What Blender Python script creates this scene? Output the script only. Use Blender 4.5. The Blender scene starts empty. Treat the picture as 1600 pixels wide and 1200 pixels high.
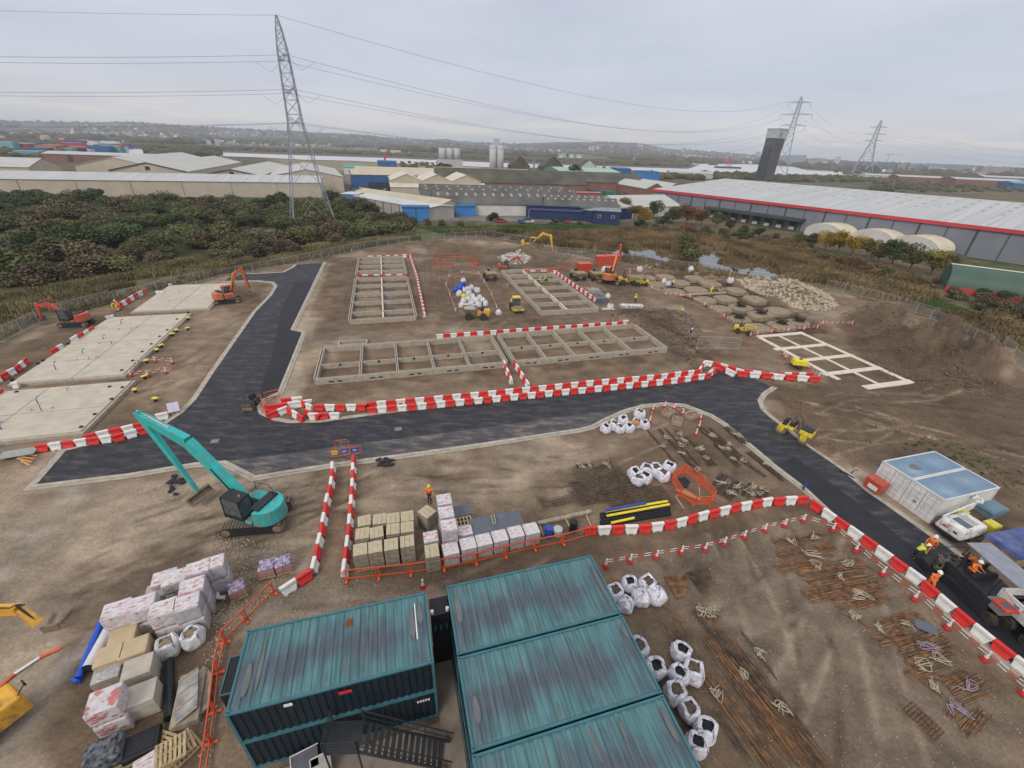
import bpy, bmesh, math, random
import numpy as np
from mathutils import Vector, Matrix, Euler
random.seed(7); rng = np.random.default_rng(7)
S = bpy.context.scene
COL = S.collection
R = math.radians
# ---------------------------------------------------------------- camera, sky, sun, exposure
CAM_H = 25.9; FPX = 672.0; PITCH = R(28.96); ROLL = 0.040
_c, _s = math.cos(PITCH), math.sin(PITCH)
_rt0 = np.array([1., 0, 0]); _up0 = np.array([0, _s, _c]); FWD = np.array([0, _c, -_s])
RT = math.cos(ROLL)*_rt0 + math.sin(ROLL)*_up0
UP = -math.sin(ROLL)*_rt0 + math.cos(ROLL)*_up0
cd = bpy.data.cameras.new('camera'); cam = bpy.data.objects.new('camera', cd); COL.objects.link(cam)
cd.sensor_fit = 'HORIZONTAL'; cd.sensor_width = 36.0; cd.lens = 36.0*FPX/1600.0
cd.clip_start = 0.1; cd.clip_end = 40000
M3 = Matrix((Vector(RT), Vector(UP), Vector(-FWD))).transposed()
cam.matrix_world = Matrix.Translation((0, 0, CAM_H)) @ M3.to_4x4()
S.camera = cam
SUN_EL, SUN_AZ = R(38), R(205)        
W = bpy.data.worlds.new('World'); S.world = W; W.use_nodes = True
nt = W.node_tree; nt.nodes.clear()
def N(t, typ, **kw):
    n = t.nodes.new(typ)
    for k, v in kw.items():
        if k.startswith('i_'): n.inputs[k[2:].replace('_', ' ')].default_value = v
        else: setattr(n, k, v)
    return n
out = N(nt, 'ShaderNodeOutputWorld'); bg = N(nt, 'ShaderNodeBackground')
sky = N(nt, 'ShaderNodeTexSky', sky_type='NISHITA', sun_disc=False, sun_elevation=SUN_EL, sun_rotation=SUN_AZ)
tc = N(nt, 'ShaderNodeTexCoord'); sep = N(nt, 'ShaderNodeSeparateXYZ')
nt.links.new(tc.outputs['Generated'], sep.inputs[0])
mp = N(nt, 'ShaderNodeMapping'); mp.inputs['Scale'].default_value = (1.3, 1.3, 6.5)
nt.links.new(tc.outputs['Generated'], mp.inputs[0])
no = N(nt, 'ShaderNodeTexNoise'); no.inputs['Scale'].default_value = 2.1; no.inputs['Detail'].default_value = 7; no.inputs['Roughness'].default_value = 0.52
nt.links.new(mp.outputs[0], no.inputs[0])
mp2 = N(nt, 'ShaderNodeMapping'); mp2.inputs['Scale'].default_value = (2.2, 2.2, 22.0); mp2.inputs['Location'].default_value = (3.3, 1.2, 0)
nt.links.new(tc.outputs['Generated'], mp2.inputs[0])
no2 = N(nt, 'ShaderNodeTexNoise'); no2.inputs['Scale'].default_value = 2.6; no2.inputs['Detail'].default_value = 3
nt.links.new(mp2.outputs[0], no2.inputs[0])
def ramp(t, stops, interp='LINEAR'):
    r = t.nodes.new('ShaderNodeValToRGB'); cr = r.color_ramp; cr.interpolation = interp
    while len(cr.elements) < len(stops): cr.elements.new(0.5)
    for e, (p, c) in zip(cr.elements, stops):
        e.position = p; e.color = (*c, 1) if len(c) == 3 else c
    return r
rz = ramp(nt, [(0.0, (.63, .60, .60)), (0.035, (.64, .635, .66)), (0.10, (.56, .595, .685)), (0.30, (.585, .62, .71)), (0.6, (.80, .82, .88)), (1.0, (1.02, 1.03, 1.08))])
nt.links.new(sep.outputs['Z'], rz.inputs[0])
rb = ramp(nt, [(0.28, (.89, .90, .925)), (0.5, (1.0, 1.0, 1.0)), (0.74, (1.09, 1.085, 1.07))])
nt.links.new(no.outputs[0], rb.inputs[0])
mul = N(nt, 'ShaderNodeMix', data_type='RGBA', blend_type='MULTIPLY'); mul.inputs[0].default_value = 1
nt.links.new(rz.outputs[0], mul.inputs[6]); nt.links.new(rb.outputs[0], mul.inputs[7])
rw = ramp(nt, [(0.0, (0, 0, 0)), (0.012, (1, 1, 1)), (0.03, (.55, .55, .55)), (0.06, (0, 0, 0))])
nt.links.new(sep.outputs['Z'], rw.inputs[0])
rw2 = ramp(nt, [(0.46, (0, 0, 0)), (0.60, (1, 1, 1))]); nt.links.new(no2.outputs[0], rw2.inputs[0])
mm = N(nt, 'ShaderNodeMath', operation='MULTIPLY'); nt.links.new(rw.outputs[0], mm.inputs[0]); nt.links.new(rw2.outputs[0], mm.inputs[1])
mm2 = N(nt, 'ShaderNodeMath', operation='MULTIPLY'); nt.links.new(mm.outputs[0], mm2.inputs[0]); mm2.inputs[1].default_value = 0.75
mw = N(nt, 'ShaderNodeMix', data_type='RGBA'); nt.links.new(mm2.outputs[0], mw.inputs[0]); nt.links.new(mul.outputs[2], mw.inputs[6]); mw.inputs[7].default_value = (.92, .80, .68, 1)
sk = N(nt, 'ShaderNodeMix', data_type='RGBA', blend_type='MULTIPLY'); sk.inputs[0].default_value = 1; nt.links.new(sky.outputs[0], sk.inputs[6]); sk.inputs[7].default_value = (.06, .06, .06, 1)
mx = N(nt, 'ShaderNodeMix', data_type='RGBA'); mx.inputs[0].default_value = 0.92
nt.links.new(sk.outputs[2], mx.inputs[6]); nt.links.new(mw.outputs[2], mx.inputs[7])
nt.links.new(mx.outputs[2], bg.inputs[0]); bg.inputs[1].default_value = 1.0; nt.links.new(bg.outputs[0], out.inputs[0])
sl = bpy.data.lights.new('sun', 'SUN'); sl.energy = 1.5; sl.angle = R(22); sl.color = (1.0, .93, .83)
so = bpy.data.objects.new('sun', sl); COL.objects.link(so)
_sd = Vector((math.sin(SUN_AZ)*math.cos(SUN_EL), math.cos(SUN_AZ)*math.cos(SUN_EL), math.sin(SUN_EL)))
so.rotation_euler = _sd.to_track_quat('Z', 'Y').to_euler(); so.location = (0, -20, 80)
S.view_settings.view_transform = 'Standard'; S.view_settings.look = 'None'
S.view_settings.exposure = 0.16; S.view_settings.gamma = 1.0; S.view_settings.use_curve_mapping = False
S.render.engine = 'CYCLES'
S.cycles.max_bounces = 5; S.cycles.diffuse_bounces = 3; S.cycles.glossy_bounces = 2
S.cycles.transmission_bounces = 3; S.cycles.volume_bounces = 1; S.cycles.transparent_max_bounces = 8
S.cycles.volume_step_rate = 1.0
# ---------------------------------------------------------------- where a point of the survey photo meets a level plane
def G(x, y, z=0.0):
    d = RT*(x-800)/FPX - UP*(y-600)/FPX + FWD
    t = (CAM_H-z)/(-d[2]); return Vector((float(d[0]*t), float(d[1]*t), z))
GA = R(16.5); CU, SU = math.cos(GA), math.sin(GA)    
def UVP(u, v, z=0.0): return Vector((u*CU-v*SU, u*SU+v*CU, z))
def toUV(p): return (p[0]*CU+p[1]*SU, -p[0]*SU+p[1]*CU)
# ---------------------------------------------------------------- materials
MATS = {}
def mat(name, col, rough=0.8, var=0.12, scale=3.0, bump=0.0, bscale=None, metal=0.0, col2=None, spec=0.3, objrand=0.0, detail=4, coat=0, emit=None, stretch=None, streak=None):
    if name in MATS: return MATS[name]
    m = bpy.data.materials.new(name); m.use_nodes = True; t = m.node_tree; b = t.nodes['Principled BSDF']
    b.inputs['Roughness'].default_value = rough; b.inputs['Metallic'].default_value = metal
    b.inputs['Specular IOR Level'].default_value = spec
    tc = N(t, 'ShaderNodeTexCoord'); n = N(t, 'ShaderNodeTexNoise'); n.inputs['Scale'].default_value = scale; n.inputs['Detail'].default_value = detail
    src = tc.outputs['Object']
    if stretch:
        mp = N(t, 'ShaderNodeMapping'); mp.inputs['Scale'].default_value = stretch; t.links.new(src, mp.inputs[0]); src = mp.outputs[0]
    t.links.new(src, n.inputs[0])
    c1 = tuple(max(0, c*(1-var)) for c in col); c2 = col2 or tuple(min(1, c*(1+var)) for c in col)
    r = ramp(t, [(0.33, c1), (0.67, c2)]); t.links.new(n.outputs[0], r.inputs[0]); last = r.outputs[0]
    if objrand:
        oi = N(t, 'ShaderNodeObjectInfo'); hs = N(t, 'ShaderNodeHueSaturation')
        mr = N(t, 'ShaderNodeMapRange'); mr.inputs[3].default_value = 1-objrand; mr.inputs[4].default_value = 1+objrand
        t.links.new(oi.outputs['Random'], mr.inputs[0]); t.links.new(mr.outputs[0], hs.inputs['Value'])
        mr2 = N(t, 'ShaderNodeMapRange'); mr2.inputs[3].default_value = 0.5-objrand*.06; mr2.inputs[4].default_value = 0.5+objrand*.06
        ml = N(t, 'ShaderNodeMath', operation='FRACT'); m7 = N(t, 'ShaderNodeMath', operation='MULTIPLY'); m7.inputs[1].default_value = 7.31
        t.links.new(oi.outputs['Random'], m7.inputs[0]); t.links.new(m7.outputs[0], ml.inputs[0]); t.links.new(ml.outputs[0], mr2.inputs[0]); t.links.new(mr2.outputs[0], hs.inputs['Hue'])
        t.links.new(last, hs.inputs['Color']); last = hs.outputs[0]
    t.links.new(last, b.inputs['Base Color'])
    if bump:
        nb = N(t, 'ShaderNodeTexNoise'); nb.inputs['Scale'].default_value = bscale or scale*4; nb.inputs['Detail'].default_value = 5
        t.links.new(src, nb.inputs[0]); bu = N(t, 'ShaderNodeBump'); bu.inputs['Strength'].default_value = bump; bu.inputs['Distance'].default_value = 0.05
        t.links.new(nb.outputs[0], bu.inputs['Height']); t.links.new(bu.outputs[0], b.inputs['Normal'])
    MATS[name] = m; return m
# ---------------------------------------------------------------- mesh building
class MB:
    def __init__(s): s.v = []; s.f = []; s.m = []
    def add(s, vs, fs, mi=0):
        o = len(s.v); s.v += [tuple(p) for p in vs]; s.f += [tuple(i+o for i in f) for f in fs]; s.m += [mi]*len(fs); return s
    def box(s, c, d, rz=0, mi=0, taper=1.0, tz=None):
        hx, hy, hz = d[0]/2, d[1]/2, d[2]/2; ca, sa = math.cos(rz), math.sin(rz); vs = []
        for z, k in ((-hz, 1), (hz, taper)):
            for x, y in ((-hx, -hy), (hx, -hy), (hx, hy), (-hx, hy)):
                x *= k; y *= k if tz is None else tz if z > 0 else 1
                vs.append((c[0]+x*ca-y*sa, c[1]+x*sa+y*ca, c[2]+z))
        return s.add(vs, [(3, 2, 1, 0), (4, 5, 6, 7), (0, 1, 5, 4), (1, 2, 6, 5), (2, 3, 7, 6), (3, 0, 4, 7)], mi)
    def bar(s, p, q, w, h=None, mi=0, up=(0, 0, 1), w2=None, h2=None):
        p, q = Vector(p), Vector(q); h = h or w; d = (q-p)
        if d.length < 1e-6: return s
        d.normalize(); up = Vector(up)
        if abs(d.dot(up)) > .98: up = Vector((1, 0, 0))
        a = d.cross(up).normalized(); b = a.cross(d).normalized(); w2 = w2 or w; h2 = h2 or h
        vs = [p-a*w/2-b*h/2, p+a*w/2-b*h/2, p+a*w/2+b*h/2, p-a*w/2+b*h/2, q-a*w2/2-b*h2/2, q+a*w2/2-b*h2/2, q+a*w2/2+b*h2/2, q-a*w2/2+b*h2/2]
        return s.add(vs, [(0, 1, 2, 3), (7, 6, 5, 4), (4, 5, 1, 0), (5, 6, 2, 1), (6, 7, 3, 2), (7, 4, 0, 3)], mi)
    def cyl(s, p, q, r0, r1=None, n=10, mi=0, caps=True):
        p, q = Vector(p), Vector(q); r1 = r0 if r1 is None else r1; d = (q-p).normalized()
        up = Vector((0, 0, 1)) if abs(d.z) < .9 else Vector((1, 0, 0)); a = d.cross(up).normalized(); b = d.cross(a)
        vs = []
        for c, r in ((p, r0), (q, r1)):
            for i in range(n):
                t = 2*math.pi*i/n; vs.append(c+a*math.cos(t)*r+b*math.sin(t)*r)
        fs = [(i, (i+1) % n, n+(i+1) % n, n+i) for i in range(n)]
        if caps: fs += [tuple(range(n-1, -1, -1)), tuple(range(n, 2*n))]
        return s.add(vs, fs, mi)
    def tube(s, pts, r, n=6, mi=0):
        pts = [Vector(p) for p in pts]; vs = []; k = len(pts)
        for j, p in enumerate(pts):
            d = (pts[min(j+1, k-1)]-pts[max(j-1, 0)]).normalized()
            up = Vector((0, 0, 1)) if abs(d.z) < .9 else Vector((1, 0, 0)); a = d.cross(up).normalized(); b = d.cross(a)
            rr = r[j] if isinstance(r, (list, tuple)) else r
            for i in range(n):
                t = 2*math.pi*i/n; vs.append(p+a*math.cos(t)*rr+b*math.sin(t)*rr)
        fs = [(j*n+i, j*n+(i+1) % n, (j+1)*n+(i+1) % n, (j+1)*n+i) for j in range(k-1) for i in range(n)]
        fs += [tuple(range(n-1, -1, -1)), tuple(range((k-1)*n, k*n))]
        return s.add(vs, fs, mi)
    def prism(s, pts, z0, z1, mi=0, axis='z', k=1.0):
        n = len(pts); cx = sum(p[0] for p in pts)/n; cy = sum(p[1] for p in pts)/n; vs = []
        for z, kk in ((z0, 1), (z1, k)):
            for x, y in pts:
                x, y = cx+(x-cx)*kk, cy+(y-cy)*kk
                vs.append((x, y, z) if axis == 'z' else (z, x, y) if axis == 'x' else (x, z, y))
        return s.add(vs, [tuple(range(n-1, -1, -1)), tuple(range(n, 2*n))]+[(i, (i+1) % n, n+(i+1) % n, n+i) for i in range(n)], mi)
    def lathe(s, prof, c=(0, 0, 0), n=12, mi=0):
        vs = []; k = len(prof)
        for r, z in prof:
            for i in range(n):
                t = 2*math.pi*i/n; vs.append((c[0]+r*math.cos(t), c[1]+r*math.sin(t), c[2]+z))
        fs = [(j*n+i, j*n+(i+1) % n, (j+1)*n+(i+1) % n, (j+1)*n+i) for j in range(k-1) for i in range(n)]
        fs += [tuple(range(n-1, -1, -1)), tuple(range((k-1)*n, k*n))]
        return s.add(vs, fs, mi)
    def quad(s, *p, mi=0): return s.add(p, [tuple(range(len(p)))], mi)
    def blob(s, c, r, jit=0.15, sub=1, mi=0, rnd=random):
        bm = bmesh.new(); bmesh.ops.create_icosphere(bm, subdivisions=sub, radius=1)
        rr = r if hasattr(r, '__len__') else (r, r, r); vs = []
        for v in bm.verts:
            k = 1+rnd.uniform(-jit, jit); vs.append((c[0]+v.co.x*rr[0]*k, c[1]+v.co.y*rr[1]*k, c[2]+v.co.z*rr[2]*k))
        fs = [tuple(v.index for v in f.verts) for f in bm.faces]; bm.free()
        return s.add(vs, fs, mi)
    def build(s, name, mats, parent=None, smooth=False, loc=None, rz=0):
        if not isinstance(mats, (list, tuple)): mats = [mats]
        me = bpy.data.meshes.new(name); me.from_pydata([tuple(v) for v in s.v], [], s.f)
        for m in mats: me.materials.append(m)
        if any(s.m): me.polygons.foreach_set('material_index', s.m)
        if smooth: me.polygons.foreach_set('use_smooth', [True]*len(me.polygons))
        me.update(); o = bpy.data.objects.new(name, me); COL.objects.link(o)
        if parent is not None: o.parent = parent
        if loc is not None: o.location = loc
        if rz: o.rotation_euler.z = rz
        return o
def npmesh(name, V, F, m, parent=None, smooth=False):
    """V (n,3), F (k,3 or 4) numpy arrays -> one mesh object"""
    me = bpy.data.meshes.new(name); k, c = F.shape
    me.vertices.add(len(V)); me.vertices.foreach_set('co', V.astype(np.float32).ravel())
    me.loops.add(k*c); me.loops.foreach_set('vertex_index', F.astype(np.int32).ravel())
    me.polygons.add(k); me.polygons.foreach_set('loop_start', np.arange(0, k*c, c, dtype=np.int32)); me.polygons.foreach_set('loop_total', np.full(k, c, dtype=np.int32))
    if smooth: me.polygons.foreach_set('use_smooth', np.ones(k, dtype=bool))
    me.materials.append(m); me.update(calc_edges=True)
    o = bpy.data.objects.new(name, me); COL.objects.link(o)
    if parent is not None: o.parent = parent
    return o
def tag(o, label=None, cat=None, group=None, kind=None):
    if label: o['label'] = label
    if cat: o['category'] = cat
    if group: o['group'] = group
    if kind: o['kind'] = kind
    return o
def thing(name, label, cat, loc=(0, 0, 0), rz=0, group=None):
    o = bpy.data.objects.new(name, None); COL.objects.link(o); o.location = loc; o.rotation_euler = (0, 0, rz); o.empty_display_size = .3
    return tag(o, label, cat, group)
_kids = {}
def dup(o, loc=None, rz=None, label=None, group=None, scale=None, parent=None):
    c = o.copy(); COL.objects.link(c)
    if parent is not None: c.parent = parent
    if loc is not None: c.location = loc
    if rz is not None: c.rotation_euler = (0, 0, rz)
    if scale is not None: c.scale = (scale,)*3 if not hasattr(scale, '__len__') else scale
    if label: c['label'] = label
    if group: c['group'] = group
    ks = _kids.get(o.name)
    if ks is None: ks = _kids[o.name] = list(o.children)
    for k in ks: dup(k, parent=c)
    return c
ORD = ['nearest', 'second', 'third', 'fourth', 'fifth', 'sixth', 'seventh', 'eighth', 'ninth', 'tenth', 'eleventh', 'twelfth', 'thirteenth', 'fourteenth', 'fifteenth', 'sixteenth', 'seventeenth', 'eighteenth', 'nineteenth', 'twentieth']
def ordw(i, first='first'):
    if i == 0: return first
    if i < 20: return ORD[i]
    t = {2: 'twenty', 3: 'thirty', 4: 'forty', 5: 'fifty', 6: 'sixty'}[(i+1)//10]; u = (i+1) % 10
    if u == 0: return {2: 'twentieth', 3: 'thirtieth', 4: 'fortieth', 5: 'fiftieth', 6: 'sixtieth'}[(i+1)//10]
    return t+'-'+['', 'first', 'second', 'third', 'fourth', 'fifth', 'sixth', 'seventh', 'eighth', 'ninth'][u]
def inpoly(X, Y, poly):
    X = np.asarray(X); Y = np.asarray(Y); r = np.zeros(X.shape, bool); n = len(poly); j = n-1
    for i in range(n):
        xi, yi = poly[i][:2]; xj, yj = poly[j][:2]
        with np.errstate(divide='ignore', invalid='ignore'):
            c = ((yi > Y) != (yj > Y)) & (X < (xj-xi)*(Y-yi)/((yj-yi) or 1e-12)+xi)
        r ^= c; j = i
    return r
def segdist(X, Y, pts):
    D = np.full(np.shape(X), 1e9)
    for a, b in zip(pts, pts[1:]):
        ax, ay = a[0], a[1]; dx, dy = b[0]-ax, b[1]-ay; L = dx*dx+dy*dy or 1e-9
        t = np.clip(((X-ax)*dx+(Y-ay)*dy)/L, 0, 1); D = np.minimum(D, np.hypot(X-ax-t*dx, Y-ay-t*dy))
    return D
_lat = rng.random((256, 256))
def vnoise(X, Y, s):
    x = np.asarray(X)/s+1000.; y = np.asarray(Y)/s+1000.; xi = np.floor(x).astype(int); yi = np.floor(y).astype(int); fx = x-xi; fy = y-yi
    fx = fx*fx*(3-2*fx); fy = fy*fy*(3-2*fy); g = lambda a, b: _lat[a % 256, b % 256]
    return (g(xi, yi)*(1-fx)*(1-fy)+g(xi+1, yi)*fx*(1-fy)+g(xi, yi+1)*(1-fx)*fy+g(xi+1, yi+1)*fx*fy)-.5
def fbm(X, Y, s, o=4):
    r = 0; a = 1.
    for k in range(o): r = r+a*vnoise(X+17*k, Y-9*k, s); s /= 2.03; a *= .5
    return r
def along(pts, step, closed=False):
    """points every `step` metres along a polyline of Vectors -> [(point, heading)]"""
    outp = []; carry = 0.
    for a, b in zip(pts, pts[1:]):
        L = (b-a).length; h = math.atan2(b.y-a.y, b.x-a.x); t = carry
        while t < L-1e-6:
            outp.append((a+(b-a)*(t/L), h)); t += step
        carry = t-L
    return outp
def smoothline(pts, n=4):
    """Catmull-Rom through the points"""
    P = [pts[0]]+list(pts)+[pts[-1]]; o = []
    for i in range(1, len(P)-2):
        a, b, c, d = P[i-1], P[i], P[i+1], P[i+2]
        for k in range(n):
            t = k/n; o.append(0.5*((2*b)+(c-a)*t+(2*a-5*b+4*c-d)*t*t+(3*b-a-3*c+d)*t**3))
    o.append(P[-2]); return o
# ================================================================ THE SETTING: ground, roads, water, hills
SITE_PX = [(-900, 900), (-300, 700), (0, 545), (52, 510), (150, 480), (215, 466), (262, 452), (345, 432), (400, 424), (505, 402), (560, 389), (610, 382), (650, 376), (700, 372), (760, 370), (850, 388), (920, 401), (1012, 414), (1100, 424), (1200, 440), (1290, 450), (1437, 490), (1537, 540), (1600, 572), (1750, 640), (2100, 800), (2300, 1150)]
SITE = [G(*q) for q in SITE_PX]+[Vector((60, -30, 0)), Vector((-60, -30, 0))]
SOIL = (.205, .142, .094); PALE = (.385, .305, .225); DARK = (.095, .064, .042); GREY = (.27, .215, .165); MUD = (.132, .091, .06)
GRASS = (.075, .10, .032); DEAD = (.135, .108, .055); SCRUB = (.05, .058, .025); REED = (.13, .092, .048); YARD = (.20, .185, .17); SAND = (.30, .25, .17)
def pl(*pts): return [G(*q) for q in pts]
FIELDS = [
 (PALE, .75, 2.0, pl((-100, 760), (60, 770), (350, 725), (470, 735), (520, 760), (500, 900), (380, 960), (120, 1000), (60, 1250), (-300, 1300))),
 (MUD, .55, 1.2, pl((250, 840), (480, 790), (505, 800), (480, 850), (330, 860), (200, 900), (120, 930))),
 (MUD, .7, 1.0, pl((120, 880), (330, 860), (440, 870), (420, 950), (300, 1220), (60, 1230), (110, 1040))),
 (SOIL, .9, .5, pl((528, 730), (552, 730), (548, 905), (450, 935), (490, 880))),
 (GREY, .8, 1.2, pl((440, 925), (548, 905), (600, 915), (660, 925), (500, 950), (380, 985), (350, 960))),
 (MUD, .8, .8, pl((545, 880), (930, 830), (1000, 840), (1250, 780), (1300, 800), (1000, 880), (930, 870), (690, 930), (660, 925), (545, 915))),
 (PALE, .6, 3.0, pl((560, 735), (900, 685), (1000, 660), (990, 720), (900, 740), (800, 790), (680, 790), (560, 790))),
 (MUD, .6, 1.5, pl((880, 740), (1100, 640), (1250, 770), (1100, 800), (900, 800))),
 ((.19, .145, .106), .88, 1.5, pl((980, 880), (1270, 800), (1330, 850), (1600, 1110), (1600, 1260), (1250, 1260), (1000, 960))),
 (MUD, .7, 1.5, pl((960, 920), (1080, 930), (1300, 1230), (1040, 1230))),
 (MUD, .85, 1.5, pl((1200, 610), (1330, 580), (1600, 600), (1700, 800), (1480, 700), (1330, 740), (1230, 660))),
 (DARK, .75, 2.0, pl((1330, 490), (1560, 560), (1540, 640), (1380, 600), (1310, 520))),
 (MUD, .55, 2.0, pl((1370, 720), (1480, 690), (1640, 830), (1700, 960), (1560, 860))),
 (PALE, .6, .6, pl((1310, 735), (1340, 735), (1470, 835), (1640, 980), (1600, 960), (1400, 800))),
 (PALE, .75, .8, pl((505, 411), (520, 411), (490, 470), (478, 520), (470, 560), (480, 600), (450, 640), (432, 618), (472, 522), (454, 516))),
 (GREY, .55, 2.0, pl((460, 540), (480, 490), (560, 520), (660, 520), (640, 545), (500, 545))),
 (PALE, .3, 2.5, pl((200, 640), (300, 480), (340, 450), (400, 480), (330, 570), (290, 640))),
 (DARK, .5, 1.5, pl((340, 445), (425, 445), (400, 480), (360, 490))),
 (MUD, .5, 2.0, pl((500, 400), (1000, 415), (1000, 500), (500, 520))),
 (DARK, .55, 1.5, pl((960, 480), (1050, 490), (1100, 540), (1050, 570), (1000, 520))),
 (SOIL, .6, 2, pl((1060, 480), (1200, 560), (1110, 570), (1040, 520))),
 (MUD, .8, 2, pl((660, 380), (900, 395), (900, 410), (840, 430), (660, 400))),
 (DARK, .85, .5, pl((1003, 428), (1020, 424), (1075, 424), (1140, 440), (1190, 462), (1250, 492), (1300, 512), (1290, 520), (1180, 523), (1160, 505), (1085, 470), (1040, 455))),  # trench shade between the earth pads, painted into the pit floor colour
 (MUD, .6, 1.5, pl((0, 560), (130, 500), (220, 480), (150, 520), (0, 620))),
]
VEGF = [
 (DEAD, .9, 6, pl((-400, 640), (0, 480), (250, 420), (480, 385), (640, 368), (660, 380), (400, 430), (0, 560))),
 (SCRUB, .9, 8, pl((-900, 420), (0, 305), (480, 310), (560, 330), (640, 350), (600, 370), (400, 390), (0, 455), (-600, 620))),
 (GRASS, .95, 3, pl((650, 358), (740, 350), (900, 352), (1000, 356), (900, 364), (740, 366), (660, 372))),
 (REED, .95, 5, pl((700, 366), (1000, 360), (1200, 366), (1330, 400), (1700, 560), (1600, 560), (1290, 440), (1100, 415), (850, 383))),
 (GRASS, .7, 2.5, pl((850, 386), (1000, 402), (1120, 415), (1000, 410))),
 (GRASS, .8, 2.2, pl((1200, 400), (1300, 422), (1420, 450), (1520, 490), (1500, 496), (1400, 462), (1290, 432))),
 (GRASS, .9, 2, pl((1500, 400), (1600, 412), (1700, 430), (1640, 440), (1530, 425))),
 (YARD, .95, 4, pl((530, 262), (700, 262), (1010, 278), (1010, 345), (900, 348), (640, 345), (560, 330))),
 (SAND, .8, 10, pl((420, 246), (660, 255), (800, 262), (800, 270), (560, 268), (430, 262))),
]
def soft(X, Y, poly, s):
    ins = inpoly(X, Y, poly); d = segdist(X, Y, list(poly)+[poly[0]]); d = np.where(ins, d, -d)
    w = fbm(X, Y, max(2.0, s*2.5), 3)*s*1.3
    return np.clip((d+w)/s+.5, 0, 1)
STROKES = []
def strk(col, st, w, *pts): STROKES.append((col, st, w, smoothline([G(*q) for q in pts], 5)))
for dx in (0, 1, 2, 3, 4, 5):
    o = dx*16
    strk(MUD, .55, .26, (20+o, 1110+o*.2), (110+o*1.5, 1010-o*.3), (230+o*1.3, 900-o*.5), (340+o, 830-o*.6), (470+o*.4, 790-o*.8))
for k in range(7):
    strk(PALE, .35, .35, (0, 880+k*30), (90, 820+k*24), (200+k*8, 780+k*14), (330+k*10, 760+k*6))
strk((.38, .34, .30), .8, 1.1, (-20, 1190), (40, 1120), (110, 1040), (160, 1000))
strk((.38, .34, .30), .45, 1.2, (0, 890), (40, 850), (90, 800), (140, 745))
for k in range(8):
    strk(DARK, .4, .3, (520+k*7, 400), (512+k*6, 440), (500+k*6, 490), (490+k*5, 530))
for k in range(6):
    strk(DARK, .48, .3, (662+k*9, 400), (668+k*8, 450), (680+k*6, 490), (760+k*10, 512-k*2), (900, 495-k*3))
for k in range(9):
    strk(DARK, .5, .3, (880+k*7, 470+k*3), (970+k*6, 470+k*4), (1040+k*6, 500+k*6), (1100+k*5, 560+k*2))
for k in range(6):
    strk(DARK, .5, .32, (500, 612-k*3), (650, 597-k*3), (830, 580-k*2), (1050, 562-k*2), (1130, 556-k*2))
for k in range(8):
    strk(DARK, .55, .32, (1180, 575+k*6), (1300, 602+k*7), (1430, 620+k*9), (1600, 640+k*14))
for k in range(5):
    strk(DARK, .4, .5, (1330+k*12, 500+k*4), (1380+k*10, 545+k*4), (1450, 590+k*4), (1560, 600+k*5))
for k in range(9):
    strk(MUD, .45, .24, (600+k*5, 740+k*3), (720, 722+k*4), (850, 715+k*6), (960, 700+k*7))
for k in range(5):
    strk(SOIL, .5, .3, (300, 500+k*22), (280-k*5, 560+k*16), (250-k*6, 610+k*8))
strk(DARK, .6, .5, (300, 585), (325, 590)); strk(DARK, .5, .6, (305, 625), (330, 590))
for k in range(8):
    strk(DARK, .22, .3, (1000+k*14, 980-k*6), (1100+k*12, 1060-k*2), (1200+k*14, 1190))
_r = random.Random(3)
for (x0, x1, y0, y1, n, hd0) in ((0, 480, 770, 1000, 26, .55), (560, 900, 700, 780, 12, .3), (660, 980, 390, 560, 16, 1.2), (500, 560, 400, 540, 5, 1.75), (1000, 1180, 470, 570, 12, .2), (1200, 1600, 600, 720, 20, .1), (980, 1500, 880, 1180, 16, .9), (120, 340, 480, 640, 8, 1.3), (0, 200, 540, 480, 4, .5)):
    for _ in range(n):
        p = G(_r.uniform(x0, x1), _r.uniform(min(y0, y1), max(y0, y1))); h = hd0+_r.uniform(-.5, .5); tn = _r.uniform(-.09, .09); a, b = [], []; w = _r.uniform(.85, 1.25)
        for k in range(_r.randint(6, 14)):
            nx_, ny_ = -math.sin(h), math.cos(h); a.append(Vector((p.x+nx_*w, p.y+ny_*w, 0))); b.append(Vector((p.x-nx_*w, p.y-ny_*w, 0))); p = p+Vector((math.cos(h), math.sin(h), 0))*1.6; h += tn+_r.uniform(-.03, .03)
        c_ = _r.choice([MUD, DARK, DARK, PALE]); s_ = _r.uniform(.3, .6)
        STROKES.append((c_, s_, _r.uniform(.2, .3), a)); STROKES.append((c_, s_, _r.uniform(.2, .3), b))
MOUNDS = [
 (1375, 505, 6.5, 8, 3.4, .7), (1400, 545, 5.5, 6, 2.8, .9), (1460, 545, 7, 6, 3.8, .9), (1520, 575, 8, 5, 3.2, 1.0), (1490, 612, 5, 4, 1.2, .5), (1570, 560, 5, 4, 1.5, .5), (1250, 640, 5, 5, .5, .25), (1330, 640, 8, 6, .6, .25), (1290, 700, 5, 5, .55, .3), (1590, 600, 8, 8, .9, .2),
 (1235, 460, 6.5, 9.5, 2.6, .3), (985, 500, 4.5, 3.0, 1.4, .35), (1035, 490, 3.6, 3.6, .8, .3), (835, 392, 9, 5, 2.2, .3), (700, 384, 6, 3, .9, .3), (395, 452, 3, 6, .5, .25), (1560, 800, 6, 5, .8, .25),
 (60, 540, 6, 5, .5, .2), (865, 770, 3.5, 1.4, .45, .25), (800, 405, 4, 3.5, 1.0, .25), (250, 762, 1.5, 1, .12, .1), (1000, 730, 2, 2, .1, .1)]
TRENCH = []        
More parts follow.
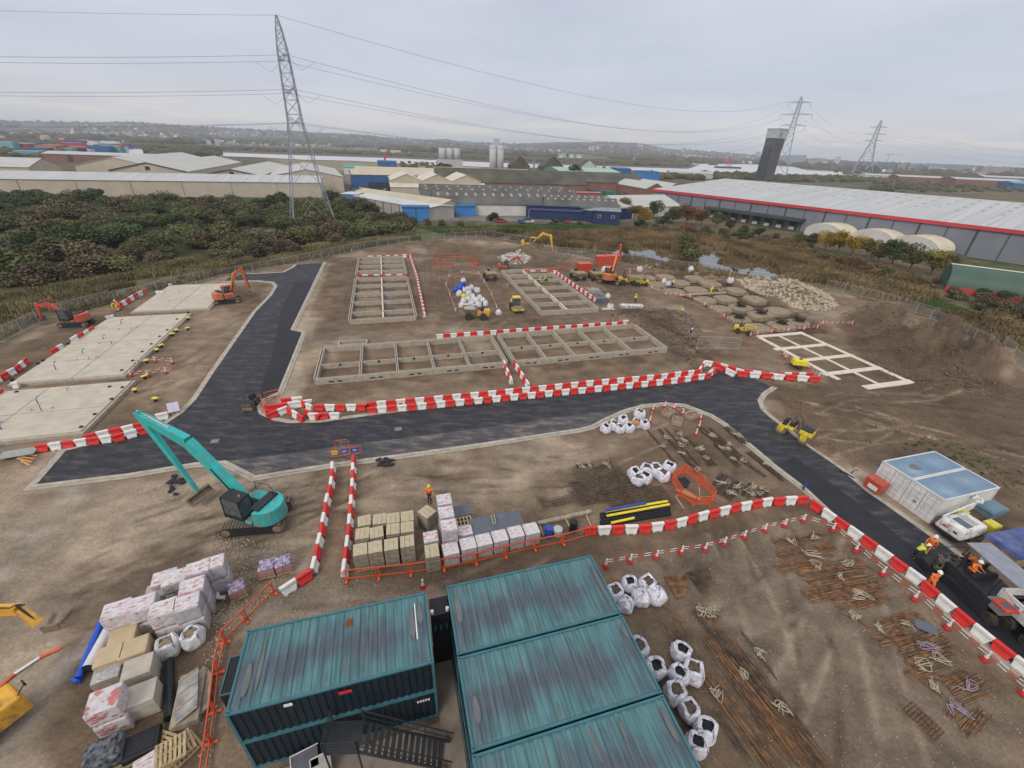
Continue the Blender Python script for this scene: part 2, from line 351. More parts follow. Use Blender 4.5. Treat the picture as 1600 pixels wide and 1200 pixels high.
def ground_z(X, Y):
    X = np.asarray(X, float); Y = np.asarray(Y, float)
    ins = np.clip(segdist_site(X, Y)/2, 0, 1)
    z = fbm(X, Y, 6.0, 4)*.10+fbm(X+50, Y, .9, 3)*.05*ins
    u = X*CU+Y*SU; v = -X*SU+Y*CU
    for px, py, a, b, h, rg in MOUNDS:
        c = G(px, py); cu, cv = toUV(c); q = np.sqrt(((u-cu)/a)**2+((v-cv)/b)**2)*(1+.35*fbm(X, Y, 4.0, 3))
        k = np.clip(1.05-q, 0, 1); k = k*k*(3-2*k); z = z+h*k*(1+rg*1.3*fbm(X*1.0, Y, 2.2, 4)+.0)+k*rg*fbm(X, Y, .9, 3)*1.1
    rd = np.clip((road_dist(X, Y)-.2)/1.5, 0, 1)
    z = z*rd-.02
    z = np.where(PIT_IN(u, v), np.minimum(z, 0)-.95, z)
    return z
ROAD_PX = [(58, 758), (104, 705), (170, 689), (225, 677), (262, 662), (287, 645), (307, 625), (335, 582), (400, 488), (425, 462), (434, 447), (428, 441), (400, 438.5), (350, 440), (365, 428.5), (400, 428.5), (444, 426), (458, 419), (464, 414), (505, 410.5), (454, 516), (472, 520), (434, 614), (410, 625), (401, 637), (405, 648), (425, 657), (450, 662), (500, 661), (600, 647), (700, 636), (800, 622.5), (900, 613), (1056, 600), (1090, 594), (1110, 587), (1121, 576), (1160, 586), (1192, 598), (1205, 605), (1190, 615), (1183, 626), (1188, 640), (1200, 651), (1264, 700), (1312, 733), (1351, 767), (1409, 808), (1451, 838), (1472, 851), (1515, 885), (1600, 953), (1760, 1085), (1760, 1190), (1600, 1055), (1538, 1001), (1484, 953), (1438, 910), (1387, 873), (1341, 839), (1302, 803), (1260, 764), (1215, 730), (1170, 692), (1136, 663), (1114, 649), (1091, 640), (1069, 632), (1035, 630), (1003, 633), (974, 641), (945, 654), (922, 666), (900, 671), (720, 698), (517, 725), (400, 744), (354, 720.6), (305, 724), (200, 741)]
ROAD = [G(*q) for q in ROAD_PX]
ROADL = ROAD+[ROAD[0]]
def road_dist(X, Y):
    near = (X > -60) & (X < 60) & (Y > 0) & (Y < 115); out = np.full(np.shape(X), 9.0)
    if np.ndim(X) == 0: X = np.array([X]); Y = np.array([Y]); near = np.array([True]); out = np.array([9.0])
    if near.any():
        x, y = X[near], Y[near]; d = segdist(x, y, ROADL); d = np.where(inpoly(x, y, ROAD), 0, d); out[near] = d
    return out
def segdist_site(X, Y):
    d = segdist(X, Y, SITE+[SITE[0]]); return np.where(inpoly(X, Y, SITE), d, 0)
PITU = (59.3, 78.5, 51.0, 93.5)
PIT_POLY = [G(*q) for q in ((1003, 428), (1020, 424), (1075, 424), (1140, 440), (1190, 462), (1250, 492), (1300, 512), (1290, 520), (1180, 523), (1160, 505), (1085, 470), (1040, 455))]
PIT_UV = [toUV(p) for p in PIT_POLY]
def PIT_IN(u, v): return inpoly(u, v, PIT_UV)
def zat(x, y): return float(np.ravel(ground_z(np.array([x]), np.array([y])))[0])
def Gz(px, py):
    """ground point under a photo point, on the relief"""
    p = G(px, py)
    for _ in range(2): p = G(px, py, max(0, zat(p.x, p.y)))
    return p
def ground_col(X, Y):
    sh = X.shape; C = np.zeros(sh+(3,)); C[:] = DEAD
    w = np.clip(fbm(X, Y, 60, 4)*1.6+.5, 0, 1)[..., None]; C = C*(1-w)+np.array((.07, .075, .04))*w
    for col, st, s, poly in VEGF:
        k = (soft(X, Y, poly, s)*st)[..., None]; C = C*(1-k)+np.array(col)*k
    k = np.clip(segdist_site(X, Y)/1.2+fbm(X, Y, 3, 3), 0, 1)[..., None]
    s = np.zeros(sh+(3,)); s[:] = SOIL
    w = np.clip(fbm(X, Y, 11, 4)*1.5+.5, 0, 1)[..., None]; s = s*(1-w*.35)+np.array(MUD)*w*.35
    w = np.clip(fbm(X+90, Y+40, 7, 4)*2.0+.1, 0, 1)[..., None]; s = s*(1-w*.5)+np.array(PALE)*w*.5
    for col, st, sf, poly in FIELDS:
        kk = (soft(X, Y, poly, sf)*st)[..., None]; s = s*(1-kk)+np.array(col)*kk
    global RUT
    RUT = np.zeros(sh)
    for col, st, wd, pts in STROKES:
        x0 = min(p.x for p in pts)-3; x1 = max(p.x for p in pts)+3; y0 = min(p.y for p in pts)-3; y1 = max(p.y for p in pts)+3
        m = (X > x0) & (X < x1) & (Y > y0) & (Y < y1)
        if not m.any(): continue
        x, y = X[m], Y[m]; d = segdist(x, y, pts); j = np.clip(.7+fbm(x, y, 1.5, 2)*1.6, 0, 1)
        kk = (np.clip(1.2-d/wd, 0, 1)*st*j)[:, None]; s[m] = s[m]*(1-kk)+np.array(col)*kk; RUT[m] = np.maximum(RUT[m], kk[:, 0]*.13) if col[0] < .2 else RUT[m]; RUT[m] = np.where((d > wd*1.15) & (d < wd*2.0) & (RUT[m] < .01), RUT[m]-.03*st, RUT[m])
    C = C*(1-k)+s*k
    return C
def ground_mat():
    m = bpy.data.materials.new('ground'); m.use_nodes = True; t = m.node_tree; b = t.nodes['Principled BSDF']
    b.inputs['Roughness'].default_value = .93; b.inputs['Specular IOR Level'].default_value = .15
    at = N(t, 'ShaderNodeAttribute', attribute_name='soil'); tc = N(t, 'ShaderNodeTexCoord')
    def noise(sc, det, rough=.6, stretch=None):
        n = N(t, 'ShaderNodeTexNoise'); n.inputs['Scale'].default_value = sc; n.inputs['Detail'].default_value = det; n.inputs['Roughness'].default_value = rough
        if stretch:
            mp = N(t, 'ShaderNodeMapping'); mp.inputs['Rotation'].default_value = (0, 0, stretch[1]); mp.inputs['Scale'].default_value = stretch[0]; t.links.new(tc.outputs['Object'], mp.inputs[0]); t.links.new(mp.outputs[0], n.inputs[0])
        else: t.links.new(tc.outputs['Object'], n.inputs[0])
        return n
    def mulr(last, fac, lo, hi, p0=.32, p1=.68):
        r = ramp(t, [(p0, (lo,)*3), (p1, (hi,)*3)]); t.links.new(fac, r.inputs[0])
        mx = N(t, 'ShaderNodeMix', data_type='RGBA', blend_type='MULTIPLY'); mx.inputs[0].default_value = 1
        t.links.new(last, mx.inputs[6]); t.links.new(r.outputs[0], mx.inputs[7]); return mx.outputs[2]
    n1 = noise(.55, 6); n2 = noise(5.0, 8, .72); n3 = noise(.45, 7, .62, ((.5, 1.5, 1), R(-35))); n4 = noise(.16, 6, .66)
    c = mulr(at.outputs['Color'], n1.outputs[0], .80, 1.18); c = mulr(c, n2.outputs[0], .74, 1.22); c = mulr(c, n3.outputs[0], .80, 1.14); c = mulr(c, n4.outputs[0], .74, 1.12, .38, .62)
    vo = N(t, 'ShaderNodeTexVoronoi'); vo.inputs['Scale'].default_value = 5.5; vo.inputs['Randomness'].default_value = 1; t.links.new(tc.outputs['Object'], vo.inputs[0])
    rv = ramp(t, [(.0, (1, 1, 1)), (.10, (1, 1, 1)), (.16, (0, 0, 0))]); t.links.new(vo.outputs['Distance'], rv.inputs[0])
    sx = N(t, 'ShaderNodeSeparateXYZ'); t.links.new(vo.outputs['Color'], sx.inputs[0])
    gt = N(t, 'ShaderNodeMath', operation='GREATER_THAN'); gt.inputs[1].default_value = .72; t.links.new(sx.outputs[0], gt.inputs[0])
    mm = N(t, 'ShaderNodeMath', operation='MULTIPLY'); t.links.new(rv.outputs[0], mm.inputs[0]); t.links.new(gt.outputs[0], mm.inputs[1])
    m5 = N(t, 'ShaderNodeMath', operation='MULTIPLY'); t.links.new(mm.outputs[0], m5.inputs[0]); m5.inputs[1].default_value = .42
    mp_ = N(t, 'ShaderNodeMix', data_type='RGBA', blend_type='MULTIPLY'); t.links.new(m5.outputs[0], mp_.inputs[0]); t.links.new(c, mp_.inputs[6]); mp_.inputs[7].default_value = (1.9, 1.95, 2.0, 1)
    t.links.new(mp_.outputs[2], b.inputs['Base Color'])
    bu = N(t, 'ShaderNodeBump'); bu.inputs['Strength'].default_value = .6; bu.inputs['Distance'].default_value = .12; t.links.new(n2.outputs[0], bu.inputs['Height'])
    bu2 = N(t, 'ShaderNodeBump'); bu2.inputs['Strength'].default_value = .35; bu2.inputs['Distance'].default_value = .2; t.links.new(n3.outputs[0], bu2.inputs['Height']); t.links.new(bu.outputs[0], bu2.inputs['Normal'])
    t.links.new(bu2.outputs[0], b.inputs['Normal'])
    return m
GM = ground_mat()
def grid_obj(name, xs, ys, zf, lab=None):
    X, Y = np.meshgrid(xs, ys); Z = zf(X, Y); nx, ny = len(xs), len(ys)
    V = np.stack([X, Y, Z], -1).reshape(-1, 3); i = np.arange(nx*(ny-1)).reshape(ny-1, nx)[:, :-1].ravel()
    F = np.stack([i, i+1, i+nx+1, i+nx], -1); o = npmesh(name, V, F, GM, smooth=True)
    a = o.data.color_attributes.new('soil', 'FLOAT_COLOR', 'POINT'); C = ground_col(X, Y).reshape(-1, 3)
    if name == 'site_ground': V[:, 2] -= (RUT*np.clip((road_dist(X, Y)-.3), 0, 1)).ravel(); o.data.vertices.foreach_set('co', V.astype(np.float32).ravel()); o.data.update()
    a.data.foreach_set('color', np.concatenate([C, np.ones((len(C), 1))], 1).astype(np.float32).ravel())
    tag(o, kind='structure'); return o
def rng_(a, b, s): return np.arange(a, b-1e-6, s)
xs = np.concatenate([rng_(-150, -50, 1.2), rng_(-50, 50, .26), rng_(50, 95, .5), rng_(95, 200.1, 1.4)])
ys = np.concatenate([rng_(-6, 48, .26), rng_(48, 110, .45), rng_(110, 215.1, 1.2)])
def zsite(X, Y):
    z = ground_z(X, Y); e = np.minimum(np.minimum(X+150, 200-X), np.minimum(Y+6, 215-Y)); return np.where(e < 2, -.6, z)
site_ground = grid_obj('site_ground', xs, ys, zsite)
def zfar(X, Y):
    e = np.minimum(np.minimum(X+1500, 1500-X), np.minimum(Y-100, 1300-Y)); z = -.3+fbm(X, Y, 60, 2)*.1
    inn = (X > -146) & (X < 196) & (Y < 211); return np.where(inn, -1.2, np.where(e < 10, -.95, z))
fg = grid_obj('outer_ground', np.concatenate([rng_(-1500, -152, 12), rng_(-152, 204, 4), rng_(204, 1500.1, 12)]), np.concatenate([rng_(100, 420, 4), rng_(420, 1300, 9)]), zfar)
far_m = mat('far_land', (.085, .085, .055), .95, .35, .004, col2=(.14, .125, .085), detail=8)
mb = MB(); mb.quad((-14000, -2000, -1.0), (14000, -2000, -1.0), (14000, 14000, -1.0), (-14000, 14000, -1.0)); tag(mb.build('ground', far_m), kind='structure')
def flat(name, pts, z, m):
    me = bpy.data.meshes.new(name); me.from_pydata([(p.x, p.y, z) for p in pts], [], [tuple(range(len(pts)))]); me.materials.append(m); me.update()
    if me.polygons[0].normal.z < 0: me.flip_normals()
    o = bpy.data.objects.new(name, me); COL.objects.link(o); return tag(o, kind='structure')
def asphalt(name, base, streak, mud=0.0):
    m = bpy.data.materials.new(name); m.use_nodes = True; t = m.node_tree; b = t.nodes['Principled BSDF']; b.inputs['Roughness'].default_value = .72; b.inputs['Specular IOR Level'].default_value = .35
    tc = N(t, 'ShaderNodeTexCoord'); mp = N(t, 'ShaderNodeMapping'); mp.inputs['Rotation'].default_value = (0, 0, -GA); mp.inputs['Scale'].default_value = (.16, .8, 1)
    t.links.new(tc.outputs['Object'], mp.inputs[0]); n = N(t, 'ShaderNodeTexNoise'); n.inputs['Scale'].default_value = 1.3; n.inputs['Detail'].default_value = 5; t.links.new(mp.outputs[0], n.inputs[0])
    r = ramp(t, [(.3, base), (.52, tuple(c*1.25 for c in base)), (.75, streak)]); t.links.new(n.outputs[0], r.inputs[0])
    n2 = N(t, 'ShaderNodeTexNoise'); n2.inputs['Scale'].default_value = .5; n2.inputs['Detail'].default_value = 9; n2.inputs['Roughness'].default_value = .65; t.links.new(tc.outputs['Object'], n2.inputs[0])
    r2 = ramp(t, [(.35, (.82,)*3), (.7, (1.25,)*3)]); t.links.new(n2.outputs[0], r2.inputs[0])
    mx = N(t, 'ShaderNodeMix', data_type='RGBA', blend_type='MULTIPLY'); mx.inputs[0].default_value = 1; t.links.new(r.outputs[0], mx.inputs[6]); t.links.new(r2.outputs[0], mx.inputs[7]); last = mx.outputs[2]
    if mud:
        mp3 = N(t, 'ShaderNodeMapping'); mp3.inputs['Rotation'].default_value = (0, 0, -GA); mp3.inputs['Scale'].default_value = (.5, 1.6, 1); t.links.new(tc.outputs['Object'], mp3.inputs[0])
        n3 = N(t, 'ShaderNodeTexNoise'); n3.inputs['Scale'].default_value = .9; n3.inputs['Detail'].default_value = 8; n3.inputs['Roughness'].default_value = .7; t.links.new(mp3.outputs[0], n3.inputs[0])
        r3 = ramp(t, [(.48, (0, 0, 0)), (.66, (mud,)*3)]); t.links.new(n3.outputs[0], r3.inputs[0])
        m3 = N(t, 'ShaderNodeMix', data_type='RGBA'); t.links.new(r3.outputs[0], m3.inputs[0]); t.links.new(last, m3.inputs[6]); m3.inputs[7].default_value = (.22, .18, .145, 1); last = m3.outputs[2]
    t.links.new(last, b.inputs['Base Color'])
    nb = N(t, 'ShaderNodeTexNoise'); nb.inputs['Scale'].default_value = 22; nb.inputs['Detail'].default_value = 4; t.links.new(tc.outputs['Object'], nb.inputs[0])
    bu = N(t, 'ShaderNodeBump'); bu.inputs['Strength'].default_value = .35; bu.inputs['Distance'].default_value = .03; t.links.new(nb.outputs[0], bu.inputs['Height']); t.links.new(bu.outputs[0], b.inputs['Normal'])
    return m
A1 = asphalt('asphalt', (.019, .020, .026), (.031, .031, .038), 0.30); A2 = asphalt('asphalt_old', (.05, .048, .052), (.085, .08, .078), .85); A3 = asphalt('asphalt_fresh', (.014, .015, .020), (.021, .021, .027))
CONC = mat('concrete', (.36, .32, .265), .9, .16, 1.2, .25, 14); CONC2 = mat('kerb_concrete', (.37, .335, .275), .9, .22, 1.5, .25, 14, stretch=(1, 1, 1))
flat('road', ROAD, .050, A1)
flat('road_base_course', [G(*q, .055) for q in ((354, 720.6), (480, 705), (524, 697), (670, 680), (800, 662), (900, 648), (985, 639), (974, 641), (945, 654), (922, 666), (900, 671), (720, 698), (517, 725), (400, 744))], .058, A2)
flat('road_fresh_lane', [G(*q, .055) for q in ((1240, 712), (1330, 778), (1420, 850), (1480, 895), (1560, 962), (1700, 1080), (1700, 1140), (1600, 1053), (1538, 999), (1484, 951), (1438, 908), (1387, 871), (1341, 837), (1302, 801), (1260, 762), (1217, 728))], .057, A3)
flat('road_joint_lane', [G(*q, .055) for q in ((462, 440), (440, 480), (424, 560), (402, 622), (420, 616), (433, 612), (470, 522), (456, 517), (474, 478), (490, 440))], .057, A3)
def ring(name, pts, w, z1, z0, m, skip=()):
    n = len(pts); area = sum(pts[i].x*pts[(i+1) % n].y-pts[(i+1) % n].x*pts[i].y for i in range(n)); sg = 1 if area > 0 else -1
    outp = []
    for i in range(n):
        a, b, c = pts[i-1], pts[i], pts[(i+1) % n]; d1 = (b-a).normalized(); d2 = (c-b).normalized(); n1 = Vector((d1.y, -d1.x, 0))*sg; n2 = Vector((d2.y, -d2.x, 0))*sg
        k = (n1+n2); k = k.normalized() if k.length > .1 else n1; outp.append(b+k*min(w/max(.45, k.dot(n1)), w*2))
    mb = MB()
    for i in range(n):
        if i in skip: continue
        j = (i+1) % n; a, b, c, d = pts[i], pts[j], outp[j], outp[i]
        V = [(p.x, p.y, z) for z in (z0, z1) for p in (a, b, c, d)]
        mb.add(V, [(4, 5, 6, 7), (0, 1, 5, 4), (2, 3, 7, 6), (3, 0, 4, 7), (1, 2, 6, 5)])
    return tag(mb.build(name, m), kind='structure')
skips = {i for i, q in enumerate(ROAD_PX) if q in ((464, 414), (350, 440), (1600, 953), (1760, 1085), (1760, 1190), (1121, 576), (1160, 586), (1192, 598))}
ring('kerb', ROAD, .34, .11, -.15, CONC2, skips)
ring('kerb_backing', [p for p in ROAD], .62, .045, -.15, CONC, skips)
for _k, (_x, _y) in enumerate([(622, 671), (336, 690)]):
    _p = G(_x, _y); _m = MB(); _m.box((_p.x, _p.y, .066), (.7, .6, .02), GA); tag(_m.build('manhole_cover', mat('cover_iron', (.20, .185, .16), .6, .2, 6)), ['square pale manhole cover in the middle of the road', 'square manhole cover behind the teal excavator boom'][_k], 'manhole cover')
# ---- water
wm = bpy.data.materials.new('water'); wm.use_nodes = True; t = wm.node_tree; b = t.nodes['Principled BSDF']; b.inputs['Base Color'].default_value = (.50, .48, .465, 1); b.inputs['Roughness'].default_value = .3; b.inputs['Specular IOR Level'].default_value = .5
nn = N(t, 'ShaderNodeTexNoise'); nn.inputs['Scale'].default_value = .08; nn.inputs['Detail'].default_value = 6; tcw = N(t, 'ShaderNodeTexCoord'); t.links.new(tcw.outputs['Object'], nn.inputs[0])
bw = N(t, 'ShaderNodeBump'); bw.inputs['Strength'].default_value = .25; bw.inputs['Distance'].default_value = 1.0; t.links.new(nn.outputs[0], bw.inputs['Height']); t.links.new(bw.outputs[0], b.inputs['Normal'])
RIVER_PX = [(-400, 215), (100, 226.5), (190, 231), (300, 236), (400, 239), (500, 242.5), (600, 245.5), (700, 249.5), (800, 254), (925, 258), (1025, 261), (1075, 262.5), (1086, 258), (1080, 255), (1175, 256), (1240, 260), (1260, 265), (1325, 268), (1357, 273), (1358, 281), (1290, 283), (1167, 280), (1100, 277.5), (1087, 274), (1025, 272.5), (1007, 270), (975, 263.5), (900, 263), (762, 261.5), (675, 258), (612, 255), (550, 251.5), (475, 250), (400, 246), (300, 243), (235, 242), (190, 240), (-400, 232)]
RIVER = [G(*q) for q in RIVER_PX]; flat('river', RIVER, .25, wm)
mud_m = mat('mudbank', (.085, .07, .06), .9, .2, .05)
flat('mudbank', [G(*q) for q in ((-400, 212.5), (190, 228.5), (400, 236), (600, 242), (800, 250.5), (925, 254.5), (1060, 258), (1095, 257), (1075, 264), (1025, 262.5), (925, 259.5), (800, 255.5), (600, 247), (400, 240.5), (190, 232.5), (-400, 217))], .32, mud_m)
flat('mudbank', [G(*q) for q in ((1086, 252.5), (1180, 253.5), (1242, 257.5), (1262, 262.5), (1360, 268), (1500, 276), (1500, 280), (1360, 276), (1325, 269.5), (1260, 266), (1240, 261), (1175, 257), (1086, 256))], .33, mud_m)
POND = [[(956, 400), (960, 390), (971, 388), (977, 398), (972, 405)], [(980, 391), (990, 390), (1000, 394), (1012, 391), (1022, 392), (1030, 401), (1044, 404), (1043, 411), (1020, 405), (1000, 400), (985, 400)],
        [(1092, 400), (1098, 396), (1106, 400), (1112, 398), (1124, 404), (1128, 402), (1120, 412), (1135, 417), (1150, 420), (1152, 427), (1130, 424), (1108, 420), (1090, 412)], [(1166, 428), (1180, 419), (1192, 418), (1200, 425), (1212, 428), (1214, 434), (1190, 434), (1172, 433)], [(1140, 418), (1160, 422), (1172, 420), (1168, 430), (1150, 427)]]
pm = bpy.data.materials.new('pond_water'); pm.use_nodes = True; b = pm.node_tree.nodes['Principled BSDF']; b.inputs['Base Color'].default_value = (.05, .05, .045, 1); b.inputs['Roughness'].default_value = .04; b.inputs['Specular IOR Level'].default_value = .8
for pp in POND: flat('pond', smoothline([G(*q) for q in pp]+[G(*pp[0])], 3)[:-1], .17, pm)
# ---- hills beyond the river, from the skyline in the photograph
SIL = [(-500, 176), (-200, 186), (0, 189.5), (100, 191), (150, 192), (200, 191), (300, 197.5), (400, 203), (500, 208), (575, 211), (600, 215), (650, 219), (700, 218), (725, 222), (800, 225), (875, 222.5), (950, 222.5), (1000, 225), (1040, 232), (1100, 237), (1180, 242.5), (1255, 248), (1330, 252), (1400, 254), (1475, 258), (1600, 264), (1900, 278), (2400, 298)]
def az_el(x, y):
    d = RT*(x-800)/FPX-UP*(y-600)/FPX+FWD; return math.atan2(d[0], d[1]), math.atan2(d[2], math.hypot(d[0], d[1]))
sa, se = zip(*[az_el(*q) for q in SIL])
az = np.linspace(R(-70), R(75), 420); ds = np.concatenate([np.linspace(1700, 5200, 46), np.linspace(5400, 9000, 12)])
RID = 5200.; hr = CAM_H+RID*np.tan(np.interp(az, sa, se)); hr = np.maximum(hr, -1.0)
A, D = np.meshgrid(az, ds); k = np.clip((D-2300)/(RID-2300), 0, 1); k = k*k*(3-2*k); Hh = np.interp(A, az, hr)
XX, YY = D*np.sin(A), D*np.cos(A); Z = (Hh+1)*k*np.where(D > RID, np.clip(1-(D-RID)/5000, .2, 1), 1)*(1+.25*fbm(XX, YY, 700, 3)*(1-k)*4)-1.05+np.clip(Hh/60, .15, 1)*k*fbm(XX, YY, 110, 2)*9
nx, ny = len(az), len(ds); i = np.arange(nx*(ny-1)).reshape(ny-1, nx)[:, :-1].ravel()
hill_m = mat('hill_land', (.035, .04, .027), .95, .4, .0035, col2=(.10, .088, .065), detail=10)
hills = npmesh('hills', np.stack([XX, YY, Z], -1).reshape(-1, 3), np.stack([i, i+nx, i+nx+1, i+1], -1), hill_m, smooth=True); tag(hills, kind='structure')
def hill_z(x, y):
    a = math.atan2(x, y); d = math.hypot(x, y); k = min(1, max(0, (d-2300)/(RID-2300))); k = k*k*(3-2*k); return max(0, (float(np.interp(a, az, hr))+1)*k-1)
# ================================================================ THE BUILDING SITE
BLK = mat('blockwork', (.37, .325, .265), .92, .14, 2.2, .3, 16); WHT = mat('white_concrete', (.60, .54, .45), .85, .12, 1.5, .15, 10)
DKH = mat('dark_void', (.02, .02, .022), .9, .1); TIM = mat('sawn_timber', (.42, .31, .18), .8, .2, 3, stretch=(1, 1, 1)); TIMO = mat('old_timber', (.30, .25, .19), .85, .25, 3)
def wall_leaf(mb, p, q, w, h): mb.bar((p.x, p.y, h/2-.06), (q.x, q.y, h/2-.06), w, h+.12)
def cavity_wall(par, u0, v0, u1, v1, h=.72, name='wall', leaf=.13, gap=.16, vents=0):
    p, q = UVP(u0, v0), UVP(u1, v1); d = (q-p).normalized(); n = Vector((-d.y, d.x, 0)); mb = MB()
    for s in (-1, 1): wall_leaf(mb, p+n*s*(leaf+gap)/2, q+n*s*(leaf+gap)/2, leaf, h+(.012 if s > 0 else 0))
    mb.bar((p.x, p.y, h/2-.22), (q.x, q.y, h/2-.22), gap, h-.3)
    o = mb.build(name, BLK, par)
    return o
def base(name, u0, v0, u1, v1, divs, mid, lab, h=.72, cat='foundation', axis='u'):
    t = thing(name, lab, cat, (0, 0, 0), 0, 'blockwork house foundations')
    e = .21
    cavity_wall(t, u0, v0, u1, v0, h+.004); cavity_wall(t, u0, v1, u1, v1, h+.004)
    cavity_wall(t, u0, v0+e, u0, v1-e, h); cavity_wall(t, u1, v0+e, u1, v1-e, h)
    for dv in divs:
        if axis == 'u': cavity_wall(t, dv, v0+e, dv, v1-e, h-.008, 'cross_wall', .11, .1)
        else: cavity_wall(t, u0+e, dv, u1-e, dv, h-.008, 'cross_wall', .11, .1)
    mb = MB()
    if axis == 'u':
        seg = [u0]+list(divs)+[u1]
        for a, b in zip(seg, seg[1:]):
            p, q = UVP(a+.2, mid), UVP(b-.2, mid); mb.bar((p.x, p.y, (h-.05)/2-.06), (q.x, q.y, (h-.05)/2-.06), .15, h+.07)
    else:
        seg = [v0]+list(divs)+[v1]
        for a, b in zip(seg, seg[1:]):
            p, q = UVP(mid, a+.2), UVP(mid, b-.2); mb.bar((p.x, p.y, (h-.05)/2-.06), (q.x, q.y, (h-.05)/2-.06), .24, h+.07)
    mb.build('spine_wall', WHT if axis == 'v' else BLK, t)
    if axis == 'u':
        k = 0; u = u0+1.8
        while u < u1-1:
            p = UVP(u, v0-.215, .30); v = MB(); v.box(p, (.62, .02, .17), GA); v.build('air_vent', DKH, t)
            p = UVP(u+.95, v0-.215, .30); v = MB(); v.box(p, (.52, .02, .17), GA); v.build('air_vent', DKH, t); u += (u1-u0)/5.0
        for a, b in zip(seg, seg[1:]):
            p = UVP((a+b)/2, mid-.1, .5); v = MB(); v.cyl(p, UVP((a+b)/2, mid-.02, .5), .17, n=10); v.build('pipe_hole', DKH, t)
    return t
base('house_foundation', -9.85, 49.6, 13.85, 59.0, [-4.75, -.25, 4.3, 8.9], 53.6, 'long blockwork foundation in five bays nearest the road, left of its twin')
base('house_foundation', 15.0, 49.7, 38.3, 59.3, [19.5, 23.8, 28.1, 32.6], 54.2, 'long blockwork foundation in five bays with the dark spoil heap at its right corner')
base('house_foundation', -6.95, 69.2, 3.5, 93.9, [72.9, 78.3, 83.4, 88.8], -1.75, 'narrow foundation with blue pipes and loose boards in its bays', axis='v')
base('house_foundation', -6.95, 96.3, 3.5, 113.2, [99.8, 104.9, 109.2], -1.7, 'short three bay foundation under the far red and white barrier row', axis='v')
base('house_foundation', 25.0, 68.0, 35.9, 96.6, [72.4, 77.4, 82.3, 87.7, 92.3], 30.0, 'tapering blockwork foundation where two men in green kneel, right of the yellow roller', axis='v')
blue_m = mat('blue_plastic', (.03, .07, .32), .4, .1); yel_m = mat('yellow_plastic', (.70, .56, .04), .45, .1); blkp = mat('black_plastic', (.014, .015, .018), .4, .2, 4)
for k, v in enumerate((70.5, 75.3, 80.6, 85.8, 98, 102)):
    mb = MB(); a = UVP(-.9, v, .08); pts = [a+UVP(math.cos(t*1.1)*.5+t*.12, math.sin(t*1.3)*.4, 0) for t in range(9)]; mb.tube([(p.x, p.y, .15+.06*(i % 2)) for i, p in enumerate(pts)], .055, 5)
    tag(mb.build('pipe_coil', blue_m), 'loose coil of blue pipe in the %s bay of the narrow foundation' % ordw(k), 'pipe', 'blue pipe coils in the foundation')
    mb = MB()
    for j in range(3): mb.bar(UVP(-6.3, v-.9+j*.7, .12), UVP(-2.3, v-.2+j*.5, .16), .18, .05)
    tag(mb.build('scaffold_boards', TIM if k % 2 else TIMO), 'timber boards laid across the %s bay of the narrow foundation' % ordw(k), 'boards', 'boards in the foundation')
t = thing('concrete_surround', 'small rectangular concrete frame behind the long left foundation', 'foundation'); 
for a, b in (((-8, 60.2), (-4.2, 60.2)), ((-8, 61.6), (-4.2, 61.6)), ((-8, 60.3), (-8, 61.5)), ((-4.2, 60.3), (-4.2, 61.5))):
    mb = MB(); mb.bar(UVP(*a, .2), UVP(*b, .2), .22, .42); mb.build('wall', BLK, t)
t = thing('strip_footing', 'pale poured concrete strip footing in eight bays on bare earth, far right', 'foundation')
for i, (a, b, w) in enumerate([((57.2, 52.0), (57.2, 34.9), .75), ((60.85, 51.6), (60.85, 34.7), .5), ((65.85, 52.0), (65.85, 34.5), .75)]):
    if i == 0: a, b = (57.0, 51.6), (56.6, 37.0)
    mb = MB(); mb.bar(UVP(*a, .02), UVP(*b, .02), w, .10); mb.build('strip', WHT, t)
for (a, b, w) in [((56.8, 51.95), (66.3, 51.95), .85), ((55.6, 47.1), (66.2, 47.1), .8), ((56.2, 43.0), (66.3, 43.0), .8), ((55.8, 38.7), (66.3, 38.7), .85), ((58.0, 34.5), (66.4, 34.5), 1.0)]:
    mb = MB(); mb.bar(UVP(*a, .0245), UVP(*b, .0245), w, .11); mb.build('strip', WHT, t)
SLAB = mat('floor_slab', (.47, .415, .335), .85, .10, .8, .2, 9)
def slab(u0, u1, v0, v1, joints, lab, ujoint=None, h=.42):
    t = thing('ground_floor_slab', lab, 'floor slab', (0, 0, 0), 0, 'finished ground floor slabs')
    vs = [v0]+joints+[v1]
    mb = MB(); c = UVP((u0+u1)/2, (v0+v1)/2, h/2-.12); mb.box(c, (u1-u0+.5, v1-v0+.5, h), GA); mb.build('perimeter_wall', BLK, t)
    us = [u0]+([ujoint] if ujoint else [])+[u1]
    for a, b in zip(vs, vs[1:]):
        for ua, ub in zip(us, us[1:]):
            mb = MB(); n = max(2, int((b-a)/.6)); st = (b-a-.1)/n
            for k in range(n): mb.box(UVP((ua+ub)/2, a+.05+st*(k+.5), h-.13+.06+random.uniform(0, .006)), (ub-ua-.09, st-.018, .12), GA)
            mb.build('floor_bay', SLAB, t)
    return t
slab(-60, -30.2, 43.6, 54.0, [48.3], 'pale slab nearest the road at the left edge of the picture', -38)
slab(-42.6, -31.9, 56.0, 77.6, [61.4, 67.0, 72.3], 'longest pale slab in four bays with bent blue pipes', -37)
slab(-40.6, -29.9, 80.0, 95.0, [85.4, 90.6], 'farthest pale slab beside the orange excavator', -35)
pipec = {}
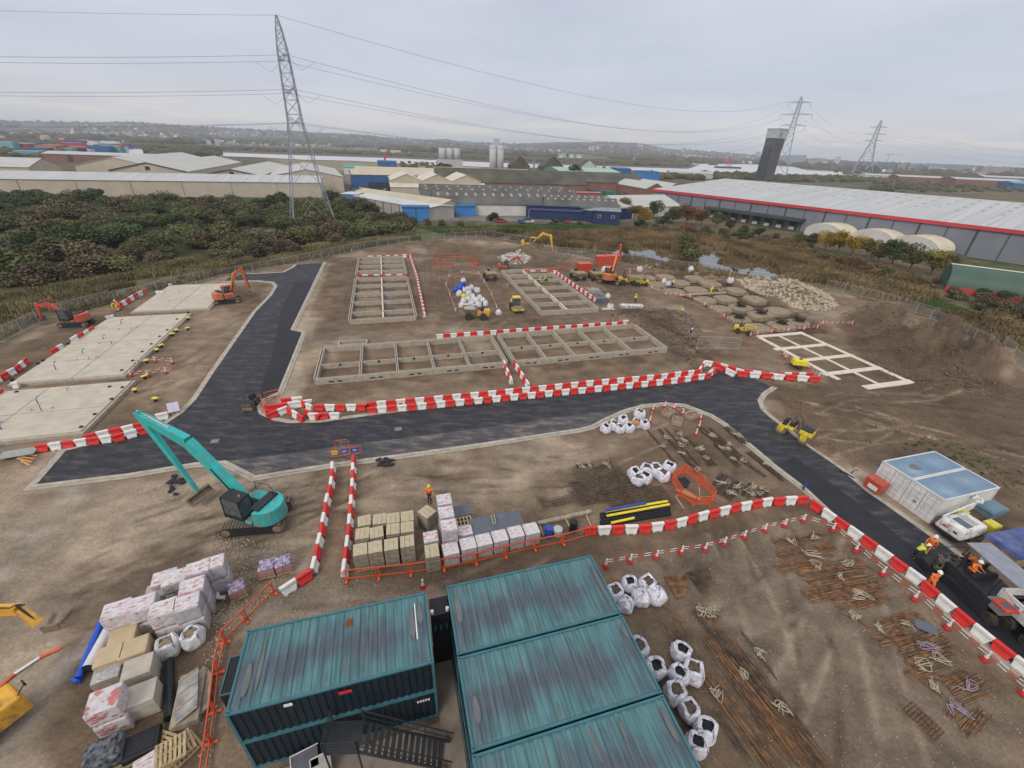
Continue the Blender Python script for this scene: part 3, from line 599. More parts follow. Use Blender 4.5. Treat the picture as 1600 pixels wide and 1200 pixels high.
for k, (px, py, c, h) in enumerate([(60, 631, 0, 1.0), (88, 578, 0, 1.2), (130, 553, 0, .8), (162, 530, 0, .7), (190, 506, 0, .8), (3, 672, 0, 1), (66, 643, 1, .9), (116, 602, 1, .9), (105, 610, 1, .4), (140, 563, 1, .5), (120, 564, 1, .3), (150, 560, 1, .4), (175, 538, 1, .5), (155, 538, 1, .3), (205, 516, 1, .5), (213, 512, 1, .3), (185, 516, 1, .3), (280, 460, 1, .6), (283, 472, 1, .3), (264, 472, 1, .3), (297, 446, 1, .4), (50, 642, 1, .3), (82, 639, 1, .3)]):
    p = G(px, py, .36); mb = MB(); L = h
    if c == 0: mb.tube([(p.x, p.y, .3), (p.x-.02, p.y+.02, .3+L*.5), (p.x+.12, p.y+.05, .3+L*.85), (p.x+.38, p.y+.12, .3+L)], .05, 6)
    else: mb.tube([(p.x, p.y, .3), (p.x, p.y, .3+L*.7), (p.x+.15*(k % 3), p.y+.06, .3+L)], .055, 6)
    sl_ = (c, 'n' if py > 590 else 'l' if py > 500 else 'f'); pipec[sl_] = pipec.get(sl_, -1)+1
    tag(mb.build('service_pipe', blue_m if c == 0 else TIMO), '%s bent %s service pipe standing up through the %s' % (ordw(pipec[sl_]), 'blue' if c == 0 else 'grey', 'nearest slab' if py > 590 else 'longest slab' if py > 500 else 'farthest slab'), 'pipe', '%s service pipes in the %s' % ('blue' if c == 0 else 'grey', 'nearest slab' if py > 590 else 'longest slab' if py > 500 else 'farthest slab'))
for k, (px, py) in enumerate([(191, 580), (208, 565), (223, 551), (237, 539), (250, 527), (262, 517), (277, 500), (294, 489), (172, 606), (192, 607), (175, 625), (149, 649), (128, 669), (27, 614), (20, 594), (60, 569), (68, 564), (107, 538)]):
    p = G(px, py, .3); mb = MB(); mb.box((p.x, p.y, .34), (.24, .24, .4), GA); tag(mb.build('drain_cap', blkp), 'small black drain cap, %s along the %s edge of the pale slabs' % ((ordw(k) if k<13 else ordw(k-13)), 'right' if k<13 else 'left'), 'drain cap', 'black drain caps on the slab edges')
for k, (px, py) in enumerate([(295, 500), (294, 516), (277, 519), (270, 525), (253, 543), (246, 550), (230, 567), (227, 592), (212, 613), (244, 627)]):
    p = Gz(px, py); mb = MB(); mb.box((p.x, p.y, .42), (.6, .42, .06), .4+k); mb.box((p.x, p.y, .2), (.25, .25, .4), .4, 1)
    tag(mb.build('manhole_marker', [yel_m, blkp]), '%s yellow topped chamber marker from the far end of the earth strip' % ordw(k), 'marker', 'yellow chamber markers beside the slabs')
padm = mat('pad_earth', (.26, .20, .14), .95, .18, 1.2, .7, 6); cage_m = mat('dark_steel', (.07, .055, .045), .8, .2)
PADS = [(1010, 432, 2.1, 2.2), (1040, 431, 2.2, 2.2), (1027, 443, 2.3, 2.1), (1062, 440, 2.3, 2.2), (1053, 454, 2.4, 2.0), (1088, 451, 2.5, 2.2), (1102, 467, 2.1, 2.1), (1134, 465, 2.2, 2.1), (1126, 481, 2.1, 1.9), (1158, 479, 2.3, 1.9), (1155, 497, 2.2, 1.8), (1189, 490, 2.5, 1.8), (1184, 510, 2.2, 1.9), (1221, 506, 2.4, 1.9), (1248, 502, 1.9, 1.6), (1180, 466, 2.2, 2.2), (1215, 484, 2.4, 2.0), (1110, 441, 2.2, 2.6), (1150, 452, 2.0, 2.2), (1085, 433, 2.2, 2.2)]
for k, (px, py, a, b) in enumerate(PADS):
    u, v = toUV(G(px, py)); V = []; n = 16; mb = MB(); prof = [(1.0, -.85), (.98, -.25), (.9, -.05), (.55, .02), (0, .05)]
    for r, z in prof:
        for i in range(n):
            t = 2*math.pi*i/n; c, s = math.cos(t), math.sin(t); q = (abs(c)**3.2+abs(s)**3.2)**(-1/3.2); j = 1+random.uniform(-.03, .03)
            V.append(UVP(u+c*q*a*r*j, v+s*q*b*r*j, z+random.uniform(-.02, .03)))
    F = [(j*n+i, j*n+(i+1) % n, (j+1)*n+(i+1) % n, (j+1)*n+i) for j in range(len(prof)-1) for i in range(n)]; mb.add(V, F)
    tag(mb.build('earth_pad', padm, smooth=False), 'flat topped earth pad between dug trenches, %s in the %s row' % (ordw(k//3, 'farthest'), ['left', 'middle', 'right'][k%3]), 'earth pad', 'earth pads between the dug trenches')
    if k in (9, 10, 13, 14, 11):
        mb = MB()
        for i in range(60):
            t = random.uniform(0, 6.28); r = random.uniform(.2, 1.2); mb.bar(UVP(u+r*math.cos(t), v+r*math.sin(t), .02), UVP(u+1.1*math.cos(t+2.2), v+.9*math.sin(t+2.2), .45+random.uniform(0, .5)), .05)
        tag(mb.build('rebar_tangle', cage_m), 'dark tangle of bent reinforcement on an earth pad, %s from the white footing' % ordw((9,10,11,13,14).index(k), 'farthest'), 'steel bars', 'dark rebar tangles on the pads')
mb = MB(); mb.bar(G(1065, 461, .1), G(1134, 457, .1), .5, .2); tag(mb.build('timber_beam', TIM), 'pale plank bridge laid across the trenches between the earth pads', 'plank')
RED = mat('barrier_red', (.60, .035, .03), .5, .12, 2.5); WHI = mat('barrier_white', (.66, .645, .61), .55, .1, 2.5, col2=(.74, .72, .69))
ORG = mat('safety_orange', (.62, .10, .035), .6, .1)
def barrier_mesh():
    mb = MB(); L, l = 1.02, .80
    sec = [(-.23, 0), (-.23, .13), (-.17, .24), (-.15, .33), (-.11, .36), (-.11, .44), (-.14, .47), (-.13, .68), (-.09, .72)]
    prof = sec+[(-y, z) for y, z in reversed(sec)]
    V = []; n = len(prof)
    for s in (-1, 1):
        for y, z in prof:
            hl = (l if z < .2 else l+(L-l)*min(1, (z-.2)/.3))/2; V.append((s*hl, y, z+.05))
    mb.add(V, [tuple(range(n-1, -1, -1)), tuple(range(n, 2*n))]+[(i, (i+1) % n, n+(i+1) % n, n+i) for i in range(n)])
    for s in (-1, 1): mb.box((s*.25, 0, .06), (.16, .5, .13))
    return mb
bm_ = barrier_mesh(); BR = bm_.build('water_barrier', RED); BW = barrier_mesh().build('water_barrier', WHI)
bpy.data.objects.remove(BR); bpy.data.objects.remove(BW)
BMESH = {'r': [m for m in bpy.data.meshes if m.name.startswith('water_barrier') and m.materials[0] == RED][0], 'w': [m for m in bpy.data.meshes if m.name.startswith('water_barrier') and m.materials[0] == WHI][0]}
NB = [0]
def barriers(pts, row, start, first='r', n=None, jit=.03):
    """row: how the row is named; start: what its first unit stands at"""
    P = [Gz(*q) for q in pts]; L = sum((b-a).length for a, b in zip(P, P[1:])); n = n or max(1, round(L/1.045)); st = L/n
    pp = along([p for p in P], st); cnt = {'r': 0, 'w': 0}; col = first
    for p, h in pp[:n]:
        o = bpy.data.objects.new('water_barrier', BMESH[col]); COL.objects.link(o); d = Vector((math.cos(h), math.sin(h), 0)); q = p+d*st/2
        o.location = (q.x, q.y, max(0, zat(q.x, q.y))+.0); o.rotation_euler = (random.uniform(-.02, .02), random.uniform(-.02, .02), h+random.uniform(-jit, jit)+math.pi*random.randint(0, 1)); o.scale = (st/1.045, 1, random.uniform(.97, 1.03))
        c = 'red' if col == 'r' else 'white'
        tag(o, '%s %s barrier of %s, from %s' % (ordw(cnt[col]), c, row, start), 'barrier', 'water filled barriers in '+row); cnt[col] += 1; col = 'w' if col == 'r' else 'r'; NB[0] += 1
barriers([(411, 644), (455, 638), (487, 652), (505, 643)], 'the looping row by the orange gate', 'the road corner', 'r', 3)
barriers([(419, 656), (450, 644), (468, 656), (532, 654)], 'the lower loop by the orange gate', 'the orange gate', 'r', 8)
barriers([(440, 632), (462, 630), (485, 641), (574, 641)], 'the upper loop by the orange gate', 'the orange gate', 'r', 9)
barriers([(574, 646), (640, 641), (800, 625), (940, 611), (1045, 600), (1100, 592), (1118, 582)], 'the long front roadside row', 'its black post end', 'r')
barriers([(574, 638), (650, 631), (800, 616), (910, 604), (1030, 593), (1090, 585), (1100, 571)], 'the long rear roadside row', 'its black post end', 'r')
barriers([(1100, 571), (1122, 574), (1150, 583), (1200, 590), (1268, 590)], 'the row past the road head', 'the bend in the road', 'w')
barriers([(1118, 575), (1140, 586), (1165, 589), (1280, 597)], 'the short row beyond the bend', 'the bend in the road', 'r', 9)
barriers([(682, 530), (800, 521), (978, 508), (982, 513)], 'the row behind the long foundations', 'its left end', 'w')
barriers([(787, 570), (800, 602)], 'the link between the long foundations', 'its far end', 'w')
barriers([(803, 570), (822, 601), (836, 602)], 'the second link between the foundations', 'its far end', 'r')
barriers([(569, 405), (641, 402), (652, 436), (664, 497)], 'the curved row round the narrow foundation', 'the far left corner', 'r')
barriers([(858, 426), (868, 428), (932, 473)], 'the row beside the tapering foundation', 'its far end', 'r')
barriers([(230, 457), (212, 466), (190, 480), (180, 487)], 'the row behind the far slab', 'its far end', 'r', 8)
barriers([(148, 517), (136, 525), (114, 537)], 'the row beside the longest slab', 'its far end', 'r', 4)
barriers([(100, 545), (84, 555)], 'the short pair beside the longest slab', 'its far end', 'w', 2)
barriers([(44, 567), (30, 580), (0, 597), (-30, 615)], 'the row at the left picture edge', 'its far end', 'r')
barriers([(231, 668), (215, 672), (134, 690)], 'the rear row beside the nearest slab', 'the road corner', 'r', 5)
barriers([(236, 675), (190, 688), (60, 706)], 'the roadside row below the nearest slab', 'the road corner', 'r', 9)
barriers([(521, 731), (519, 760), (512, 790), (505, 830), (490, 900)], 'the left side of the walkway', 'the blue signed gate', 'w', 11)
barriers([(490, 900), (440, 932)], 'the turned foot of the walkway', 'the walkway', 'r', 2)
barriers([(553, 721), (552, 760), (547, 830), (540, 890), (536, 905)], 'the right side of the walkway', 'the blue signed gate', 'r', 12)
barriers([(911, 834), (1000, 831), (1050, 824), (1092, 812), (1140, 800), (1190, 790), (1246, 786), (1262, 792)], 'the curving row by the plastic pipes', 'the pipe stack', 'r', 19)
barriers([(1264, 790), (1336, 841), (1418, 901), (1510, 981), (1610, 1062), (1690, 1127)], 'the long row beside the fresh road', 'the far end', 'r')
barriers([(265, 450), (270, 449)], 'the lone end block on the farthest slab', 'the fence', 'w', 1)
barriers([(245, 461), (258, 461)], 'the lone pair on the farthest slab', 'the fence', 'w', 1)
barriers([(167, 502), (180, 499)], 'the single block at the slab corner', 'the slab', 'w', 1)
barriers([(22, 607), (33, 606)], 'the single block between the slabs', 'the slab', 'w', 1)
barriers([(-6, 625), (8, 617)], 'the single red block at the picture edge', 'the slab', 'r', 1)
barriers([(246, 657), (266, 653)], 'the fallen pair by the road bend', 'the road', 'w', 1)
def board_row(pts, lab, n, w=.12, h=.28, z=.0):
    P = [G(*q, z) for q in pts]; L = sum((b-a).length for a, b in zip(P, P[1:])); st = L/n; t = thing('barrier_board', lab, 'barrier board')
    for i, (p, hd) in enumerate(along(P, st)[:n]):
        d = Vector((math.cos(hd), math.sin(hd), 0)); mb = MB(); mb.bar(p+Vector((0, 0, h/2)), p+d*st*.97+Vector((0, 0, h/2)), w, h); mb.build('panel', RED if i % 2 == 0 else WHI, t)
board_row([(557, 431), (638, 430)], 'red and white board laid between the narrow and the short foundation', 9, z=.72)
board_row([(820, 424), (862, 424)], 'thin white and red board along the far end of the tapering foundation', 5, z=.9)
GAL = mat('galvanised', (.42, .43, .43), .5, .1, 4, metal=.3, spec=.4); CONB = mat('fence_foot', (.25, .24, .22), .9)
def fence_panel(L=3.4, H=2.0, green=False):
    t = thing('mesh_fence_panel', '', 'fence panel'); fr = MB()
    for x in (0, L): fr.cyl((x, 0, .05), (x, 0, H), .028, n=5)
    for z in (.15, H): fr.cyl((0, 0, z), (L, 0, z), .026, n=5)
    fr.build('frame', GAL, t); w = MB()
    for i in range(1, 22): w.bar((L*i/22, 0, .15), (L*i/22, 0, H), .009)
    for z in (.4, .8, 1.2, 1.6, 1.8): w.bar((0, 0, z), (L, 0, z), .010)
    w.build('wire_mesh', GAL, t); f = MB(); f.box((0, 0, .07), (.22, .65, .14)); f.build('foot_block', CONB, t); return t
FP = fence_panel(); fcount = [0]
def fence(pts, where, st=3.5, z0=0, jit=.05):
    P = [Gz(*q) for q in pts]
    for i, (p, h) in enumerate(along(P, st)):
        kw = dict(loc=(p.x, p.y, max(0, zat(p.x, p.y))), rz=h+random.uniform(-jit, jit), label='%s steel mesh fence panel %s' % (ordw(i), where), group='steel mesh site fence')
        if fcount[0] == 0:
            FP.location = kw['loc']; FP.rotation_euler.z = kw['rz']; FP['label'] = kw['label']; FP['group'] = kw['group']
        else: dup(FP, **kw)
        fcount[0] += 1
fence([(-60, 570), (0, 537), (52, 512)], 'from the left picture edge along the reeds')
fence([(60, 503), (110, 490), (150, 479), (215, 466), (262, 452), (312, 441)], 'from the corner above the small red excavator')
fence([(345, 437), (400, 425), (455, 415), (505, 403), (560, 391), (610, 384), (650, 378)], 'from the gate by the orange excavator')
fence([(660, 377), (760, 371), (830, 381)], 'from the fence bend behind the earth bank')
fence([(850, 388), (920, 401), (1012, 414), (1060, 420), (1100, 424)], 'from the yellow excavator towards the pond')
fence([(1100, 424), (1160, 434), (1200, 441)], 'from the willow to the rubble heap')
fence([(1290, 451), (1370, 470), (1437, 491), (1537, 541), (1586, 567)], 'from the rubble heap down the right side')
fence([(1088, 545), (1108, 545), (1142, 546)], 'standing loose by the man in dark clothes', 3.0)
TEAL = bpy.data.materials.new('container_teal'); TEAL.use_nodes = True; t_ = TEAL.node_tree; b = t_.nodes['Principled BSDF']; b.inputs['Roughness'].default_value = .55; b.inputs['Specular IOR Level'].default_value = .35
tc = N(t_, 'ShaderNodeTexCoord')
n = N(t_, 'ShaderNodeTexNoise'); n.inputs['Scale'].default_value = .45; n.inputs['Detail'].default_value = 4; t_.links.new(tc.outputs['Object'], n.inputs[0])
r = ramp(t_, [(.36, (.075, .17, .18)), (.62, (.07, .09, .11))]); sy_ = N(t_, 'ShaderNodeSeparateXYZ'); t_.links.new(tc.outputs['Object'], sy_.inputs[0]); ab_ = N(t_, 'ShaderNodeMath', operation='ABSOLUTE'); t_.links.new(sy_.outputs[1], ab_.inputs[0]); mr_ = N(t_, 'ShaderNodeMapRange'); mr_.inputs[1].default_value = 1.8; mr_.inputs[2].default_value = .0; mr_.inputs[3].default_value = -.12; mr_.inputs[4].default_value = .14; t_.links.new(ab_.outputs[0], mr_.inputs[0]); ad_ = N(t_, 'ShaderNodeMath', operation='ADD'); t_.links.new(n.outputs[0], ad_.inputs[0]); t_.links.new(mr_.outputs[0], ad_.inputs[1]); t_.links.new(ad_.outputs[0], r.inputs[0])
mp = N(t_, 'ShaderNodeMapping'); mp.inputs['Scale'].default_value = (6, .5, .5); t_.links.new(tc.outputs['Object'], mp.inputs[0]); n2 = N(t_, 'ShaderNodeTexNoise'); n2.inputs['Scale'].default_value = 1.0; n2.inputs['Detail'].default_value = 6; t_.links.new(mp.outputs[0], n2.inputs[0])
r2 = ramp(t_, [(.3, (.72,)*3), (.5, (1, 1, 1)), (.7, (1.35, 1.35, 1.32))]); t_.links.new(n2.outputs[0], r2.inputs[0])
mx = N(t_, 'ShaderNodeMix', data_type='RGBA', blend_type='MULTIPLY'); mx.inputs[0].default_value = 1; t_.links.new(r.outputs[0], mx.inputs[6]); t_.links.new(r2.outputs[0], mx.inputs[7])
mp3 = N(t_, 'ShaderNodeMapping'); mp3.inputs['Scale'].default_value = (2.2, .30, 1); t_.links.new(tc.outputs['Object'], mp3.inputs[0]); n3 = N(t_, 'ShaderNodeTexNoise'); n3.inputs['Scale'].default_value = 1.15; n3.inputs['Detail'].default_value = 7; t_.links.new(mp3.outputs[0], n3.inputs[0])
r3 = ramp(t_, [(.60, (0, 0, 0)), (.70, (.7, .7, .7))]); t_.links.new(n3.outputs[0], r3.inputs[0]); m3 = N(t_, 'ShaderNodeMix', data_type='RGBA'); t_.links.new(r3.outputs[0], m3.inputs[0]); t_.links.new(mx.outputs[2], m3.inputs[6]); m3.inputs[7].default_value = (.10, .095, .085, 1)
t_.links.new(m3.outputs[2], b.inputs['Base Color'])
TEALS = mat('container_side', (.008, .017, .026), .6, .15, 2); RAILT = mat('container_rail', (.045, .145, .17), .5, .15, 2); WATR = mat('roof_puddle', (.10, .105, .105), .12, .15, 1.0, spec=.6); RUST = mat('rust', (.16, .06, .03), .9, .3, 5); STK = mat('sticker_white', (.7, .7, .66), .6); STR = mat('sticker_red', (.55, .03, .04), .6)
CL, CW, CH = 8.55, 3.70, 2.475
def corr_roof(L, Wd, z, n, amp, mats, name, par, inset=.14):
    mb = MB(); xs_ = []; st = (L-2*inset)/n
    for i in range(n):
        x = -L/2+inset+i*st; xs_ += [(x, 0), (x+st*.40, 0), (x+st*.50, amp), (x+st*.90, amp)]
    xs_.append((L/2-inset, 0)); V = []
    for x, dz in xs_:
        for y in (-Wd/2+inset, -Wd/2+inset+.12, Wd/2-inset-.12, Wd/2-inset): V.append((x, y, z+(dz if abs(y) < Wd/2-inset-.05 else 0)))
    k = len(xs_); F = [(j*4+i, (j+1)*4+i, (j+1)*4+i+1, j*4+i+1) for j in range(k-1) for i in range(3)]
    mb.add(V, F); return mb.build(name, mats, par)
def corr_wall(mb, p, q, z0, z1, n, amp, mi=0):
    p, q = Vector(p), Vector(q); d = q-p; L = d.length; d.normalize(); nn = Vector((d.y, -d.x, 0)); V = []; st = L/n; pts = []
    for i in range(n):
        pts += [(i*st, 0), (i*st+st*.35, 0), (i*st+st*.5, -amp), (i*st+st*.85, -amp)]
    pts.append((L, 0))
    for t, a in pts:
        c = p+d*t+nn*a; V += [(c.x, c.y, z0), (c.x, c.y, z1)]
    mb.add(V, [(2*i, 2*i+2, 2*i+3, 2*i+1) for i in range(len(pts)-1)], mi)
def container(name, lab, L, Wd, H, mroof, mside, mrail, nroof=26, puddles=(), doors=None, group=None, nwall=26):
    t = thing(name, lab, 'container', group=group); fr = MB()
    for sy in (-1, 1):
        for z in (.07, H-.055): fr.box((0, sy*(Wd/2-.05), z), (L-.36, .10, .14 if z < 1 else .11))
    for sx in (-1, 1):
        for z in (.07, H-.055): fr.box((sx*(L/2-.05), 0, z), (.10, Wd-.36, .14 if z < 1 else .11))
        for sy in (-1, 1):
            fr.box((sx*(L/2-.06), sy*(Wd/2-.06), H/2), (.12, .12, H-.26))
    fr.build('frame', mrail, t)
    for sx in (-1, 1):
        for sy in (-1, 1):
            for z in (.075, H-.06):
                c = MB(); c.box((sx*(L/2-.085), sy*(Wd/2-.085), z), (.178, .178, .13)); c.box((sx*(L/2-.09), sy*(Wd/2-.085), z+.066), (.09, .06, .006), 0, 1); c.build('corner_casting', [mrail, DKH], t)
    w = MB(); a, b2 = L/2-.02, Wd/2-.035
    corr_wall(w, (-a, -b2, 0), (a, -b2, 0), .12, H-.09, nwall, .05); corr_wall(w, (a, b2, 0), (-a, b2, 0), .12, H-.09, nwall, .05)
    corr_wall(w, (a, -b2, 0), (a, b2, 0), .12, H-.09, 12, .05)
    if not doors: corr_wall(w, (-a, b2, 0), (-a, -b2, 0), .12, H-.09, 12, .05)
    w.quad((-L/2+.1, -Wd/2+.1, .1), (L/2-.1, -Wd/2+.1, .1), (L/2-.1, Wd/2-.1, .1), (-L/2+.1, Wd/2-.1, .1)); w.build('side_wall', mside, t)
    corr_roof(L, Wd, H-.05, nroof, .045, mroof, 'roof', t, .10)
    for (x, y0, y1, wd) in puddles:
        p = MB(); m = 12; V = []
        for i in range(m):
            tt = 2*math.pi*i/m; V.append((x+math.cos(tt)*wd*(1+.12*math.sin(3*tt+x)), (y0+y1)/2+math.sin(tt)*(y1-y0)/2, H+.002))
        p.add(V, [tuple(range(m))]); p.build('puddle', WATR, t)
    return t
def place(o, u, v, z, lab, rz=GA, group=None):
    p = UVP(u, v, z); o.location = p; o.rotation_euler.z = rz; o['label'] = lab
    if group: o['group'] = group
    return o
grp = 'stacked teal steel containers'
PUD = {'L': [(-3.75, -1.3, .2, .15), (3.85, .1, 1.3, .13), (3.45, -.6, 1.1, .12), (-3.3, -1.2, 1.2, .09), (.35, -1.6, -.5, .07)], 'A': [(-3.85, -.4, 1.2, .15), (3.95, -1.2, 1.3, .10)], 'B': [(-3.8, -1.0, .1, .13), (4.0, .7, 1.5, .12)], 'C': [(3.9, .1, 1.5, .11), (.6, .3, 1.6, .07), (1.9, .6, 1.6, .07), (-.8, .2, 1.5, .06)]}
for key, u, v in (('L', -4.09, 13.35), ('A', 5.55, 13.42), ('B', 5.53, 9.60), ('C', 5.51, 5.80)):
    for lv in (0, 1):
        nm = {'L': 'left of the courtyard, with stairs below it', 'A': 'in the far place of the right hand row', 'B': 'in the middle of the right hand row', 'C': 'in the near place of the right hand row'}[key]
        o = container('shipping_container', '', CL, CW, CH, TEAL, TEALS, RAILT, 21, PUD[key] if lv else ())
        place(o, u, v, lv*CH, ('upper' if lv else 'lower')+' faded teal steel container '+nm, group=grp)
        if key == 'L' and lv == 1:
            s = MB(); s.box((-1.95, -CW/2-.012, 2.1), (.34, .02, .2)); s.build('notice', STK, o); s = MB(); s.box((.35, -CW/2-.012, 1.95), (.55, .02, .22)); s.build('notice', STR, o)
            s = MB(); s.box((.45, 1.05, CH+.004), (.3, .42, .006)); s.build('rust_patch', RUST, o); s = MB(); s.box((3.63, .35, CH+.01), (.05, 1.9, .02)); s.build('weld_seam', STK, o)
        if key == 'L' and lv == 0:
            for i in range(5):
                s = MB(); s.box((3.35+i*.13, -CW/2-.012, 1.9+.012*(i % 2)), (.09, .02, .16)); s.build('door_stencil', STK, o)
t = thing('plant_enclosure', 'black steel plant box filling the gap behind the two teal stacks', 'enclosure', UVP(.77, 14.6, 0), GA)
mb = MB(); mb.box((0, 0, 2.2), (.95, 1.0, 4.4)); mb.build('cabinet', mat('black_steel', (.012, .013, .016), .5, .2), t)
for i in range(3): mb = MB(); mb.box((-.3+i*.3, -.51, 3.3), (.1, .03, .5)); mb.build('vent', RAILT, t)
for sx in (-1, 1): mb = MB(); mb.cyl((sx*.4, -.35, 4.4), (sx*.4, -.35, 4.62), .09, n=8); mb.build('lamp', STK, t)
t = thing('gas_cage', 'low black steel cage standing behind the left end of the teal stack', 'cage', UVP(-8.95, 13.9, 0), GA); mb = MB(); mb.box((0, 0, 1.9), (.6, 1.7, 3.8)); mb.build('cage_body', MATS['black_steel'], t); mb = MB()
for z in (3.82,):
    for y in (-.85, .85): mb.bar((-.3, y, z), (.3, y, z), .05)
    for x in (-.3, .3): mb.bar((x, -.85, z), (x, .85, z), .05)
mb.build('top_rail', RAILT, t)
flat('courtyard', [UVP(-8.6, 3.0, .04), UVP(1.2, 3.0, .04), UVP(1.2, 15.3, .04), UVP(.2, 15.3, .04), UVP(.2, 11.2, .04), UVP(-8.6, 11.2, .04)], .03, mat('yard_floor', (.25, .205, .165), .9, .25, .7, .25, 9))
STM = mat('stair_steel', (.03, .032, .036), .5, .2)
def steel_stair():
    t = thing('steel_stair', 'black steel staircase with open treads in the courtyard below the teal stack', 'staircase', G(566, 1150, 2.5).xy.to_3d()+Vector((0, 0, 0)), GA-R(12))
    n = 14; run, rise = .26, .178; w = 1.05; st_h = 2.49
    for i in range(n):
        mb = MB(); mb.box((.25+i*run, 0, st_h-(i+1)*rise), (.19, w, .035)); mb.build('tread', STM, t)
    for sy in (-1, 1):
        mb = MB(); mb.bar((0, sy*(w/2+.03), st_h-.1), (n*run+.15, sy*(w/2+.03), -.02+.1), .05, .2); mb.build('stringer', STM, t)
        mb = MB(); mb.bar((0, sy*(w/2+.03), st_h+.98), (n*run+.35, sy*(w/2+.03), .92), .045); mb.bar((0, sy*(w/2+.03), st_h+.5), (n*run+.15, sy*(w/2+.03), .5), .03)
        for f in (0, .36, .7, .98): x = f*(n*run+.15); z = st_h-(st_h)*f; mb.bar((x, sy*(w/2+.03), max(0, z-.1)), (x, sy*(w/2+.03), z+.98), .045)
        mb.build('handrail', STM, t)
    mb = MB(); mb.box((-.75, 0, st_h-.03), (1.45, w+.2, .05)); mb.build('landing', STM, t)
    mb = MB()
    for x in (-1.45, -.05):
        for y in (-.6, .6): mb.bar((x, y, 0), (x, y, st_h+1), .06)
    for z in (st_h+.98, st_h+.75, st_h+.5, st_h+.25): mb.bar((-1.45, -.6, z), (-.05, -.6, z), .03); mb.bar((-1.45, -.6, z), (-1.45, .6, z), .03)
    mb.build('landing_rail', STM, t)
steel_stair()
for k, (px, py, dx, dy) in enumerate([(478, 1192, 1.2, .9), (503, 1196, .9, .7)]):
    p = G(px, py, .5); t = thing('pallet_table', ['grey plastic crate pile below the steel stairs at the picture foot', 'pale sheet folded over a crate at the picture foot'][k], 'crate', (p.x, p.y, 0), .5)
    mb = MB(); mb.box((0, 0, .35), (dx, dy, .7), 0, 0, .92); mb.build('crate_body', [mat('crate_grey', (.12, .125, .14), .6), mat('pale_sheet', (.42, .40, .35), .8)][k], t); mb = MB(); mb.bar((-dx/2, dy/2, .72), (dx/2, dy/2, .72), .04); mb.bar((-dx/2, dy/2, .72), (-dx/2, -dy/2, .72), .04); mb.build('rim', STK, t)
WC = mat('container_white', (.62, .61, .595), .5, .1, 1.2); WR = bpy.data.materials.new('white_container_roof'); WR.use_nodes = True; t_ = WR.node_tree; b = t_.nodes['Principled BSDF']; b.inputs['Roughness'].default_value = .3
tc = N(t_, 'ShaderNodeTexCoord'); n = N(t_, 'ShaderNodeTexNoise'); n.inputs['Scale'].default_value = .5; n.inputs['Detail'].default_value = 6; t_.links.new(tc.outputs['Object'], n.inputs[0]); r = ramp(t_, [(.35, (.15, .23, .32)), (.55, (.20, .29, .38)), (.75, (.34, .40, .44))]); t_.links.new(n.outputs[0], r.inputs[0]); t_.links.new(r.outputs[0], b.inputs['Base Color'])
for k, (v, lab) in enumerate(((16.3, 'white steel container with closed doors, the one nearer the light tower'), (18.83, 'white steel container with the red bin at its doors'))):
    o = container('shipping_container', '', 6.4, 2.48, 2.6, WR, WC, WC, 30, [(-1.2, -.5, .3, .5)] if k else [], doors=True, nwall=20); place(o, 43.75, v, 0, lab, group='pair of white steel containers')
    for s in (-1, 1):
        d = MB(); d.box((-3.16, s*.59, 1.3), (.06, 1.14, 2.3))
        for z in (.55, 1.0, 1.55, 2.05): d.box((-3.205, s*.59, z), (.03, .95, .12))
        d.build('door', WC, o); h = MB()
        for y in (.35, .85): h.bar((-3.24, s*y, .2), (-3.24, s*y, 2.42), .035)
        h.build('lock_bar', WC, o)
    h = MB(); h.box((-3.215, .35, 1.0), (.02, .22, .2)); h.build('notice', DKH, o)
# ================================================================ MATERIALS STACKED ON SITE
WRAP = bpy.data.materials.new('printed_wrap'); WRAP.use_nodes = True; t_ = WRAP.node_tree; b = t_.nodes['Principled BSDF']; b.inputs['Roughness'].default_value = .38
def wrapmat(name, base, ink, ink2=None, s=(1.6, 7.0, 5.0), th=.58):
    m = bpy.data.materials.new(name); m.use_nodes = True; t = m.node_tree; b = t.nodes['Principled BSDF']; b.inputs['Roughness'].default_value = .4
    tc = N(t, 'ShaderNodeTexCoord'); mp = N(t, 'ShaderNodeMapping'); mp.inputs['Scale'].default_value = s; t.links.new(tc.outputs['Object'], mp.inputs[0])
    n = N(t, 'ShaderNodeTexNoise'); n.inputs['Scale'].default_value = 1.6; n.inputs['Detail'].default_value = 3; t.links.new(mp.outputs[0], n.inputs[0])
    r = ramp(t, [(th, base), (th+.035, ink)]); t.links.new(n.outputs[0], r.inputs[0]); last = r.outputs[0]
    n2 = N(t, 'ShaderNodeTexNoise'); n2.inputs['Scale'].default_value = 4; n2.inputs['Detail'].default_value = 5; t.links.new(tc.outputs['Object'], n2.inputs[0])
    r2 = ramp(t, [(.3, (.72, .72, .74)), (.7, (1.1, 1.1, 1.1))]); t.links.new(n2.outputs[0], r2.inputs[0]); mx = N(t, 'ShaderNodeMix', data_type='RGBA', blend_type='MULTIPLY'); mx.inputs[0].default_value = 1
    t.links.new(last, mx.inputs[6]); t.links.new(r2.outputs[0], mx.inputs[7]); t.links.new(mx.outputs[2], b.inputs['Base Color'])
    bu = N(t, 'ShaderNodeBump'); bu.inputs['Strength'].default_value = .5; bu.inputs['Distance'].default_value = .04; t.links.new(n2.outputs[0], bu.inputs['Height']); t.links.new(bu.outputs[0], b.inputs['Normal']); return m
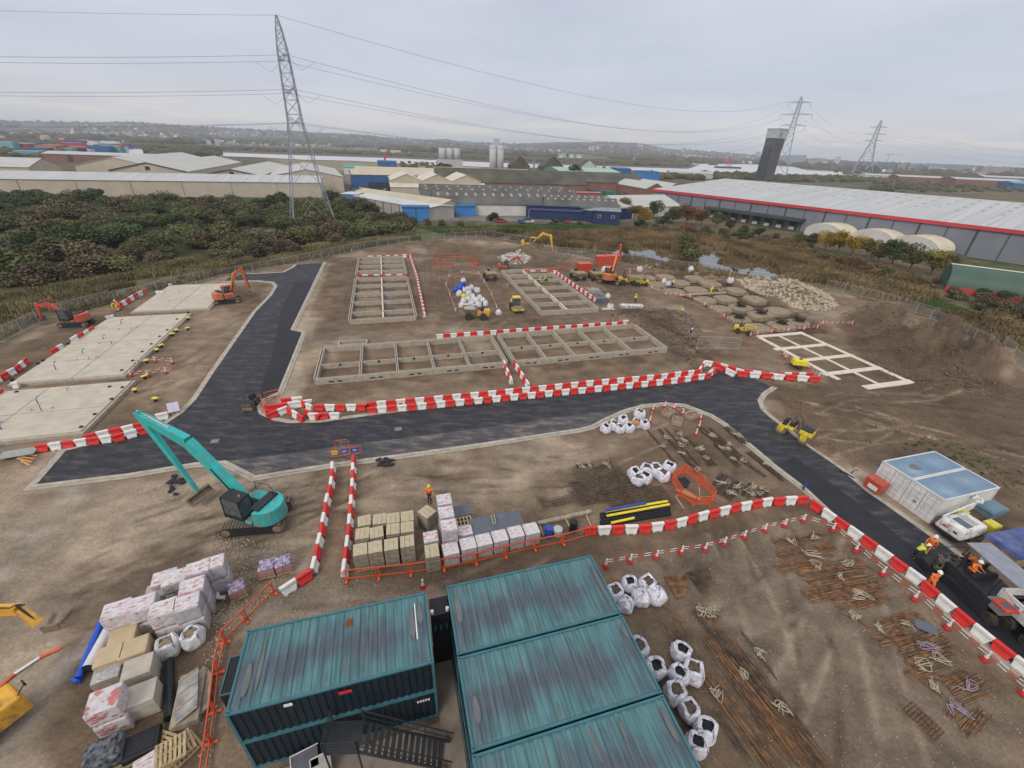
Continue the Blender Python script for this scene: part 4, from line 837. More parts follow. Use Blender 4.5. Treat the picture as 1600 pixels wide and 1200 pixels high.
WR_RED = wrapmat('wrap_red_print', (.60, .57, .56), (.52, .12, .13)); WR_SIDE = wrapmat('wrap_grey_side', (.46, .45, .47), (.20, .24, .42), th=.62); WR_PURP = wrapmat('wrap_purple_print', (.45, .36, .37), (.15, .12, .30), s=(3, 4, 5), th=.5)
BRICKP = mat('brick_pack', (.34, .19, .17), .85, .2, 6); TANB = mat('tan_block', (.44, .37, .245), .9, .12, 3, .2, 20); TANS = mat('grey_block_side', (.27, .235, .19), .9, .15, 3, .2, 20); TANC = mat('tan_board', (.47, .36, .23), .8, .08, 2); GYP = mat('plasterboard', (.42, .37, .31), .8, .1, 2); PALM = mat('pallet_wood', (.40, .30, .17), .85, .25, 4)
def pallet(par, L, W, z=0, name='pallet'):
    mb = MB()
    for y in (-W/2+.05, 0, W/2-.05): mb.box((0, y, z+.075), (L, .1, .075))
    for i in range(5): mb.box((-L/2+.06+i*(L-.12)/4, 0, z+.125), (.11, W, .022))
    return mb.build(name, PALM, par)
def pack(name, lab, group, x, y, z, L, W, H, rz, mtop, mside=None, layers=1, cols=1, bulge=.02, cat='pack'):
    """a pack of goods on a pallet: blocks in layers, or a wrapped bale"""
    t = thing(name, lab, cat, (x, y, z), rz, group); pallet(t, L, W) if z < .05 else None
    z0 = .14; mside = mside or mtop; hh = (H-z0)/layers; g = .012
    for k in range(layers):
        mb = MB(); cw = L/cols
        for c in range(cols):
            j = random.uniform(-.012, .012); mb.box((-L/2+cw*(c+.5)+j, random.uniform(-.012, .012), z0+hh*(k+.5)), (cw-(g if cols > 1 else 0), W-(0 if k % 2 else .02), hh-g), 0, 0)
        o = mb.build('course' if layers > 1 else 'wrapped_bale', [mside, mtop], t); me = o.data
        for p in me.polygons:
            if p.normal.z > .9: p.material_index = 1
        if layers == 1:
            bv = o.modifiers.new('soft_edges', 'BEVEL'); bv.width = .07; bv.segments = 2
    return t
def at_top(px, py, z): return G(px, py, z)
packs_ = []
for r_, (row, zt) in enumerate(([(569, 813), (593, 810.5), (614, 809), (636, 806)], [(566, 833), (588, 831), (614, 826), (636, 823)], [(562.5, 858), (586, 854), (611, 850), (636, 845)])) if False else enumerate([([(569, 813), (593, 810.5), (614, 809), (636, 806)], 1.45), ([(566, 833), (588, 831), (614, 826), (636, 823)], 1.5), ([(562.5, 858), (586, 854), (611, 850), (636, 845)], 1.65)]):
    for c_, q in enumerate(row):
        p = at_top(*q, zt); pack('block_pack', 'pallet of tan concrete blocks, %s from the walkway in the %s row' % (ordw(c_), ['far', 'middle', 'near'][r_]), 'pallets of tan blocks in three rows', p.x, p.y, 0, .94, 1.02, zt, GA+random.uniform(-.05, .05), TANB, TANS, 7, 3)
p = at_top(667, 799, 1.4); pack('block_pack', 'pallet of tan blocks turned askew behind the red printed packs', 'pallets of tan blocks', p.x, p.y, 0, 1.0, 1.1, 1.4, GA+R(38), TANB, TANS, 7, 3)
p = at_top(675, 860, 1.5); pack('block_pack', 'pallet of tan blocks beside the orange fence, left of the printed row', 'pallets of tan blocks', p.x, p.y, 0, .95, 1.1, 1.5, GA, TANB, TANS, 6, 3)
p = at_top(673, 837, 1.45); pack('insulation_pack', 'white wrapped pack with pale red print between two tan block pallets', 'white wrapped packs', p.x, p.y, 0, 1.05, 1.0, 1.45, GA, WR_RED, WR_SIDE, 1)
for k, q in enumerate([(704, 856), (731, 848), (756, 842), (781, 836), (806, 830), (830, 825)]):
    p = at_top(*q, 1.3); pack('insulation_pack', 'white pack with red print, %s along the row behind the orange fence' % ordw(k), 'white wrapped packs in the orange fence row', p.x, p.y, 0, 1.12, 1.1, 1.3, GA+R(2), WR_RED, WR_SIDE, 1)
for k, (q, zt) in enumerate([((694, 779), 2.2), ((697, 799), 2.3), ((701.5, 820), 2.35)]):
    for lv in (0, 1):
        p = at_top(*q, zt); pack('insulation_pack', '%s white pack of the %s stack in the column beside grey boards' % (['lower', 'upper'][lv], ['farthest', 'middle', 'nearest'][k]), 'white wrapped packs stacked two high', p.x, p.y, lv*zt/2, 1.12, 1.15, zt/2, GA, WR_RED, WR_SIDE, 1)
p = at_top(726, 828, 1.2); pack('insulation_pack', 'white pack with red print between the column of stacks and the grey boards', 'white wrapped packs', p.x, p.y, 0, 1.1, .95, 1.2, GA, WR_RED, WR_SIDE, 1)
GRB = mat('grey_board', (.105, .12, .145), .5, .12, 1.5)
for lab, c, L, Wd, h in (('large stack of dark grey insulation boards behind the printed packs', (777, 820), 4.0, 2.1, 1.0), ('small stack of dark grey boards behind the upright white packs', (722, 797), 1.3, 1.1, 1.0)):
    p = at_top(*c, h); t = thing('board_stack', lab, 'board stack', (p.x, p.y, 0), GA+R(1))
    for i in range(6): mb = MB(); mb.box((random.uniform(-.02, .02), random.uniform(-.02, .02), h*(i+.5)/6), (L, Wd, h/6-.012)); mb.build('board', GRB, t)
p = at_top(771, 813, 1.04); t = thing('block_of_bricks', 'small grey hollow block weighing down the large grey board stack', 'block', (p.x, p.y, 1.0), GA+1.5); mb = MB()
mb.box((0, 0, .1), (.8, .28, .2)); mb.build('block_body', CONC, t)
for i in (-1, 0, 1): h_ = MB(); h_.box((i*.24, 0, .203), (.15, .15, .01)); h_.build('hollow', DKH, t)
t = thing('timber_pallet', 'empty light timber pallet between the stacks and the grey boards', 'pallet', at_top(725, 814, .9).xy.to_3d()+Vector((0, 0, .8)), GA); pallet(t, 1.2, .9)
t = thing('formwork_rails', 'long timber formwork frame with cross rails behind the drums', 'timber frame')
mb = MB(); mb.bar(G(840, 818, .15), G(924, 799, .15), .32, .2); mb.build('long_beam', TIMO, t)
for a, b2 in (((843, 820), (849, 837)), ((884, 811), (890, 823)), ((916, 805), (923, 822))): mb = MB(); mb.bar(G(*a, .1), G(*b2, .1), .1, .1); mb.build('cross_rail', TIM, t)
def drum(lab, px, py, r, h, m, m2=None):
    p = G(px, py, h); t = thing('drum', lab, 'drum', (p.x, p.y, 0)); mb = MB(); mb.lathe([(r*.95, 0), (r, .03), (r, h*.3), (r*1.03, h*.33), (r, h*.36), (r, h*.64), (r*1.03, h*.67), (r, h*.7), (r, h-.03), (r*.96, h)], n=16); mb.build('shell', m, t, smooth=False)
    mb = MB(); mb.lathe([(r*.9, h-.01), (r*.9, h+.004)], n=16); mb.cyl((r*.5, 0, h), (r*.5, 0, h+.03), .05, n=8, mi=0); mb.build('lid', m2 or m, t)
drum('blue plastic drum behind the orange fence', 858, 824, .31, .95, blue_m); drum('black plastic drum behind the orange fence', 897, 815, .31, .95, blkp)
drum('clear white tank beside the blue drum', 872, 826, .36, .6, mat('milky_plastic', (.42, .43, .42), .3))
t = thing('hose_reel', 'small dark reel standing beside the black drum', 'reel', G(865, 836, 0)); mb = MB(); mb.cyl((0, -.1, .2), (0, .1, .2), .2, n=12); mb.build('reel_body', blkp, t)
t0 = G(994, 806)
pk = [('yellow', yel_m, (946, 799), (1043, 783), .10, .75), ('blue', blue_m, (946, 797.5), (1009, 786), .11, .92), ('yellow', yel_m, (948, 806), (1046, 788), .10, .66), ('black', blkp, (938, 808), (1046, 792), .14, .5), ('black', blkp, (940, 813), (1046, 796), .15, .32), ('yellow', yel_m, (955, 817), (991, 809), .10, .55), ('black', blkp, (938, 817), (1047, 800), .15, .2), ('black', blkp, (945, 820), (1048, 803), .12, .12), ('black', blkp, (938, 804), (1046, 788), .14, .3)]
for k, (cn, m, a, b2, r, z) in enumerate(pk):
    mb = MB(); mb.cyl(G(*a, z), G(*b2, z), r, n=10)
    tag(mb.build('plastic_pipe', m), ['upper yellow pipe at the back of the pipe stack', 'thick blue pipe on top of the pipe stack', 'long yellow pipe in the middle of the pipe stack', 'uppermost black pipe of the pipe stack', 'second black pipe of the pipe stack', 'short yellow pipe at the front of the pipe stack', 'bottom black pipe of the pipe stack', 'front black pipe on the ground by the barriers', 'rear black pipe under the blue one'][k], 'pipe', 'pipes in the blue, yellow and black stack')
HG = R(28)
LC = [((181, 950), 2.35, 'at the far left corner'), ((220, 941), 2.35, 'second along the near edge'), ((254, 948), 2.35, 'third along, above the sand bags'), ((290, 940), 2.35, 'at the near right corner'), ((299, 913), 2.45, 'in the middle of its right column'), ((308, 886), 2.45, 'in its right column, last but one'), ((331, 878), 2.4, 'at the far right end'), ((272, 900), 1.9, 'in the lower middle group'), ((256, 900), 1.6, 'behind the lower middle group')]
for k, (q, zt, nm) in enumerate(LC):
    p = at_top(*q, zt)
    for lv in (0, 1):
        pack('insulation_pack', '%s white and red pack %s of left cluster' % (['lower', 'upper'][lv], nm), 'wrapped packs of the left cluster', p.x, p.y, lv*zt/2, 1.3, 1.1, zt/2-.01, HG, WR_RED, WR_SIDE if k in (3, 4, 5, 6) else WR_RED, 1)
for k, (q, zt, mt, ms, ly, nm) in enumerate([((191, 990), 1.35, TANC, TANC, 1, 'smooth tan pack nearest the white pipe roll'), ((209, 1009), 1.35, TANC, TANC, 1, 'smooth tan pack in the middle of the tan group'), ((170, 1021), 1.35, TANC, TANC, 1, 'smooth tan pack left of the tan group'), ((214, 1041), 1.4, GYP, GYP, 9, 'layered pack of pale boards, the upper of two'), ((218, 1083), 1.25, GYP, GYP, 8, 'layered pack of pale boards, the lower of two'), ((246, 921), 1.1, GYP, GYP, 1, 'brown topped pack between white stacks')]):
    p = at_top(*q, zt); pack('board_pack', nm, 'tan and pale board packs', p.x, p.y, 0, 1.25, 1.15, zt, HG, mt, ms, ly, 1)
p = at_top(166, 1048, 1.0); pack('wrapped_pallet', 'pallet loosely wrapped in clear sheet beside the tan packs', 'wrapped packs', p.x, p.y, 0, 1.2, 1.1, 1.0, HG, wrapmat('clear_wrap', (.38, .36, .34), (.60, .60, .61)), TANS, 1)
p = at_top(161, 1092, 2.2)
for lv in (0, 1): pack('insulation_pack', '%s pack with a large red cross print, nearest the picture foot' % ['lower', 'upper'][lv], 'cross printed packs', p.x, p.y, lv*1.1, 1.3, 1.2, 1.1, HG, wrapmat('wrap_cross', (.56, .51, .50), (.50, .17, .15), s=(1, 1.3, 1.5), th=.5), WR_RED, 1)
for k, (q, w2) in enumerate([((416, 882), 'left brick pack with purple labels beside the walkway'), ((441, 876), 'right brick pack with purple labels beside the walkway'), ((368, 915), 'lone brick pack with purple labels near the white tube')]):
    p = at_top(*q, .85); pack('brick_pack', w2, 'brick packs with purple labels', p.x, p.y, 0, .95, .95, .85, GA+R(4)+k*.15, WR_PURP, BRICKP, 1 if k == 2 else 3, 1 if k == 2 else 2)
BLUEB = mat('bright_blue', (.02, .09, .52), .35, .08); WHP = mat('white_plastic', (.62, .60, .60), .4, .08)
mb = MB(); mb.cyl(G(161, 966, .2), G(122, 1060, .2), .17, .17, n=8); mb.cyl(G(122, 1060, .2), G(119, 1064, .15), .25, .3, n=8); tag(mb.build('tarpaulin_roll', BLUEB), 'bright blue rolled tarpaulin left of the wrapped packs', 'tarpaulin')
t = thing('pipe_roll', 'large white plastic pipe lying between the blue roll and tan packs', 'pipe'); mb = MB(); mb.cyl(G(170, 985, .3), G(138, 1044, .3), .3, n=14, caps=False); mb.build('pipe_wall', WHP, t); mb = MB(); mb.cyl(G(168, 988, .3), G(137.5, 1045, .3), .26, n=14); mb.build('pipe_bore', DKH, t)
mb = MB(); mb.cyl(G(264, 1034, .25), G(265, 1122, .25), .25, n=12); tag(mb.build('black_pipe', blkp), 'black plastic pipe lying below the sand bags', 'pipe')
mb = MB(); mb.tube([G(350, 897, .5), G(341, 905, .45), G(337, 915, .3), (G(341, 934, .2)), G(353, 933, .2)], .13, 8); tag(mb.build('plastic_sheet_roll', WHP), 'bent white plastic tube beside the lone brick pack', 'tube')
PANB = mat('panel_blue_grey', (.16, .18, .21), .5, .3, 1.2, col2=(.40, .37, .32))
t = thing('panel_stack', 'stack of muddy glazed panels leaning beside the black pipe', 'panel stack')
a, b2, c, d = G(310, 1043, .8), G(279, 1066, .55), G(274, 1132, .55), G(308, 1104, .8)
mb = MB(); V = [a, b2, c, d]; mb.add([(p.x, p.y, p.z-.09) for p in V]+[tuple(p) for p in V], [(0, 1, 2, 3), (7, 6, 5, 4), (0, 4, 5, 1), (1, 5, 6, 2), (2, 6, 7, 3), (3, 7, 4, 0)]); mb.build('panel', PANB, t)
for s in (.0, .33, .66, 1.0):
    mb = MB(); p = d+(a-d)*s; q = c+(b2-c)*s; mb.bar(p+Vector((0, 0, .02)), q+Vector((0, 0, .02)), .09, .05); mb.build('batten', TIMO, t)
mb = MB(); mb.box(((a+c)/2).xy.to_3d()+Vector((0, 0, .25)), (1.2, 2.6, .45), GA+R(8)); mb.build('crate_base', TIMO, t)
t = thing('timber_offcuts', 'loose weathered planks standing right of the panel stack', 'planks')
for i in range(6): mb = MB(); mb.bar(G(313+i*2.5, 1118-i*3, .1+.07*i), G(318+i*2.4, 1042+i*2, .15+.07*i), .12, .06); mb.build('plank', TIMO, t)
mb = MB()
for k in range(4): mb.bar(G(15+k*6, 716+k*4-8, .1+.05*k), G(58-k*4, 712+k*5, .1+.05*k), .16, .05)
tag(mb.build('orange_planks', mat('orange_timber', (.48, .26, .10), .8, .2, 3)), 'pile of orange toned planks at the left end of the road', 'planks')
t = thing('boards_lying', 'thin orange and white poles lying on the gravel at the left edge', 'poles')
for a2, b3, m in (((0, 1073), (22, 1053), ORG), ((22, 1053), (62, 1027), WHP), ((62, 1027), (96, 1012), ORG)): mb = MB(); mb.bar(G(*a2, .08), G(*b3, .08), .16, .06); mb.build('pole', m, t)
mb = MB(); mb.bar(G(0, 712, .3), G(57, 703, .3), 1.2, .05); tag(mb.build('glass_sheet', mat('pale_sheeting', (.28, .30, .28), .4)), 'grey green sheet lying below the barriers at the left edge', 'sheet')
for k, (px, py, L, W2, h, m, lab) in enumerate([(158, 1172, 1.5, 1.3, .9, mat('black_wrap', (.03, .032, .038), .25, .4, 5, .6, 6, col2=(.16, .17, .19)), 'pallet shrouded in shiny black film at the picture foot'), (220, 1160, 1.5, 1.2, .5, blkp, 'low black plastic tray stack beside the light pallets')]):
    p = at_top(px, py, h); t = thing('black_pallet', lab, 'wrapped pallet', (p.x, p.y, 0), R(30)); pallet(t, L, W2); mb = MB(); mb.box((0, 0, .14+(h-.14)/2), (L, W2, h-.14), 0, 0, .93); o = mb.build('black_film', m, t); bv = o.modifiers.new('soft_edges', 'BEVEL'); bv.width = .1; bv.segments = 2
    mb = MB(); mb.box((0, 0, h+.01), (L*.7, W2*.7, .03)); mb.build('top_tray', m, t)
def wood_pallet(lab, px, py, z, rz):
    p = G(px, py, z+.14); t = thing('timber_pallet', lab, 'pallet', (p.x, p.y, z), rz, 'light timber pallets at the picture foot')
    for i in range(7): mb = MB(); mb.box((-.54+i*.18, 0, .133), (.11, 1.1, .022)); mb.build('board', PALM, t)
    for y in (-.5, 0, .5): mb = MB(); mb.box((0, y, .075), (1.2, .1, .09)); mb.build('runner', PALM, t)
    for i in (-.5, 0, .5): mb = MB(); mb.box((i, 0, .012), (.11, 1.1, .022)); mb.build('bottom_board', PALM, t)
wood_pallet('topmost light timber pallet, tilted over the pile at the picture foot', 266, 1172, .75, R(34)); wood_pallet('light timber pallet under the topmost one', 278, 1168, .45, R(52)); wood_pallet('light timber pallet at the bottom of the pile', 287, 1170, .05, R(60)); wood_pallet('old red brown pallet between the black tray and light pallets', 245, 1165, .1, R(80))
p = G(232, 1192, .5); pack('insulation_pack', 'torn white and red bag among the pallets at the picture foot', 'wrapped packs', p.x, p.y, 0, 1.1, .9, .6, R(40), WR_RED, WR_RED, 1)
BAG = wrapmat('bulk_bag', (.68, .67, .72), (.20, .20, .30), s=(8, 8, 4), th=.67); BAG2 = mat('bag_plain', (.60, .59, .60), .7, .12, 3, .4, 6); SAND_M = mat('bag_sand', (.26, .20, .14), .95, .2, 6); STRAP = mat('strap_dark', (.03, .03, .05), .7)
def bulk_bag(lab, group, x, y, z0=0, s=1.0, fill='dark', lean=0, rz=None, m=None, h=.85, open_=True):
    t = thing('bulk_bag', lab, 'bulk bag', (x, y, z0), rz if rz is not None else random.uniform(0, 6.3), group); n = 14; mb = MB(); V = []
    w = .43*s; prof = [(.90, 0), (1.06, .14), (1.14, .42), (1.08, .72), (.95, .95), (.74, 1.03), (.56, .96)] if open_ else [(.90, 0), (1.06, .14), (1.12, .42), (1.0, .72), (.6, .98), (.12, 1.12)]
    ph = random.uniform(0, 6)
    for r, z in prof:
        for i in range(n):
            a = 2*math.pi*i/n; q = (abs(math.cos(a))**2.8+abs(math.sin(a))**2.8)**(-1/2.8); j = 1+.06*math.sin(5*a+ph+z*4)+random.uniform(-.045, .045); zz = z*h*s*(1+(.10*math.sin(3*a+ph) if z > .8 else 0))
            V.append((w*r*q*j*math.cos(a)+lean*zz, w*r*q*j*math.sin(a), zz))
    F = [(j*n+i, j*n+(i+1) % n, (j+1)*n+(i+1) % n, (j+1)*n+i) for j in range(len(prof)-1) for i in range(n)]+[tuple(range(n-1, -1, -1))]
    mb.add(V, F); mb.build('bag_cloth', m or BAG, t)
    if open_:
        o = MB(); V = []; 
        for r, dz in ((.66, 0), (.4, .03)):
            for i in range(n): a = 2*math.pi*i/n; q = (abs(math.cos(a))**2.8+abs(math.sin(a))**2.8)**(-1/2.8); V.append((w*.97*r*q*math.cos(a)+lean*h*s, w*.97*r*q*math.sin(a), h*s*(.80 if fill == 'dark' else .93)+dz*s))
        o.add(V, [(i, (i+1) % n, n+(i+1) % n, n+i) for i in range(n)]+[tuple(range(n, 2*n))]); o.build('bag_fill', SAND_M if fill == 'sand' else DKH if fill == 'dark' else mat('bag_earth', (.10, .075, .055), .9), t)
    st = MB()
    for i in range(4):
        a = math.pi/4+i*math.pi/2; c1, s1 = math.cos(a)*w*1.15, math.sin(a)*w*1.15; c2, s2 = math.cos(a+.6)*w*.6, math.sin(a+.6)*w*.6
        st.tube([(c1, s1, h*s*.75), (c1*.95, s1*.95, h*s*1.02), (c2, s2, h*s*1.10), (c2*.4, s2*.4, h*s*1.02)], .014, 4)
    st.build('lifting_loop', STRAP, t); return t
BG = [('by the road bend', [(947, 668), (960, 664), (974, 656), (968, 668), (983, 667), (999, 646), (1008, 662), (996, 660)]), ('left of the orange fenced pit', [(991, 738), (997, 748), (1010, 733), (1008, 745), (1024, 734), (1036, 742), (1045, 729)]), ('beside the far corner of the teal row', [(960, 926), (984, 911), (978, 942), (1011, 913), (1002, 931), (1026, 929)]), ('beside the near teal containers', [(997, 1012), (1022, 1043), (1064, 1018), (1061, 1055), (1085, 1051), (1055, 1083), (1079, 1110), (1102, 1142), (1088, 1163)])]
for gi, (nm, L) in enumerate(BG):
    for k, q in enumerate(L):
        p = G(*q, .5); s = [1.22, 1.25, 1.2, 1.15][gi]; bulk_bag('%s white bulk bag in the group %s' % (ordw(k, 'leftmost'), nm), 'white bulk bags '+nm, p.x, p.y, 0, s*random.uniform(.93, 1.06), random.choice(['dark', 'earth']) if not (gi == 2 and k in (4, 5)) else 'sand', open_=not (gi == 2 and k in (2, 4, 5)), lean=random.uniform(-.12, .12), h=.72 if gi != 3 else .85)
for k, q in enumerate([(259, 1003), (297, 989)]):
    p = G(*q, .95); bulk_bag('%s square white bag filled level with sand below the wrapped packs' % ['left', 'right'][k], 'sand filled bags', p.x, p.y, 0, 1.22, 'sand', rz=HG, m=BAG2)
t = thing('tile_pallet', 'pallet of orange tiles resting on the bags by the road bend', 'pallet', G(993, 661, .9), 0.2); mb = MB(); [mb.box((-.3+i*.2, 0, .08), (.15, .6, .16)) for i in range(4)]; mb.build('tiles', mat('clay_tile', (.50, .24, .09), .8), t)
def cone_mesh():
    t = thing('traffic_cone', '', 'cone'); mb = MB(); mb.box((0, 0, .03), (.46, .46, .06)); mb.build('base', mat('cone_base', (.30, .03, .03), .7), t)
    mb = MB(); mb.lathe([(.19, .06), (.13, .38)], n=12); mb.build('body', RED, t); mb = MB(); mb.lathe([(.128, .38), (.085, .62), (.05, .78), (.04, .82)], n=12); mb.build('sleeve', WHI, t)
    mb = MB(); mb.box((0, 0, .95), (.12, .12, .22)); mb.build('rail_clip', WHI, t); return t
CONE = cone_mesh(); first = [True]
def cone(p, lab, group, hgt=.76):
    if first[0]: CONE.location = p; CONE['label'] = lab; CONE['group'] = group; CONE.scale = (.85, .85, hgt); first[0] = False; return CONE
    return dup(CONE, loc=p, label=lab, group=group, scale=(.85, .85, hgt))
def tape(P, lab, zs=(.74, .5), seg=.45, w=.022, parts=True):
    t = thing('striped_rail', lab, 'striped tape'); n = 0
    for z in zs:
        mr, mw = MB(), MB()
        for a, b2 in zip(P, P[1:]):
            a, b2 = Vector((a.x, a.y, a.z+z)), Vector((b2.x, b2.y, b2.z+z)); L = (b2-a).length; k = max(2, int(L/seg)); sag = .06
            for i in range(k):
                f0, f1 = i/k, (i+1)/k; q0 = a+(b2-a)*f0-Vector((0, 0, sag*4*f0*(1-f0))); q1 = a+(b2-a)*f1-Vector((0, 0, sag*4*f1*(1-f1))); (mr if (n) % 2 else mw).bar(q0, q1, w, w*2); n += 1
        tag(mr.build('red_band', RED, t), kind='stuff'); tag(mw.build('white_band', WHI, t), kind='stuff')
    return t
C1 = [(946, 885.5), (984, 878), (1025, 872), (1064, 865), (1101, 860), (1131, 851), (1162, 840.5), (1194, 830), (1225, 822.5), (1254, 815), (1300, 829), (1336, 861), (1377.5, 897.5), (1427.5, 936), (1479, 981), (1537, 1031), (1597, 1084), (1660, 1140)]
C1w = [Gz(*q) for q in C1]
for k, p in enumerate(C1w): cone(p, '%s cone along the tape line from the teal row to the right edge' % ordw(k), 'cones along the striped tape line')
tape(C1w, 'double red and white tape strung between the cones to the right edge')
def tapeline(pts, nm, zs=(.74, .45), cones=True, close=False, seg=.4):
    P = [Gz(*q) for q in pts]
    if cones:
        for k, p in enumerate(P): cone(p, '%s cone of the tape line %s' % (ordw(k), nm), 'cones '+nm)
    tape(P+([P[0]] if close else []), 'red and white striped tape %s' % nm, zs, seg)
tapeline([(1015, 660), (1020, 642), (1038, 637), (1053, 640), (1066, 648), (1094, 655), (1092, 668), (1087, 680)], 'round the timber boxes by the road bend')
tapeline([(205, 588), (216, 570), (243, 566), (270, 568), (260, 583), (232, 588)], 'round the pit beside the longest slab', close=True)
tapeline([(712, 488), (703, 463), (697, 447), (702, 434), (722, 428), (748, 430), (757, 443), (768, 463), (776, 483)], 'round the heap of white bags', (.7, .45))
tapeline([(1010, 418), (983, 424), (983, 436), (1000, 440), (1018, 452), (1040, 462), (1062, 464), (1078, 466), (1100, 478), (1130, 496), (1156, 514), (1172, 526), (1182, 524), (1204, 521), (1230, 519), (1256, 516), (1276, 514), (1284, 508), (1330, 508)], 'round the trenched field', (.7, .42), seg=.5)
tapeline([(984, 428), (1000, 420), (1015, 421), (1026, 416)], 'at the far end of the trenched field')
tapeline([(1226, 560), (1262, 576), (1278, 590)], 'beside the yellow skip')
for k, q in enumerate([(661, 918), (550, 394), (1224, 556)]):
    cone(Gz(*q), ['lone cone behind the left teal stack', 'lone cone by the far fence', 'lone cone left of the yellow skip'][k], 'single cones')
def ped_barrier():
    t = thing('pedestrian_barrier', '', 'barrier'); mb = MB(); mb.bar((0, 0, 1.0), (2.0, 0, 1.0), .05, .09); mb.build('rail', ORG, t); mb = MB(); mb.bar((0, 0, .2), (2.0, 0, .2), .04, .12); mb.build('rail', ORG, t)
    for x in (.08, 1.92): mb = MB(); mb.bar((x, 0, .02), (x, 0, 1.0), .06); mb.build('post', ORG, t)
    mb = MB(); mb.box((.08, 0, .04), (.16, .6, .08)); mb.build('foot', ORG, t)
    return t
PB = ped_barrier(); pbf = [True]
def ped(pts, nm, st=2.0, net=False):
    P = [Gz(*q) for q in pts]
    i = 0
    for a, b in zip(P, P[1:]):
        k = max(1, round((b-a).length/st)); h = math.atan2(b.y-a.y, b.x-a.x); sc = ((b-a).length/k/2.0, 1, 1)
        for j in range(k):
            p = a+(b-a)*j/k; lab = '%s orange pedestrian barrier %s' % (ordw(i), nm); i += 1
            if pbf[0]: PB.location = p; PB.rotation_euler.z = h; PB.scale = sc; PB['label'] = lab; PB['group'] = 'orange pedestrian barriers'; pbf[0] = False; o = PB
            else: o = dup(PB, loc=p, rz=h, label=lab, group='orange pedestrian barriers', scale=sc)
            if net: [MB().bar((.08, 0, z), (1.92, 0, z), .03, .045).build('mesh_rail', ORG, o) for z in (.36, .5, .64, .78)]
ped([(540, 907), (640, 897), (692, 889), (742, 880), (788, 869), (834, 858), (878, 850), (922, 838)], 'in front of the block pallets')
ped([(430, 925), (385, 970), (352, 1003), (342, 1050), (336, 1112), (330, 1160), (322, 1220)], 'beside the left teal stack')
ped([(1048, 752), (1068, 739), (1095, 757), (1115, 782), (1108, 790), (1085, 790), (1062, 776), (1048, 752)], 'round the open pit by the pipes', 1.6, True)
ped([(683, 404), (700, 402), (736, 404), (746, 412), (744, 418), (730, 417)], 'round the far orange enclosure'); ped([(680, 408), (686, 417), (712, 417)], 'in front of the far orange enclosure')
ped([(409, 628), (418, 656)], 'at the road corner by the small roller'); ped([(415, 626), (438, 620)], 'behind the road corner')
ped([(838, 430), (870, 424), (895, 415)], 'by the red mini digger')
NETM = mat('orange_net', (.55, .16, .06), .8)
t = thing('open_pit', 'open excavated pit with boards and a black cover inside orange barriers', 'pit')
mb = MB(); mb.prism([(p.x, p.y) for p in [G(1056, 750), G(1070, 746), G(1078, 754), G(1074, 763), G(1058, 762)]], .02, .09); mb.build('black_cover', blkp, t)
for i in range(5): mb = MB(); mb.bar(G(1056+i*5, 766+i*2, .12+.03*i), G(1074+i*5, 768+i*3, .12+.03*i), .25, .05); mb.build('plank', TIM, t)
mb = MB(); mb.bar(G(1056, 776, .1), G(1068, 795, .1), .08); mb.bar(G(1092, 760, .9), G(1094, 778, .1), .06); mb.build('loose_pole', TIM, t)
for k, (px, py, rz_) in enumerate([(1044, 647, .5), (1057, 660, .9), (1080, 652, .2)]):
    p = G(px, py); t = thing('timber_box', '%s open timber formwork box inside the tape by the road bend' % ordw(k, 'leftmost'), 'box', (p.x, p.y, 0), rz_+GA, 'timber boxes by the road bend')
    for (c, d) in (((0, .5, .2), (1.4, .06, .4)), ((0, -.5, .2), (1.4, .06, .4)), ((.67, 0, .2), (.06, .94, .4)), ((-.67, 0, .2), (.06, .94, .4))): mb = MB(); mb.box(c, d); mb.build('side_board', TIMO, t)
    mb = MB(); mb.box((0, 0, .04), (1.28, .94, .05)); mb.build('earth_fill', SAND_M, t)
p = G(519, 716); t = thing('walkway_gate', 'red tubular gate with three blue safety signs at the walkway head', 'gate', (p.x, p.y, 0), GA)
mb = MB()
for x in (-.1, 1.0, 2.6): mb.bar((x, 0, 0), (x, 0, 1.0 if x != 1.0 else 1.7), .05)
for x0, x1, z in ((-.1, 2.6, .15), (-.1, 2.6, 1.0)): mb.bar((x0, 0, z), (x1, 0, z), .05)
mb.tube([(.45, .02, .2), (.45, .02, 1.75), (.6, .02, 1.9), (1.5, .02, 1.9), (1.65, .02, 1.75), (1.65, .02, .2)], .03, 6); mb.build('frame', ORG, t)
SGB = mat('sign_blue', (.05, .06, .32), .5, .05)
for i, (x, m) in enumerate(((.3, yel_m), (1.15, SGB), (2.05, SGB))):
    s = MB(); s.box((x, -.04, .62), (.5 if i == 0 else .62, .03, .45)); s.build('sign', m, t); s = MB(); s.box((x, -.062, .70), (.34, .01, .05)); s.box((x, -.062, .58), (.4, .01, .04)); s.build('sign_lettering', STK if i else SGB, t)
for k, (px, py, lab, m) in enumerate([(1254, 766, 'small blue square sign on the kerb by the barrier corner', SGB), (575, 644, 'black post at the start of the double barrier rows', blkp), (627, 640, 'low barrier stub by the long foundation', RED)]):
    p = G(px, py); t = thing('sign_post', lab, 'sign', (p.x, p.y, 0), GA); mb = MB(); mb.bar((0, 0, 0), (0, 0, .5), .08); mb.build('post', blkp, t); mb = MB(); mb.box((0, -.05, .65), (.45, .04, .45)); mb.build('plate', m, t)
